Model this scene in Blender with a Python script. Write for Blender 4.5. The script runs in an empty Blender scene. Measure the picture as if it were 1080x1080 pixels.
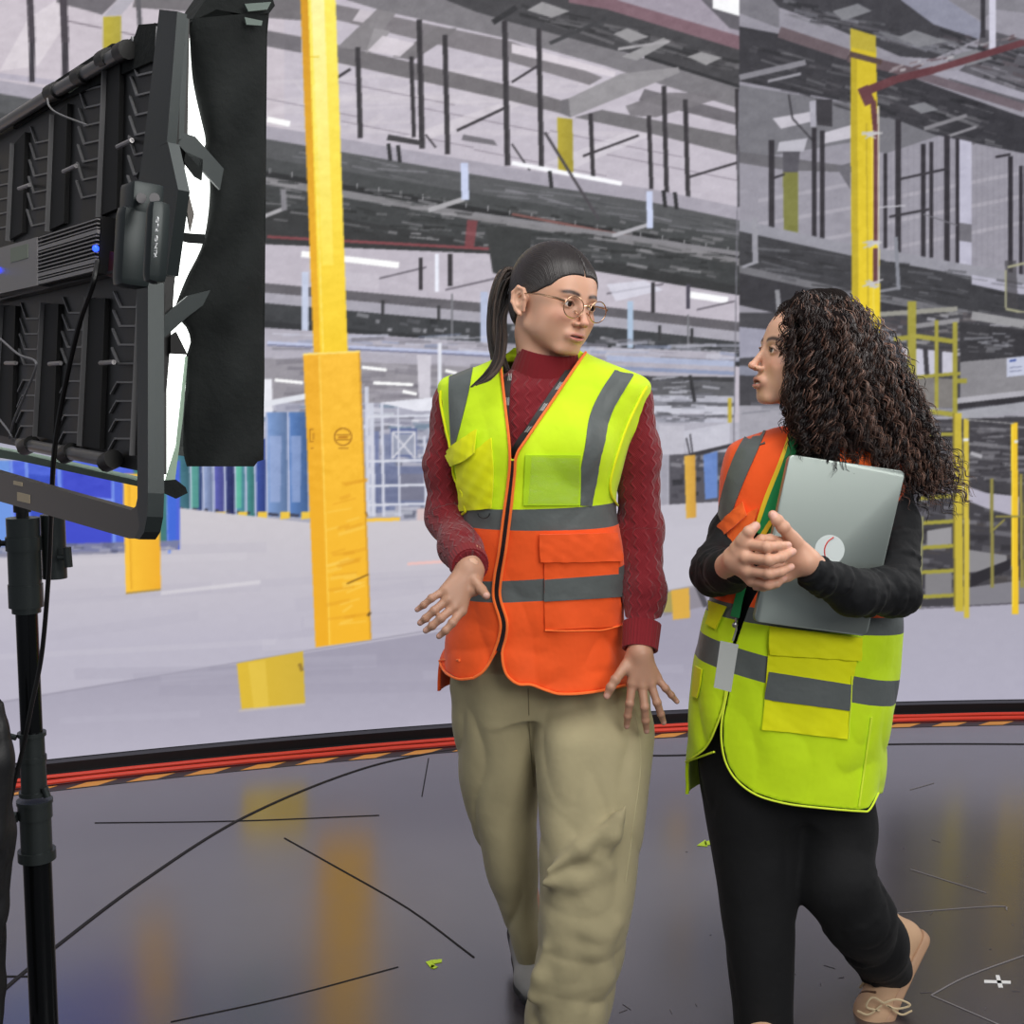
import bpy, bmesh, math, random
import numpy as np
from mathutils import Vector, Matrix
from mathutils.bvhtree import BVHTree

# ------------------------------------------------------------------ camera, light, exposure
SC = bpy.context.scene
COL = SC.collection
FPX = 1300.0
PITCH = math.atan(140 / FPX)
CAM = np.array([0.0, 0.0, 1.4])
AR = np.array([1.0, 0, 0]); AF = np.array([0, math.cos(PITCH), -math.sin(PITCH)]); AU = np.array([0, math.sin(PITCH), math.cos(PITCH)])
cd = bpy.data.cameras.new('camera'); cam = bpy.data.objects.new('camera', cd); COL.objects.link(cam)
cd.sensor_width = 36; cd.lens = 36 * FPX / 1080; cd.clip_start = 0.05; cd.clip_end = 100
cam.location = CAM; cam.rotation_euler = (math.pi / 2 - PITCH, 0, 0)
SC.camera = cam
w = bpy.data.worlds.new('world'); SC.world = w; w.use_nodes = True
w.node_tree.nodes['Background'].inputs[0].default_value = (0.62, 0.64, 0.70, 1)
w.node_tree.nodes['Background'].inputs[1].default_value = 0.32
def area(name, loc, target, sx, sy, power, col):
    l = bpy.data.lights.new(name, 'AREA'); l.shape = 'RECTANGLE'; l.size = sx; l.size_y = sy; l.energy = power; l.color = col
    o = bpy.data.objects.new(name, l); COL.objects.link(o); o.location = loc
    o.rotation_euler = (Vector(target) - Vector(loc)).to_track_quat('-Z', 'Y').to_euler()
    return o
area('studio_ceiling_light', (0.3, 1.2, 3.6), (0.3, 2.2, 0.9), 3.2, 2.0, 75, (1, 0.98, 0.95))
area('studio_front_light', (1.7, -0.7, 2.5), (0.3, 2.6, 1.1), 1.8, 1.4, 62, (1, 0.97, 0.93))
area('studio_right_light', (2.6, 3.3, 2.3), (0.4, 2.6, 1.0), 1.0, 1.4, 22, (1, 0.98, 0.95))
SC.view_settings.view_transform = 'Standard'; SC.view_settings.look = 'None'
SC.view_settings.exposure = 0.0; SC.view_settings.gamma = 1.0; SC.view_settings.use_curve_mapping = False

# ------------------------------------------------------------------ helpers
def at(px, py, Y):
    d = AF + AR * (px - 540) / FPX + AU * (540 - py) / FPX
    return CAM + d * ((Y - CAM[1]) / d[1])
def on_z(px, py, z=0.0):
    d = AF + AR * (px - 540) / FPX + AU * (540 - py) / FPX
    return CAM + d * ((z - CAM[2]) / d[2])
def proj(X, Y, Z):
    c = (Y - CAM[1]) * AF[1] + (Z - CAM[2]) * AF[2]
    u = (Y - CAM[1]) * AU[1] + (Z - CAM[2]) * AU[2]
    return 540 + FPX * (X - CAM[0]) / c, 540 - FPX * u / c
def lin(c):
    c = np.asarray(c, dtype=float) / 255.0
    return np.where(c <= 0.04045, c / 12.92, ((c + 0.055) / 1.055) ** 2.4)
def rgb(*c): return tuple(float(v) for v in lin(c)) + (1.0,)

def tag(o, label=None, cat=None, group=None, kind=None):
    if label: o['label'] = label
    if cat: o['category'] = cat
    if group: o['group'] = group
    if kind: o['kind'] = kind
    return o
def empty(name, loc, label=None, cat=None, group=None, kind=None):
    o = bpy.data.objects.new(name, None); COL.objects.link(o); o.location = loc; o.empty_display_size = 0.1
    return tag(o, label, cat, group, kind)
def link(name, me, mat=None, parent=None, smooth=True):
    if mat is not None and not me.materials: me.materials.append(mat)
    if smooth: me.polygons.foreach_set('use_smooth', [True] * len(me.polygons))
    o = bpy.data.objects.new(name, me); COL.objects.link(o)
    if parent is not None:
        o.parent = parent
        q = parent; off = Vector((0, 0, 0))
        while q is not None: off += q.location; q = q.parent
        o.location = -off            # every mesh is written in world coordinates
    return o
def pymesh(name, V, F, mat=None, parent=None, smooth=True):
    me = bpy.data.meshes.new(name); me.from_pydata([tuple(v) for v in V], [], [tuple(f) for f in F]); me.update()
    return link(name, me, mat, parent, smooth)
def npmesh(name, V, Q):
    V = np.asarray(V, dtype=np.float32); Q = np.asarray(Q, dtype=np.int32)
    me = bpy.data.meshes.new(name); k = Q.shape[1]
    me.vertices.add(len(V)); me.vertices.foreach_set('co', V.ravel())
    me.loops.add(Q.size); me.loops.foreach_set('vertex_index', Q.ravel())
    me.polygons.add(len(Q)); me.polygons.foreach_set('loop_start', np.arange(0, Q.size, k, dtype=np.int32))
    me.update(calc_edges=True); me.validate(); return me

class MB:                                   # collects shapes into one mesh
    def __init__(s): s.V = []; s.F = []
    def add(s, V, F):
        n = len(s.V); s.V += [tuple(map(float, v)) for v in V]; s.F += [tuple(i + n for i in f) for f in F]
    def box(s, c, sz, ax=None, bev=0.0):
        ax = np.eye(3) if ax is None else np.asarray(ax, float)
        c = np.asarray(c, float); h = np.asarray(sz, float) / 2
        if bev <= 0:
            V = [c + ax[0] * h[0] * i + ax[1] * h[1] * j + ax[2] * h[2] * k for i in (-1, 1) for j in (-1, 1) for k in (-1, 1)]
            s.add(V, [(0, 1, 3, 2), (4, 6, 7, 5), (0, 4, 5, 1), (2, 3, 7, 6), (0, 2, 6, 4), (1, 5, 7, 3)]); return
        bm = bmesh.new(); bmesh.ops.create_cube(bm, size=1)
        bmesh.ops.scale(bm, vec=(2 * h[0], 2 * h[1], 2 * h[2]), verts=bm.verts)
        bmesh.ops.bevel(bm, geom=bm.edges[:], offset=bev, segments=2, affect='EDGES', profile=0.6)
        V = [c + ax[0] * v.co[0] + ax[1] * v.co[1] + ax[2] * v.co[2] for v in bm.verts]
        bm.verts.index_update(); F = [[v.index for v in f.verts] for f in bm.faces]; bm.free(); s.add(V, F)
    def tube(s, pts, r, n=10, cap=True, flat=1.0, up=None):
        P = np.asarray(pts, float); m = len(P); r = np.broadcast_to(np.asarray(r, float), (m,))
        T = np.gradient(P, axis=0); T /= np.linalg.norm(T, axis=1)[:, None] + 1e-12
        u = np.array([0, 0, 1.0]) if up is None else np.asarray(up, float)
        if abs(T[0] @ u) > 0.95: u = np.array([1.0, 0, 0]) if abs(T[0][0]) < .9 else np.array([0, 1.0, 0])
        V = []
        a = u - T[0] * (T[0] @ u); a /= np.linalg.norm(a)
        for i in range(m):
            a = a - T[i] * (T[i] @ a); a /= np.linalg.norm(a) + 1e-12
            b = np.cross(T[i], a)
            for k in range(n):
                t = 2 * math.pi * k / n
                V.append(P[i] + r[i] * (math.cos(t) * a * flat + math.sin(t) * b))
        F = [(i * n + k, i * n + (k + 1) % n, (i + 1) * n + (k + 1) % n, (i + 1) * n + k) for i in range(m - 1) for k in range(n)]
        if cap: F += [tuple(range(n))[::-1], tuple((m - 1) * n + k for k in range(n))]
        s.add(V, F)
    def prism(s, pts, vec):                  # polygon of 3D points swept by vec
        n = len(pts); P = [np.asarray(p, float) for p in pts]; v = np.asarray(vec, float)
        s.add(P + [p + v for p in P], [tuple(range(n))[::-1], tuple(range(n, 2 * n))] + [(i, (i + 1) % n, n + (i + 1) % n, n + i) for i in range(n)])
    def ball(s, c, r, n=12):
        r = np.broadcast_to(np.asarray(r, float), (3,)); V = []; m = n // 2 + 1
        for i in range(m + 1):
            a = math.pi * i / m
            for k in range(n):
                t = 2 * math.pi * k / n
                V.append((c[0] + r[0] * math.sin(a) * math.cos(t), c[1] + r[1] * math.sin(a) * math.sin(t), c[2] + r[2] * math.cos(a)))
        s.add(V, [(i * n + k, (i + 1) * n + k, (i + 1) * n + (k + 1) % n, i * n + (k + 1) % n) for i in range(m) for k in range(n)])
    def build(s, name, mat=None, parent=None, smooth=True, recalc=True):
        o = pymesh(name, s.V, s.F, mat, parent, False)
        if recalc:
            bm = bmesh.new(); bm.from_mesh(o.data); bmesh.ops.remove_doubles(bm, verts=bm.verts, dist=1e-6); bmesh.ops.recalc_face_normals(bm, faces=bm.faces); bm.to_mesh(o.data); bm.free()
        if smooth:
            o.data.polygons.foreach_set('use_smooth', [True] * len(o.data.polygons))
            try: o.data.set_sharp_from_angle(angle=math.radians(38))
            except Exception: pass
        return o

def mat(name, col=(0.5, 0.5, 0.5, 1), rough=0.6, metal=0.0, spec=0.5, emit=None, est=1.0, sheen=0.0, alpha=1.0, trans=0.0, coat=0.0):
    m = bpy.data.materials.new(name); m.use_nodes = True; b = m.node_tree.nodes['Principled BSDF']
    b.inputs['Base Color'].default_value = col; b.inputs['Roughness'].default_value = rough; b.inputs['Metallic'].default_value = metal
    b.inputs['Specular IOR Level'].default_value = spec; b.inputs['Sheen Weight'].default_value = sheen
    b.inputs['Alpha'].default_value = alpha; b.inputs['Transmission Weight'].default_value = trans; b.inputs['Coat Weight'].default_value = coat
    if emit is not None: b.inputs['Emission Color'].default_value = emit; b.inputs['Emission Strength'].default_value = est
    return m
def bump(m, scale=80, strength=0.3, dist=0.002, detail=4, kind='noise', stretch=(1, 1, 1), colvar=0.0, coord='Object', rough_in=0.6):
    nt = m.node_tree; b = nt.nodes['Principled BSDF']; N = nt.nodes.new; L = nt.links.new
    tc = N('ShaderNodeTexCoord'); mp = N('ShaderNodeMapping'); mp.inputs['Scale'].default_value = stretch; L(tc.outputs[coord], mp.inputs[0])
    if kind == 'noise':
        t = N('ShaderNodeTexNoise'); t.inputs['Scale'].default_value = scale; t.inputs['Detail'].default_value = detail; t.inputs['Roughness'].default_value = rough_in; out = t.outputs['Fac']
    elif kind == 'wave':
        t = N('ShaderNodeTexWave'); t.inputs['Scale'].default_value = scale; t.inputs['Distortion'].default_value = 2.5; t.inputs['Detail'].default_value = detail; out = t.outputs['Fac']
    elif kind == 'voronoi':
        t = N('ShaderNodeTexVoronoi'); t.inputs['Scale'].default_value = scale; out = t.outputs['Distance']
    L(mp.outputs[0], t.inputs['Vector'])
    bp = N('ShaderNodeBump'); bp.inputs['Strength'].default_value = strength; bp.inputs['Distance'].default_value = dist
    if b.inputs['Normal'].links: L(b.inputs['Normal'].links[0].from_socket, bp.inputs['Normal'])
    L(out, bp.inputs['Height']); L(bp.outputs[0], b.inputs['Normal'])
    if colvar > 0:
        base = tuple(b.inputs['Base Color'].default_value); src = b.inputs['Base Color'].links[0].from_socket if b.inputs['Base Color'].links else None
        mx = N('ShaderNodeMix'); mx.data_type = 'RGBA'; mx.blend_type = 'MULTIPLY'; mx.inputs[0].default_value = 1
        rmp = N('ShaderNodeMapRange'); rmp.inputs['From Min'].default_value = 0.3; rmp.inputs['From Max'].default_value = 0.7
        rmp.inputs['To Min'].default_value = 1 - colvar; rmp.inputs['To Max'].default_value = 1 + colvar
        L(out, rmp.inputs['Value']); cc = N('ShaderNodeCombineColor')
        for k in range(3): L(rmp.outputs[0], cc.inputs[k])
        if src: L(src, mx.inputs[6])
        else: mx.inputs[6].default_value = base
        L(cc.outputs[0], mx.inputs[7]); L(mx.outputs[2], b.inputs['Base Color'])
    return m
def attrmat(m, name='Col', emit=False, strength=1.0):
    nt = m.node_tree; b = nt.nodes['Principled BSDF']; a = nt.nodes.new('ShaderNodeVertexColor'); a.layer_name = name
    if emit: nt.links.new(a.outputs[0], b.inputs['Emission Color']); b.inputs['Emission Strength'].default_value = strength
    else: nt.links.new(a.outputs[0], b.inputs['Base Color'])
    return m
def spl(pts, n=12):
    P = [np.asarray(p, float) for p in pts]; P = [2 * P[0] - P[1]] + P + [2 * P[-1] - P[-2]]; out = []
    for i in range(1, len(P) - 2):
        for k in range(n):
            t = k / n; a, b_, c, d = P[i - 1:i + 3]
            out.append(.5 * (2 * b_ + (c - a) * t + (2 * a - 5 * b_ + 4 * c - d) * t * t + (3 * b_ - a - 3 * c + d) * t ** 3))
    out.append(P[-2]); return np.array(out)
# ------------------------------------------------------------------ stage floor
WC = np.array([2.777, -6.858]); WR = 12.019          # plan circle of the curved screen
TC = np.array([2.5, -6.1]); TRR = 11.14              # plan circle of the tape lines on the floor
fm = mat('stage_floor_black', (0.05, 0.045, 0.05, 1), 0.25, 0, 1.0, coat=1.0)
fm.node_tree.nodes['Principled BSDF'].inputs['Coat Roughness'].default_value = .2
nt = fm.node_tree; b = nt.nodes['Principled BSDF']; N = nt.nodes.new; L = nt.links.new
tc = N('ShaderNodeTexCoord')
n1 = N('ShaderNodeTexNoise'); n1.inputs['Scale'].default_value = 1.3; n1.inputs['Detail'].default_value = 6; L(tc.outputs['Object'], n1.inputs['Vector'])
cr = N('ShaderNodeValToRGB'); cr.color_ramp.elements[0].position = .35; cr.color_ramp.elements[0].color = rgb(46, 42, 46); cr.color_ramp.elements[1].position = .7; cr.color_ramp.elements[1].color = rgb(60, 53, 57)
L(n1.outputs['Fac'], cr.inputs[0]); L(cr.outputs[0], b.inputs['Base Color'])
n2 = N('ShaderNodeTexNoise'); n2.inputs['Scale'].default_value = 9; n2.inputs['Detail'].default_value = 8; L(tc.outputs['Object'], n2.inputs['Vector'])
mr = N('ShaderNodeMapRange'); mr.inputs['To Min'].default_value = .19; mr.inputs['To Max'].default_value = .30; L(n2.outputs['Fac'], mr.inputs['Value']); L(mr.outputs[0], b.inputs['Roughness'])
n3 = N('ShaderNodeTexNoise'); n3.inputs['Scale'].default_value = 160; n3.inputs['Detail'].default_value = 3; L(tc.outputs['Object'], n3.inputs['Vector'])
bp = N('ShaderNodeBump'); bp.inputs['Strength'].default_value = .12; bp.inputs['Distance'].default_value = .002; L(n3.outputs['Fac'], bp.inputs['Height']); L(bp.outputs[0], b.inputs['Normal'])
m = MB(); m.box((0.5, 2.0, -0.05), (13, 11, 0.1)); tag(m.build('floor', fm, smooth=False), kind='structure')
dark = mat('black_joint', rgb(14, 13, 14), .7)
pale = mat('pale_scuff', rgb(128, 124, 126), .7)
def strip(pts, wd, z0, z1, m):                        # flat band along floor points
    P = np.asarray([(p[0], p[1]) for p in pts], float); T = np.gradient(P, axis=0); T /= np.linalg.norm(T, axis=1)[:, None]
    Nn = np.stack([-T[:, 1], T[:, 0]], 1) * wd / 2; V = []; F = []
    for i in range(len(P)):
        for q, z in ((P[i] - Nn[i], z0), (P[i] + Nn[i], z0), (P[i] + Nn[i], z1), (P[i] - Nn[i], z1)): V.append((q[0], q[1], z))
    for i in range(len(P) - 1):
        for k in range(4): F.append((i * 4 + k, i * 4 + (k + 1) % 4, i * 4 + 4 + (k + 1) % 4, i * 4 + 4 + k))
    n = len(P) * 4; F += [(0, 1, 2, 3), (n - 1, n - 2, n - 3, n - 4)]
    m.add(V, F)
def fline(px, n=12): return spl([on_z(*p)[:2] for p in px], n)
m = MB()
strip(fline([(-60, 1110), (0, 1048), (60, 998), (150, 930), (250, 866), (350, 822), (430, 799), (520, 789), (700, 797), (900, 786), (1080, 785), (1200, 788)]), .010, .0005, .0022, m)
strip(fline([(300, 884), (350, 912), (430, 958), (500, 1010)], 4), .004, .0005, .0018, m)
strip(fline([(100, 868), (250, 866), (400, 860)], 4), .004, .0005, .0018, m)
strip(fline([(445, 840), (452, 800)], 4), .004, .0005, .0018, m)
strip(fline([(0, 1030), (30, 1030)], 4), .005, .0005, .0018, m)
strip(fline([(180, 1078), (300, 1052), (420, 1020)], 4), .003, .0005, .0015, m)
tag(m.build('trim_1', dark), kind='structure')
m = MB()
for s_ in ([(982, 1050), (1020, 1030), (1080, 1008)], [(982, 1050), (1040, 1075), (1090, 1098)], [(940, 964), (1050, 956), (1062, 960)], [(960, 917), (1040, 942)], [(960, 833), (985, 826)]):
    strip(fline(s_, 4), .0035, .0005, .0014, m)
tag(m.build('trim_2', pale), kind='structure')
rnd = random.Random(5)
m = MB()
for _ in range(34):
    x, y = rnd.uniform(560, 1075), rnd.uniform(860, 1078); c = on_z(x, y); a = rnd.uniform(0, 3.14); l_ = rnd.uniform(.003, .03)
    strip([c[:2], c[:2] + .5 * l_ * np.array([math.cos(a), math.sin(a)]), c[:2] + l_ * np.array([math.cos(a), math.sin(a)])], .0013, .0004, .0011, m)
tag(m.build('floor_scuffs', mat('scuff_grey', rgb(92, 88, 92), .5)), 'fine pale scuffs and scratches worn into the black stage floor', 'scuffs', kind='stuff')

def arc(cen, R, a0, a1, n):
    t = np.radians(np.linspace(a0, a1, n)); return np.stack([cen[0] + R * np.cos(t), cen[1] + R * np.sin(t)], 1)
kerb = mat('black_kerb', rgb(20, 20, 22), .45)
m = MB(); strip(arc(WC, WR + .02, 62, 121, 70), .14, 0.0, .040, m); tag(m.build('trim_3', kerb), kind='structure')
m = MB(); strip(arc(WC, WR - .07, 62, 121, 70), .04, 0.0005, .006, m); tag(m.build('trim_4', mat('kerb_rail', rgb(48, 47, 50), .4, .3)), kind='structure')
red = mat('red_orange_cable', rgb(240, 66, 40), .45)
for k, (dr, rr, lb) in enumerate(((-.105, .0075, 'red cable running along the screen foot, the line nearer the screen'), (-.165, .0085, 'red orange cable running along the screen foot, the line nearer the camera'))):
    a = arc(WC, WR + dr, 62, 121, 90); a = np.c_[a, np.full(len(a), rr + .0006)]
    a[:, :2] += np.random.RandomState(k).randn(len(a), 2) * .002
    m = MB(); m.tube(a, rr, 8); tag(m.build('floor_cable', red), lb, 'cable', 'red cables along the foot of the screen')
hz = empty('hazard_tape', (0, 0, 0), 'black floor tape with slanted orange yellow dashes in front of the red cables', 'tape')
hz.location = (WC[0] + (WR - .27) * math.cos(math.radians(104)), WC[1] + (WR - .27) * math.sin(math.radians(104)), 0)
m = MB(); strip(arc(WC, WR - .215, 62, 121, 90), .055, .0004, .0012, m); m.build('tape_base', mat('tape_black', rgb(44, 40, 43), .5), hz)
m = MB(); ys = []
step = math.degrees(.20 / WR)
for k in range(int(59 / step)):
    a0 = 62 + k * step
    q = [arc(WC, WR - .192, a0, a0, 1)[0], arc(WC, WR - .192, a0 + step * .52, a0 + step * .52, 1)[0], arc(WC, WR - .238, a0 + step * .86, a0 + step * .86, 1)[0], arc(WC, WR - .238, a0 + step * .34, a0 + step * .34, 1)[0]]
    m.prism([(p[0], p[1], .0013) for p in q], (0, 0, .0006))
m.build('hazard_dashes', mat('tape_amber', rgb(240, 164, 66), .5), hz, smooth=False)
# small tape marks
lime = mat('tape_lime', rgb(196, 228, 40), .5); whit = mat('tape_white', rgb(225, 225, 225), .5)
def mark(pieces, mt, label):
    m = MB()
    for p in pieces:
        q = [on_z(*a) for a in p]; m.prism([(c[0], c[1], .0006) for c in q], (0, 0, .0008))
    tag(m.build('tape_mark', mt, smooth=False), label, 'tape mark', 'tape marks on the floor')
mark([[(449, 1015), (455, 1013), (459, 1019), (455, 1022)], [(455, 1013), (466, 1012), (466, 1015), (457, 1017)], [(455, 1018), (462, 1020), (458, 1022), (454, 1021)]], lime, 'lime green arrow of tape on the floor left of the khaki trousers')
mark([[(735, 892), (744, 886), (746, 893)], [(743, 888), (748, 887), (749, 891), (744, 892)]], lime, 'small lime tape arrow on the floor beside the black trousers, on their left')
mark([[(911, 881), (921, 881), (921, 885), (911, 885)], [(911, 880), (916, 880), (913, 886), (910, 886)]], lime, 'small lime tape piece on the floor just right of the black trousers')
mark([[(1038, 1034), (1066, 1035), (1066, 1038), (1038, 1037)], [(1050, 1029), (1054, 1029), (1058, 1042), (1053, 1042)]], whit, 'white tape cross on the floor in the lower right corner')

# ------------------------------------------------------------------ the picture shown on the screen
IW, IH, SS = 1080, 800, 2
IMG = np.zeros((IH * SS, IW * SS, 3), np.float32); IDB = np.zeros((IH * SS, IW * SS), np.int8)
def poly(pts, col, col2=None, a=1.0, idn=None, c0=None, c1=None):
    P = np.asarray(pts, float); x0, y0 = P.min(0); x1, y1 = P.max(0)
    i0, i1 = max(0, int(y0 * SS)), min(IH * SS, int(y1 * SS) + 2); j0, j1 = max(0, int(x0 * SS)), min(IW * SS, int(x1 * SS) + 2)
    if i0 >= i1 or j0 >= j1: return
    yy = (np.arange(i0, i1) + .5)[:, None] / SS; xx = (np.arange(j0, j1) + .5)[None, :] / SS
    ins = np.zeros((i1 - i0, j1 - j0), bool); n = len(P)
    for k in range(n):
        xa, ya = P[k]; xb, yb = P[(k + 1) % n]
        if ya == yb: continue
        c = ((ya > yy) != (yb > yy)) & (xx < (xb - xa) * (yy - ya) / (yb - ya) + xa); ins ^= c
    C = np.asarray(col, np.float32)[None, None, :]
    if col2 is not None:                               # gradient from point c0 to c1
        c0 = c0 or (x0, y0); c1 = c1 or (x0, y1); d = np.array(c1, float) - c0
        t = np.clip(((xx - c0[0]) * d[0] + (yy - c0[1]) * d[1]) / (d @ d), 0, 1)[..., None]; C = C * (1 - t) + np.asarray(col2, np.float32) * t
    sub = IMG[i0:i1, j0:j1]; mk = ins[..., None] * a; sub[:] = sub * (1 - mk) + C * mk
    if idn is not None: IDB[i0:i1, j0:j1][ins] = idn
def line(x0, y0, x1, y1, w_, col, a=1.0, idn=None):
    d = np.array([x1 - x0, y1 - y0], float); d /= np.linalg.norm(d) + 1e-9; n = np.array([-d[1], d[0]]) * w_ / 2
    poly([(x0 + n[0], y0 + n[1]), (x1 + n[0], y1 + n[1]), (x1 - n[0], y1 - n[1]), (x0 - n[0], y0 - n[1])], col, a=a, idn=idn)
def band(top, bot, col, a=1.0, idn=None): poly(list(top) + list(bot)[::-1], col, a=a, idn=idn)
R_ = np.random.RandomState(3)
def clutter(x0, y0, x1, y1, slope, n, cols, l=(6, 40), wd=(1, 4), a=.8):
    for _ in range(n):
        x = R_.uniform(x0, x1); y = R_.uniform(y0, y1) + slope * (x - x0); L_ = R_.uniform(*l)
        line(x, y, x + L_, y + L_ * (slope + R_.uniform(-.12, .12)), R_.uniform(*wd), cols[R_.randint(len(cols))], a * R_.uniform(.5, 1))
# base: hall ceiling of the bright inner part and of the darker outer part
poly([(0, 0), (1080, 0), (1080, 800), (0, 800)], (194, 187, 198))
poly([(0, 0), (300, 0), (300, 200), (0, 200)], (200, 191, 200))
for k in range(14): line(R_.uniform(0, 700), R_.uniform(80, 160), R_.uniform(0, 700) + 200, R_.uniform(60, 180), R_.uniform(1, 8), (212, 205, 212), .35)
for k, (x, y) in enumerate(((300, 108), (420, 140), (560, 170), (640, 150), (400, 95), (500, 125), (700, 175))):
    line(x - 60, y - 12, x + 80, y + 16, 1.2, (135, 126, 138), .7)
poly([(410, 150), (560, 98), (580, 100), (440, 152)], (214, 207, 214), a=.6); poly([(560, 178), (660, 140), (690, 142), (600, 180)], (216, 210, 218), a=.6)
poly([(0, 75), (30, 20), (60, 0), (75, 0), (70, 25), (40, 70)], (222, 214, 220), a=.7)
line(0, 80, 160, 102, 6, (180, 174, 188)); line(0, 92, 60, 104, 10, (215, 212, 222)); line(0, 104, 200, 132, 9, (160, 156, 168))
poly([(0, 96), (9, 96), (8, 132), (0, 132)], (225, 228, 245))
poly([(60, 0), (124, 0), (108, 16), (95, 12), (60, 3)], (108, 104, 110)); poly([(124, 0), (142, 0), (128, 16), (110, 17)], (176, 172, 182)); poly([(142, 0), (320, 0), (320, 22), (140, 8)], (112, 108, 112))
line(70, 22, 108, 30, 1.5, (130, 120, 130)); line(128, 34, 145, 38, 1.5, (130, 120, 130))
for x, y1, w_ in ((33, 87, 7), (68, 82, 8)):
    line(x - 1, 0, x + 1, 45, w_, (66, 60, 68)); line(x + 1, 45, x + 1, y1, w_ - 1, (54, 50, 58))
line(146, 0, 148, 30, 5, (90, 88, 94))
poly([(109, 18), (128, 17), (128, 60), (109, 60)], (186, 170, 52), (170, 158, 60), idn=2, c0=(109, 0), c1=(130, 0))
# ceiling joists left
DG = (112, 108, 114); DK = (50, 47, 52)
band([(280, 32), (318, 39)], [(280, 49), (318, 56)], DG); band([(350, 46), (540, 91), (592, 106)], [(350, 65), (540, 107), (592, 120)], (112, 108, 112))
band([(350, 4), (540, 44), (636, 82)], [(350, 20), (540, 66), (622, 90)], (126, 121, 126))
poly([(365, 0), (480, 0), (560, 28), (652, 54), (785, 92), (790, 118), (700, 90), (640, 70), (540, 42), (405, 12)], (122, 119, 124))
band([(540, 46), (650, 76)], [(540, 56), (648, 82)], (216, 208, 216)); band([(380, 10), (400, 14)], [(372, 22), (392, 26)], (200, 192, 200))
poly([(398, 10), (418, 14), (388, 54), (356, 50)], (134, 130, 134)); poly([(460, 30), (482, 30), (476, 38), (436, 64), (414, 60)], (120, 116, 120)); poly([(395, 30), (412, 33), (398, 54), (386, 56)], (152, 148, 152))
poly([(404, 38), (438, 46), (422, 60), (388, 54)], (214, 206, 214), a=.9)
poly([(470, 0), (632, 0), (660, 8), (810, 60), (810, 100), (785, 91), (680, 60), (652, 54), (540, 24), (500, 12)], (66, 65, 69))
band([(600, 0), (650, 0), (810, 46)], [(600, 3), (640, 10), (810, 62)], (126, 98, 108)); poly([(650, 0), (740, 0), (800, 20), (800, 44)], (160, 152, 165))
clutter(545, 2, 780, 16, .26, 90, [(40, 40, 43), (90, 88, 92), (110, 108, 112), (52, 52, 56)], (8, 50), (1, 4))
for q in ([(572, 2), (601, 12), (582, 19), (556, 11)], [(662, 30), (685, 39), (665, 45), (647, 36)], [(740, 55), (762, 61), (745, 69), (725, 60)], [(700, 40), (708, 44), (672, 64), (656, 60)]): poly(q, (152, 150, 153))
line(652, 52, 706, 44, 3, (165, 162, 166)); line(580, 46, 640, 20, 4, (60, 60, 64)); line(680, 60, 785, 93, 3.5, (42, 42, 46)); line(520, 24, 545, 8, 6, (44, 44, 48))
poly([(680, 94), (780, 120), (780, 133), (674, 106)], (110, 106, 112)); poly([(635, 116), (810, 150), (810, 172), (690, 142), (606, 124)], (112, 109, 113))
poly([(600, 104), (655, 78), (716, 71), (717, 77), (602, 124), (592, 120)], (148, 145, 149)); poly([(592, 106), (600, 104), (602, 124), (592, 120)], (110, 107, 112))
poly([(660, 112), (700, 98), (742, 98), (760, 104), (692, 124), (665, 122)], (118, 114, 119), a=.9)
poly([(740, 0), (752, 0), (752, 9), (783, 18), (783, 0), (810, 0), (810, 40), (770, 30)], (82, 80, 86), a=.8)
poly([(752, 0), (783, 0), (783, 18), (752, 9)], (250, 250, 252))
poly([(588, 124), (604, 126), (605, 184), (589, 182)], (182, 166, 52), (160, 146, 48), idn=3, c0=(588, 0), c1=(605, 0))
for x, y0, y1, w_ in ((379, 50, 146, 5.5), (435.5, 60, 145, 4.5), (444, 21, 157, 6), (471, 37, 163, 5.5), (534, 22, 175, 6), (570, 30, 178, 5.5), (624.5, 120, 191, 4.5), (686, 122, 200, 4.5), (702, 91, 206, 5), (724.5, 105, 210, 5), (780, 94, 222, 6.5)):
    line(x - 1.5, y0, x + 1.5, y1, w_, DK); line(x + 1, y0, x + 3, y1, 1, (96, 92, 98), .6)
for q in ((482, 138, 533, 114, 3), (356, 82, 370, 73, 3), (540, 87, 567, 70, 2.5), (615, 165, 674, 143, 2.5), (727, 187, 777, 172, 2.5), (540, 152, 576, 205, 2), (449, 142, 460, 156, 2)): line(*q, (58, 54, 60))
# steel walkway crossing the hall
WT = [(-5, 84), (282, 133), (540, 177), (690, 200), (782, 219)]
def off(P, d): return [(x, y + d) for x, y in P]
for x in (412, 491): poly([(x - 2, 142), (x + 30, 148), (x + 34, 154), (x - 4, 148)], (60, 58, 62), a=.6 if x > 450 else 1)
band(WT, off(WT, 14), (166, 161, 173)); band(off(WT, 14), off(WT, 36), (84, 85, 88)); band(off(WT, 34), off(WT, 48), (66, 68, 70)); band(off(WT, 48), off(WT, 54), (34, 35, 38))
band(off(WT, 54), off(WT, 62), (128, 126, 130)); band(off(WT, 62), off(WT, 84), (58, 60, 62))
line(282, 126, 306, 131, 6, (255, 255, 255)); line(540, 172, 656, 194, 4.5, (250, 250, 255))
band(off(WT, 84), [(-5, 206), (282, 258), (520, 268), (782, 312)], (48, 49, 51))
for x in np.arange(285, 780, 23): line(x, 133 + (x - 282) * .172 + 44, x, 133 + (x - 282) * .172 + 50, 1.5, (170, 168, 172))
clutter(0, 148, 760, 197, .13, 400, [(38, 40, 41), (92, 92, 94), (130, 128, 132), (70, 72, 74), (30, 32, 33), (150, 148, 152)], (5, 32), (1, 3.5), .75)
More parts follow.
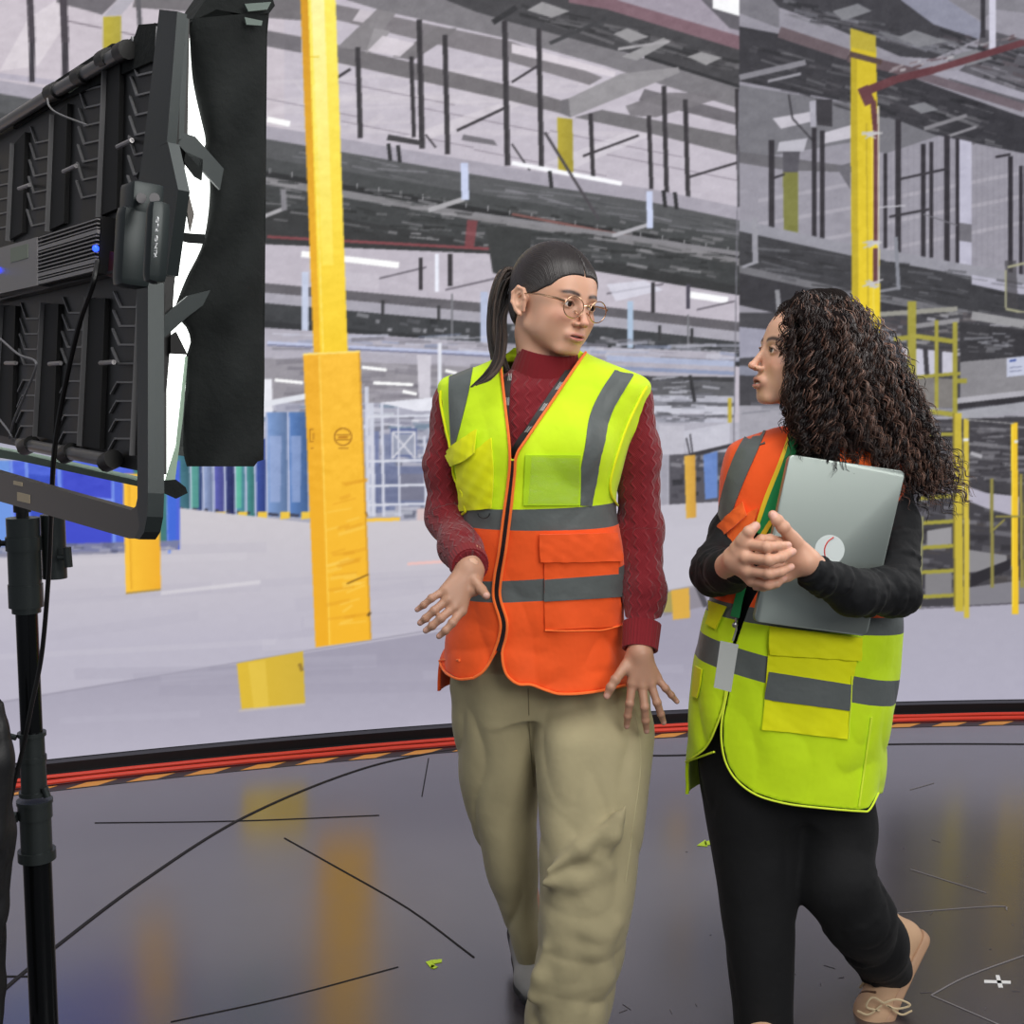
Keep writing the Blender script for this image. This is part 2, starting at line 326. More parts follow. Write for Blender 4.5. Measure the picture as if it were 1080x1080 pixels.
clutter(285, 150, 770, 166, .172, 60, [(100, 100, 104), (60, 62, 65), (140, 138, 146)], (10, 60), (1, 2.5), .6)
line(282, 250, 540, 264, 3, (128, 66, 72)); line(540, 226, 700, 256, 2.5, (128, 84, 80)); poly([(493, 232), (504, 233), (500, 262), (490, 262)], (132, 62, 68), a=.8); line(500, 226, 780, 268, 5, (132, 130, 135))
line(452, 222, 490, 210, 5, (168, 166, 170)); line(646, 249, 688, 236, 4, (172, 170, 176)); line(270, 232, 300, 220, 4, (168, 166, 170))
for x, y0, y1, w_ in ((491, 172, 211, 8), (686, 202, 241, 6.5), (300, 200, 222, 6)): line(x - 1, y0, x, y1, w_, (200, 208, 236) if x > 400 else (130, 128, 134))
line(575, 140, 632, 232, 3, (70, 66, 72))
for x in (410, 420, 700, 712, 580): line(x, 150 + (x - 400) * .17, x + 2, 168 + (x - 400) * .17, 4, (40, 40, 44))
# lower half of the hall, inner part
poly([(-5, 236), (282, 258), (520, 268), (782, 312), (782, 372), (-5, 372)], (190, 183, 194))
line(318, 268, 421, 280, 6.5, (255, 255, 255)); poly([(512, 238), (560, 242), (560, 300), (520, 288)], (52, 54, 55)); line(728, 311, 768, 317, 7, (252, 252, 255))
for q in ((400, 294, 450, 282), (470, 306, 540, 290), (640, 310, 700, 300), (735, 327, 775, 318)): line(*q, 2, (110, 104, 114))
line(330, 290, 400, 298, 14, (200, 194, 204), .5); poly([(640, 300), (680, 296), (700, 306), (650, 318)], (222, 222, 236), a=.7)
LT = [(-5, 286), (282, 309), (512, 330), (640, 334), (780, 350)]
band(off(LT, -10), off(LT, 0), (72, 70, 75), .8); band(LT, off(LT, 11), (166, 163, 174)); band(off(LT, 11), off(LT, 32), (58, 60, 64)); band(off(LT, 30), off(LT, 37), (44, 46, 50))
clutter(285, 322, 770, 340, .09, 60, [(100, 100, 106), (190, 188, 196), (40, 42, 46)], (3, 14), (2, 5), .7)
for x in (350, 404, 463, 560, 696, 730): line(x, 306 + (x - 282) * .09, x, 322 + (x - 282) * .09, 3, (50, 50, 54))
for x, y0, y1, w_, c in ((322, 287, 350, 7, (196, 204, 226)), (461, 268, 308, 4.5, (236, 238, 250)), (511, 308, 362, 8, (180, 188, 214)), (444, 272, 306, 4, DK), (475, 268, 302, 5, DK), (689, 298, 330, 4, DK), (726, 300, 326, 4, (70, 66, 80)), (665, 318, 367, 6, (170, 190, 214)), (726, 332, 368, 2.5, (120, 120, 126)), (477, 310, 356, 2, (120, 120, 126))): line(x, y0, x, y1, w_, c)
poly([(-5, 345), (282, 346), (520, 362), (775, 372), (775, 470), (-5, 470)], (176, 172, 184))
clutter(285, 350, 770, 368, .03, 90, [(150, 146, 160), (205, 205, 218), (120, 118, 128), (140, 150, 180), (190, 190, 206)], (10, 60), (1, 5), .7)
line(282, 362, 520, 374, 4, (186, 192, 220)); line(282, 364, 520, 376, 1.5, (110, 112, 140)); line(640, 378, 775, 384, 6, (172, 180, 206)); line(640, 388, 775, 394, 4, (140, 150, 180))
poly([(-5, 378), (282, 378), (520, 388), (520, 425), (-5, 425)], (150, 146, 154)); clutter(285, 380, 520, 420, .03, 40, [(128, 124, 134), (170, 166, 176), (112, 108, 118)], (15, 70), (2, 7), .6)
for q in ((382, 387.5, 408, 390.5), (394, 404, 436, 406), (290, 401, 320, 404), (425, 413, 440, 416), (470, 391, 482, 394)): line(*q, 3.2, (255, 255, 255))
poly([(440, 374), (455, 375), (454, 420), (442, 420)], (206, 202, 212)); line(464, 362, 464, 425, 4, (225, 226, 236))
for y, h_, c in ((396, 5, (58, 58, 62)), (401, 16, (92, 92, 97)), (416, 7, (178, 178, 190)), (423, 4, (98, 98, 106)), (427, 8, (196, 196, 208)), (436, 3, (120, 120, 130)), (440, 7, (186, 186, 200))): poly([(630, y), (775, y + 2), (775, y + 2 + h_), (630, y + h_)], c)
clutter(680, 398, 745, 446, .02, 60, [(210, 210, 222), (110, 110, 120), (70, 70, 76), (160, 160, 172)], (8, 30), (1, 3), .7); line(728, 396, 733, 424, 3.5, (46, 46, 50))
# shelves, racks and carts behind
poly([(-5, 425), (540, 425), (540, 556), (-5, 556)], (168, 168, 184)); clutter(0, 428, 520, 455, 0, 260, [(214, 214, 226), (130, 130, 150), (96, 96, 110), (190, 190, 206), (232, 232, 240), (110, 130, 150)], (3, 26), (1, 5), .8)
clutter(385, 455, 460, 545, 0, 120, [(120, 128, 156), (96, 108, 150), (150, 154, 170), (70, 74, 92), (200, 202, 214)], (4, 30), (1, 6), .7)
poly([(278, 400), (287, 400), (288, 440), (278, 440)], (232, 232, 240)); poly([(295, 446), (302, 446), (302, 455), (295, 455)], (84, 56, 120)); poly([(276, 424), (340, 412), (340, 418), (276, 430)], (226, 228, 236))
poly([(400, 425), (470, 418), (500, 424), (500, 432), (440, 434)], (228, 228, 238)); poly([(474, 422), (495, 418), (500, 440), (478, 438)], (236, 236, 244))
for x0, x1, y0, y1, c in ((388, 400, 455, 533, (108, 118, 158)), (404, 418, 458, 500, (120, 128, 160)), (412, 440, 452, 482, (86, 98, 146)), (415, 437, 458, 480, (160, 164, 180)), (392, 450, 492, 534, (104, 112, 146)), (420, 450, 500, 528, (122, 122, 140))): poly([(x0, y0), (x1, y0), (x1, y1), (x0, y1)], c, a=.85)
for x, y0, w_ in ((388, 408, 4), (393, 425, 5), (404, 425, 3), (421, 430, 2), (449, 460, 3), (460, 440, 2)): line(x - 1, y0, x + 1, 545, w_, (206, 208, 222))
for y in (440, 487, 513, 533): line(388, y, 470, y - 2, 2.6, (212, 214, 226))
for q in ((414, 456, 438, 456), (414, 456, 414, 484), (438, 456, 438, 484), (414, 456, 438, 484), (438, 456, 414, 484)): line(*q, 2, (206, 206, 216))
band([(385, 547), (422, 546)], [(385, 556), (422, 554)], (246, 196, 70)); poly([(440, 537), (470, 535), (470, 556), (440, 558)], (212, 190, 190))
cc = [(74, 132, 150), (60, 84, 150), (150, 168, 214), (96, 100, 190), (46, 56, 120), (90, 170, 190), (72, 150, 150), (60, 84, 170), (128, 160, 214), (92, 132, 196)]
xs = [184, 200, 213, 224, 236, 247, 258, 268, 280, 303, 324]
for k in range(10):
    x0, x1 = xs[k], xs[k + 1]; top = 488 if x0 < 278 else 460
    poly([(x0, top - 25), (x1, top - 25), (x1 + 1, 541 + k * .6), (x0 + 1, 540 + k * .6)], cc[k], tuple(int(v * .72) for v in cc[k]), idn=6, c0=(x0, 0), c1=(x1, 0))
    line(x0 + 1, top - 25, x0 + 2, 542 + k * .5, 2.4, (176, 184, 212), idn=6); line(x0 + 3, 536 + k * .8, x0 + (x1 - x0) * .6, 537 + k * .8, 3, (60, 62, 80))
    if k in (2, 8, 9): poly([(x0 + 4, top), (x1 - 6, top), (x1 - 7, 530), (x0 + 5, 530)], (164, 178, 218), a=.6)
    if k == 5 or k == 1: poly([(x0 + 2, 490), (x1 - 3, 490), (x1 - 3, 536), (x0 + 2, 536)], (100, 200, 150), a=.6)
for x in (200, 216, 232, 255, 276, 300, 322): poly([(x - 4, 540), (x + 6, 540), (x + 6, 547), (x - 4, 548)], (236, 196, 70))
# warehouse floor
poly([(0, 536), (190, 536), (330, 552), (780, 540), (780, 700), (0, 760)], (204, 199, 205), (186, 182, 197), c0=(0, 545), c1=(0, 680))
for k in range(24):
    y = R_.uniform(570, 720); x = R_.uniform(-50, 700); line(x, y, x + R_.uniform(120, 320), y - R_.uniform(8, 26), R_.uniform(4, 16), (172, 168, 184) if k % 2 else (214, 210, 218), .16)
line(170, 626, 275, 614, 4, (226, 222, 226), .5); line(430, 595, 475, 592, 3, (250, 190, 180), .7)
poly([(0, 486), (190, 486), (190, 580), (0, 584)], (76, 100, 214), idn=5)
poly([(0, 486), (10, 486), (14, 584), (0, 584)], (110, 150, 224), idn=5)
for x in (12, 28, 62, 118, 147, 176): line(x, 486, x + 3, 584, 3, (120, 150, 232), idn=5)
poly([(66, 486), (118, 500), (118, 578), (68, 572)], (62, 74, 200), idn=5); poly([(30, 500), (60, 503), (62, 560), (34, 560)], (54, 78, 190), idn=5); line(20, 518, 120, 528, 2.5, (130, 156, 236), idn=5)
poly([(140, 486), (176, 486), (176, 572), (150, 574)], (62, 118, 118), idn=5); poly([(176, 486), (187, 486), (186, 576), (178, 574)], (64, 104, 214), idn=5)
poly([(0, 576), (130, 572), (190, 570), (188, 580), (120, 584), (0, 588)], (128, 128, 150), a=.85); clutter(0, 574, 180, 584, 0, 40, [(80, 84, 110), (180, 178, 190)], (4, 14), (2, 4), .7)
poly([(130, 500), (168, 500), (170, 622), (133, 627)], (252, 196, 56), (240, 176, 44), idn=2, c0=(131, 500), c1=(168, 500)); line(133, 626, 170, 622, 2, (170, 140, 70)); line(136, 505, 139, 622, 2, (222, 160, 36), .7, idn=2)
poly([(0, 741), (470, 665), (700, 624), (780, 612), (780, 800), (0, 800)], (160, 156, 173), (181, 177, 193), c0=(0, 690), c1=(0, 790)); line(0, 741, 700, 624, 1.5, (140, 136, 152), .7)
for k in range(14):
    y = R_.uniform(700, 790); x = R_.uniform(-50, 900); line(x, y, x + R_.uniform(120, 320), y - R_.uniform(4, 16), R_.uniform(4, 14), (150, 146, 164) if k % 2 else (190, 187, 202), .18)
# outer darker part, right of the vertical seam
poly([(780, 0), (1080, 0), (1080, 800), (780, 800)], (150, 147, 158)); poly([(780, 640), (1080, 636), (1080, 800), (780, 800)], (168, 165, 180), (176, 173, 190), c0=(0, 640), c1=(0, 760))
poly([(780, 0), (822, 0), (822, 30), (780, 14)], (120, 118, 126))
for y in (190, 215, 243): line(935, y + 20, 1080, y - 8, 4, (172, 168, 178), .8); line(800, y + 22, 900, y + 4, 4, (176, 172, 182), .6)
for x in np.arange(940, 1080, 6): line(x, 130, x, 280, 1, (134, 131, 142), .5)
poly([(780, 90), (900, 110), (900, 150), (780, 170)], (116, 115, 122)); poly([(815, 125), (856, 118), (858, 128), (824, 136)], (196, 192, 202)); poly([(870, 140), (898, 132), (898, 146), (868, 152)], (196, 192, 202)); poly([(822, 150), (852, 146), (848, 160), (820, 160)], (186, 184, 194))
poly([(780, 160), (900, 176), (900, 182), (830, 180), (780, 172)], (104, 102, 108)); poly([(882, 176), (897, 172), (897, 200)], (104, 102, 110))
poly([(925, 118), (1000, 140), (935, 162), (925, 160)], (116, 115, 122))
poly([(815, 0), (960, 0), (1035, 40), (985, 62), (950, 60), (862, 22), (822, 8)], (62, 61, 67)); poly([(950, 0), (1000, 0), (1035, 24), (1034, 42), (985, 26)], (140, 141, 158))
poly([(1000, 0), (1080, 0), (1080, 14), (1050, 10), (1035, 22)], (130, 128, 136)); poly([(1035, 30), (1080, 42), (1080, 110), (1000, 84), (1030, 60)], (92, 90, 97)); poly([(860, 22), (950, 60), (990, 74), (975, 82), (900, 60), (822, 34), (822, 12)], (146, 143, 154))
poly([(780, 28), (822, 36), (900, 60), (1080, 124), (1080, 162), (985, 142), (925, 118), (895, 108), (780, 86)], (54, 53, 59))
line(822, 34, 895, 58, 12, (104, 90, 96)); line(895, 60, 975, 80, 11, (98, 82, 88)); line(965, 78, 1080, 114, 9, (108, 96, 104)); poly([(985, 78), (1010, 74), (1080, 98), (1080, 106)], (158, 155, 168))
clutter(825, 0, 1040, 16, .25, 90, [(42, 42, 47), (92, 90, 97), (118, 118, 124), (140, 140, 150)], (6, 36), (1, 4), .7); clutter(790, 44, 1040, 88, .27, 130, [(38, 38, 43), (86, 84, 90), (118, 117, 122), (66, 64, 70)], (6, 36), (1, 4), .7)
clutter(990, 30, 1075, 70, .28, 60, [(40, 40, 45), (150, 148, 158), (116, 114, 122), (88, 80, 86)], (6, 30), (1, 4), .7)
for q in ([(878, 12), (905, 4), (920, 12), (890, 22)], [(946, 40), (965, 32), (1000, 44), (970, 50)], [(1000, 60), (1030, 52), (1048, 62), (1020, 70)], [(958, 112), (975, 108), (990, 116), (972, 120)]): poly(q, (128, 128, 134))
line(975, 136, 1020, 122, 4, (130, 128, 134)); line(1000, 144, 1030, 134, 3, (140, 138, 144)); line(780, 82, 850, 66, 6, (132, 130, 138)); line(810, 86, 845, 78, 3, (150, 148, 156))
poly([(860, 105), (878, 105), (878, 134), (862, 132)], (56, 54, 60)); poly([(854, 107), (861, 106), (861, 134), (855, 134)], (168, 166, 178)); line(832, 100, 836, 125, 2, (60, 58, 64)); line(836, 125, 858, 149, 2, (60, 58, 64))
poly([(826, 182), (842, 180), (842, 246), (827, 246)], (122, 122, 62)); poly([(826, 160), (844, 160), (842, 182), (826, 182)], (84, 82, 90))
poly([(1012, 147), (1025, 150), (1025, 332), (1012, 330)], (188, 186, 204)); poly([(1012, 235), (1025, 237), (1025, 256), (1012, 254)], (112, 110, 118)); poly([(1012, 280), (1025, 282), (1025, 332), (1012, 330)], (150, 154, 180))
line(1047, 0, 1047, 52, 7, (206, 204, 220)); line(1037, 0, 1037, 40, 5, (54, 52, 58))
for x, y0, y1, w_ in ((814, 148, 244, 6), (859, 135, 252, 5.5), (867.5, 138, 260, 5), (934, 162, 262, 4), (947.5, 126, 270, 6), (974, 152, 272, 5), (982.5, 150, 272, 4.5), (999, 143, 282, 6), (1010, 146, 300, 4), (1066, 165, 300, 5), (1077, 175, 290, 4)): line(x, y0, x, y1, w_, (46, 43, 50))
for q in ((950, 189, 996, 179), (938, 229, 980, 221), (816, 188, 828, 184), (1050, 166, 1066, 163)): line(*q, 2.5, (50, 47, 54))
line(974, 226, 1010, 238, 1.5, (110, 108, 116)); line(926, 219, 955, 217, 1.5, (190, 188, 196))
BT = [(780, 232), (898, 258), (925, 262), (1080, 290)]
band(BT, off(BT, 12), (148, 147, 157)); band(off(BT, 12), off(BT, 50), (58, 58, 63)); band(off(BT, 48), off(BT, 56), (112, 111, 117)); band(off(BT, 56), off(BT, 90), (50, 49, 55)); band([(1025, 290), (1080, 300)], [(1025, 300), (1080, 312)], (178, 176, 192))
clutter(785, 250, 1060, 300, .16, 110, [(38, 38, 42), (82, 82, 88), (110, 110, 116), (46, 46, 50)], (8, 40), (1, 3), .7)
line(796, 230, 797, 278, 6, (150, 149, 158)); line(783, 282, 800, 276, 3, (150, 149, 158)); line(945, 250, 948, 306, 4, (132, 134, 144)); line(925, 308, 948, 304, 3, (130, 130, 138))
line(820, 306, 822, 330, 5, (140, 140, 146))
poly([(1060, 275), (1072, 275), (1074, 325), (1062, 325)], (66, 64, 68), a=.7); line(1061, 285, 1061, 325, 2.5, (160, 158, 130)); line(1061, 326, 1080, 330, 2.5, (160, 158, 130)); line(1063, 282, 1080, 278, 2.5, (160, 158, 130))
# right, below the walkway
poly([(780, 330), (1080, 330), (1080, 440), (780, 440)], (66, 65, 71)); poly([(780, 345), (812, 348), (812, 376), (780, 378)], (154, 153, 170)); poly([(780, 386), (830, 388), (830, 398), (780, 396)], (132, 134, 150)); poly([(780, 428), (1080, 428), (1080, 470), (780, 470)], (160, 158, 168)); clutter(782, 426, 1060, 440, 0, 60, [(70, 70, 76), (196, 196, 206), (120, 120, 130)], (8, 40), (1, 4), .8)
clutter(925, 325, 1070, 375, .05, 120, [(110, 108, 112), (150, 148, 150), (48, 46, 52), (84, 76, 80), (190, 188, 196)], (4, 26), (1, 4), .75)
line(925, 332, 1010, 326, 5, (150, 148, 140)); line(960, 345, 1012, 338, 5, (140, 138, 142)); line(1025, 333, 1080, 342, 9, (150, 149, 152)); poly([(1012, 340), (1080, 348), (1080, 378), (1013, 382)], (52, 51, 56)); clutter(1015, 350, 1065, 372, .05, 22, [(110, 109, 114), (150, 150, 158)], (5, 16), (1, 3), .7)
poly([(950, 366), (1005, 372), (1005, 396), (965, 396)], (196, 194, 208)); line(976, 366, 978, 396, 5, (60, 58, 64)); line(992, 370, 992, 396, 4, (70, 68, 76))
poly([(1013, 382), (1080, 376), (1080, 412), (1013, 420)], (136, 134, 139)); poly([(940, 396), (1005, 400), (1005, 430), (960, 430)], (124, 120, 118)); poly([(1062, 378), (1080, 376), (1080, 396), (1062, 398)], (192, 196, 216)); line(1065, 381, 1072, 380, 2.2, (60, 80, 150)); line(1065, 388, 1078, 387, 1, (120, 124, 150)); line(1065, 392, 1078, 391, 1, (120, 124, 150))
band([(1010, 420), (1080, 412)], [(1010, 426), (1080, 418)], (176, 174, 182)); band([(1010, 426), (1080, 418)], [(1010, 432), (1080, 424)], (48, 46, 52)); band([(1010, 434), (1080, 424)], [(1010, 444), (1080, 434)], (160, 160, 168))
poly([(940, 444), (1080, 440), (1080, 636), (940, 642)], (64, 62, 68)); clutter(945, 446, 1075, 505, .03, 170, [(118, 116, 122), (44, 42, 47), (150, 148, 154), (84, 82, 88)], (5, 30), (1, 4), .7); clutter(950, 510, 1075, 630, .06, 120, [(96, 94, 100), (40, 38, 43), (130, 128, 136), (78, 72, 70)], (5, 26), (1, 7), .6)
poly([(985, 500), (1005, 508), (1040, 520), (1075, 524), (1075, 546), (1040, 536), (990, 516)], (176, 172, 188)); poly([(1022, 580), (1062, 586), (1062, 598), (1022, 604)], (138, 136, 140)); poly([(978, 560), (1004, 556), (1004, 574), (978, 576)], (150, 148, 152)); poly([(976, 606), (1004, 600), (1004, 630), (976, 632)], (128, 126, 130)); poly([(1024, 606), (1066, 590), (1066, 600), (1024, 620)], (42, 40, 46)); poly([(1020, 620), (1080, 612), (1080, 636), (1020, 640)], (128, 126, 134))
line(1024, 478, 1036, 482, 4, (170, 168, 174)); line(960, 643, 1080, 636, 1.5, (84, 80, 90))
poly([(940, 644), (1080, 637), (1080, 740), (940, 740)], (172, 169, 184), (176, 173, 190), c0=(0, 640), c1=(0, 740))
# colour posts, cage ladder and column of the outer part
OY = (160, 152, 62)
for q in ((962, 318, 962, 402, 9), (943, 358, 968, 355, 5), (968, 355, 1010, 361, 5), (988, 338, 988, 431, 4), (1007.5, 340, 1007.5, 440, 5.5), (967, 398, 1013, 394, 3.5), (980, 434, 1010, 438, 5), (1010, 402, 1020, 402, 5), (940, 460, 1006, 458, 3.5), (970, 526, 1006, 523, 4), (972, 552, 1006, 550, 4), (972, 578, 1006, 576, 4), (970, 604, 1006, 602, 4), (968, 630, 1008, 628, 4)): line(*q, OY, idn=7)
line(1010, 436, 1012, 645, 9, (196, 176, 60), idn=7); line(1006, 436, 1007, 640, 2, (140, 126, 50), idn=7); line(973, 545, 970, 642, 3, (140, 138, 100), idn=7)
for y in (482, 543): line(1005, y, 1022, y, 1.2, (90, 80, 40))
for x, y0, y1, w_, c, i in ((1019, 442, 652, 5.5, (206, 184, 66), 8), (1070, 446, 648, 7, (238, 196, 44), 9), (1046, 505, 620, 3.5, (140, 132, 70), None), (1077, 500, 620, 3, (150, 140, 70), None), (770, 420, 450, 4, (190, 170, 60), None)):
    line(x, y0, x + (1 if y1 > 600 else 0), y1, w_, c, idn=i)
line(1067.5, 450, 1068.5, 640, 1.5, (255, 226, 70), .8); line(1020, 443, 1070, 447, 1.2, (150, 148, 150)); line(1070, 466, 1074, 466, 3, (225, 225, 225)); line(1016, 464, 1022, 464, 3, (225, 225, 225)); line(1050, 545, 1080, 545, 2, (140, 132, 70)); line(1047, 560, 1060, 548, 2, (140, 132, 70))
poly([(897.5, 30), (924, 38), (926, 140), (929, 352), (899, 352), (897.5, 140)], (206, 184, 42), (236, 206, 40), idn=4, c0=(0, 30), c1=(0, 340)); poly([(897.5, 60), (904, 60), (906, 352), (899, 352)], (176, 156, 36), a=.7, idn=4); line(914, 130, 916, 350, 1.5, (180, 158, 40), .8); line(920, 130, 922, 350, 2, (240, 216, 80), .8)
poly([(897, 30), (924, 38), (924, 56), (897, 50)], (180, 164, 60), a=.8); line(896, 57, 930, 66, 6, (84, 66, 62))
for q in ((1080, 45, 985, 74, 7), (985, 74, 945, 84, 8), (945, 84, 912, 97, 9), (910, 92, 918, 110, 12), (921, 106, 924, 140, 6), (924, 142, 924, 255, 5), (924, 262, 924, 300, 6)): line(*q, (100, 58, 64))
line(926.5, 112, 927, 300, 1.6, (210, 205, 190)); clutter(935, 74, 1070, 80, -.28, 26, [(140, 128, 134), (190, 186, 190), (80, 56, 60)], (3, 12), (1, 3), .8)
for y in (142, 257, 300):
    for k in range(9): line(912 + R_.uniform(-3, 8), y + R_.uniform(-5, 5), 922 + R_.uniform(0, 10), y + R_.uniform(-5, 5), 1.8, (196, 194, 196), .85)
# right of the first person, inner part
poly([(680, 446), (780, 446), (780, 545), (680, 545)], (176, 174, 186))
poly([(706, 480), (780, 476), (780, 530), (706, 534)], (84, 82, 90)); clutter(706, 482, 770, 526, 0, 40, [(40, 40, 46), (150, 148, 156), (64, 62, 70)], (3, 14), (2, 6), .8)
poly([(695, 449), (722, 449), (722, 479), (695, 480)], (190, 188, 199)); poly([(721, 455), (770, 446), (770, 468), (731, 478), (724, 476)], (196, 195, 207)); line(724, 462, 728, 480, 1.5, (50, 48, 54)); line(728, 458, 731, 480, 1.5, (50, 48, 54)); line(729, 480, 772, 470, 4, (56, 54, 60))
poly([(697, 480), (705, 480), (704, 548), (698, 548)], (160, 158, 170)); poly([(742, 480), (757, 476), (757, 525), (744, 527)], (104, 134, 196)); poly([(680, 534), (780, 528), (780, 560), (680, 560)], (192, 189, 200))
poly([(722, 481), (733.5, 480), (734.5, 546), (724, 547)], (224, 176, 70), (206, 156, 66), idn=10, c0=(722, 0), c1=(734, 0))
poly([(660, 560), (780, 552), (780, 612), (660, 632)], (194, 191, 202)); poly([(698, 624), (735, 617), (742, 640), (700, 650)], (130, 124, 130), a=.6); line(735, 616, 745, 640, 6, (60, 58, 64), .8); poly([(708, 623), (727, 620), (728, 652), (710, 654)], (222, 172, 66), a=.95); poly([(700, 626), (708, 624), (710, 646), (700, 646)], (170, 156, 76), a=.8)
# main yellow column with its padded foot, and the lower copy of it
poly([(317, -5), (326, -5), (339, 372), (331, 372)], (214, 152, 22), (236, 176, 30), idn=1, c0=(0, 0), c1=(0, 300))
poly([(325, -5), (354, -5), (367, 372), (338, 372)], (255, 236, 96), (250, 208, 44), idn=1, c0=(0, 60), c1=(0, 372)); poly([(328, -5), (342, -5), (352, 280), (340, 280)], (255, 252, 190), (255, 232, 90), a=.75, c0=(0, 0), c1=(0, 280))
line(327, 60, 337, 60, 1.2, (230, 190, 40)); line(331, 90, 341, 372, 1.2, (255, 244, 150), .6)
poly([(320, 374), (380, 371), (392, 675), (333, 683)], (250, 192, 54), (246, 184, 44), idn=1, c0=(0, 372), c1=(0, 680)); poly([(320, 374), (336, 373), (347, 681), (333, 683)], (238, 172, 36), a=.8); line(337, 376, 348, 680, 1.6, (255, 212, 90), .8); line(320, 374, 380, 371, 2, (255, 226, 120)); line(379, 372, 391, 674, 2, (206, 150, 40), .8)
for k in range(34):
    y = R_.uniform(500, 660); x0 = R_.uniform(344, 366); line(x0, y, min(x0 + R_.uniform(10, 30), 388), y - R_.uniform(1, 9), R_.uniform(1.5, 4.5), (224, 156, 34) if k % 2 else (255, 214, 100), .4)
line(366, 616, 389, 606, 1.8, (120, 80, 20), .8); line(388, 650, 391, 646, 3, (120, 90, 40)); line(386, 540, 388, 545, 2, (120, 80, 20), .7)
t_ = np.linspace(0, 2 * np.pi, 30)
for a_, b_ in zip(t_[:-1], t_[1:]): line(362 + 9 * math.cos(a_), 461 + 9 * math.sin(a_), 362 + 9 * math.cos(b_), 461 + 9 * math.sin(b_), 1.3, (150, 96, 20))
line(355, 459, 369, 459, 1.2, (150, 96, 20)); line(355, 464, 369, 464, 1.2, (150, 96, 20)); line(357, 461.5, 367, 461.5, 1.6, (186, 120, 24)); line(357, 473, 368, 473, 1.2, (150, 96, 20))
for q in ((327, 453, 331, 453), (327, 453, 327, 466), (331, 457, 331, 464), (327, 466, 331, 466), (328, 473, 331, 473)): line(*q, 1.2, (160, 104, 20))
poly([(250, 700), (320, 687), (322, 742), (255, 748)], (222, 186, 56), (208, 176, 60), idn=11, c0=(250, 0), c1=(322, 0)); poly([(262, 700), (280, 696), (284, 746), (268, 748)], (232, 200, 80), a=.6); line(252, 750, 322, 743, 2.5, (196, 186, 180), .8); line(316, 700, 319, 708, 4, (140, 112, 50), .8)
line(780, 94, 774, 470, 1.4, (120, 118, 128), .9)
# soften, add fine grain
def blur(A, n=1):
    for _ in range(n):
        for ax in (0, 1):
            B = np.pad(A, [(1, 1) if i == ax else (0, 0) for i in range(3)], mode='edge'); s0 = [slice(None)] * 3; s1 = list(s0); s2 = list(s0)
            s0[ax] = slice(0, -2); s1[ax] = slice(1, -1); s2[ax] = slice(2, None); A = .25 * B[tuple(s0)] + .5 * B[tuple(s1)] + .25 * B[tuple(s2)]
    return A
IMG = blur(IMG, 3)
g1 = np.kron(R_.randn(IH * SS // 8, IW * SS // 20), np.ones((8, 20)))[:IH * SS, :IW * SS, None].astype(np.float32); g1 = blur(g1, 24)
g2 = np.kron(R_.randn(IH * SS // 4, IW * SS // 4), np.ones((4, 4)))[:IH * SS, :IW * SS, None].astype(np.float32); g2 = blur(g2, 4)
fade = np.clip((560 - np.arange(IH * SS) / SS) / 60, .22, 1)[:, None, None]
IMG = np.clip(IMG + (g1 * 3.0 + g2 * 2.0) * fade, 0, 255)
LIN = np.where(IMG / 255 <= 0.04045, IMG / 255 / 12.92, ((IMG / 255 + 0.055) / 1.055) ** 2.4).astype(np.float32)

# ------------------------------------------------------------------ curved screen that shows it
h0 = np.linspace(0, 1, 2)
def wall_y(x): return WC[1] + np.sqrt(WR ** 2 - (x - WC[0]) ** 2)
xin = np.arange(-2.12, 2.40, .0052); xs = np.r_[np.arange(-3.2, -2.12, .06), xin, np.arange(2.40, 4.6, .06)]
zin = np.arange(.042, 3.12, .0050); zs = np.r_[zin, np.arange(3.12, 4.3, .06)]
XX, ZZ = np.meshgrid(xs, zs); YY = wall_y(XX)
PX, PY = proj(XX, YY, ZZ)
def refl(v, n): v = np.abs(v); v = v % (2 * n); return np.where(v > n - 1, 2 * n - 1 - v, v)
ix = np.clip(refl(PX, IW) * SS, 0, IW * SS - 2); iy = np.clip(refl(PY, IH) * SS, 0, IH * SS - 2)
jx = ix.astype(int); jy = iy.astype(int); fx = (ix - jx)[..., None]; fy = (iy - jy)[..., None]
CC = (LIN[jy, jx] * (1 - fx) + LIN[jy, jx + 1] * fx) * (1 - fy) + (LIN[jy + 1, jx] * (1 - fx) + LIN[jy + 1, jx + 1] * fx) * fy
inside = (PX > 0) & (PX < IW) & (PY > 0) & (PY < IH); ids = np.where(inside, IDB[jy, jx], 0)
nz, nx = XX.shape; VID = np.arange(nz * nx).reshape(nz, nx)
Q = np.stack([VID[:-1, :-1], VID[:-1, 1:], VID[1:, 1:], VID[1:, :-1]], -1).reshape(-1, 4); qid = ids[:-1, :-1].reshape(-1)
ALLV = np.stack([XX, YY, ZZ], -1).reshape(-1, 3); ALLC = CC.reshape(-1, 3)
scm = attrmat(mat('screen_picture', (0.01, 0.01, 0.01, 1), .55, 0, .2), 'Col', True, 1.0)
scm.cycles.emission_sampling = 'NONE'
screen = empty('video_wall', (WC[0], WC[1] + WR, 0), 'tall curved video wall showing the inside of a grey warehouse behind the two people', 'screen')
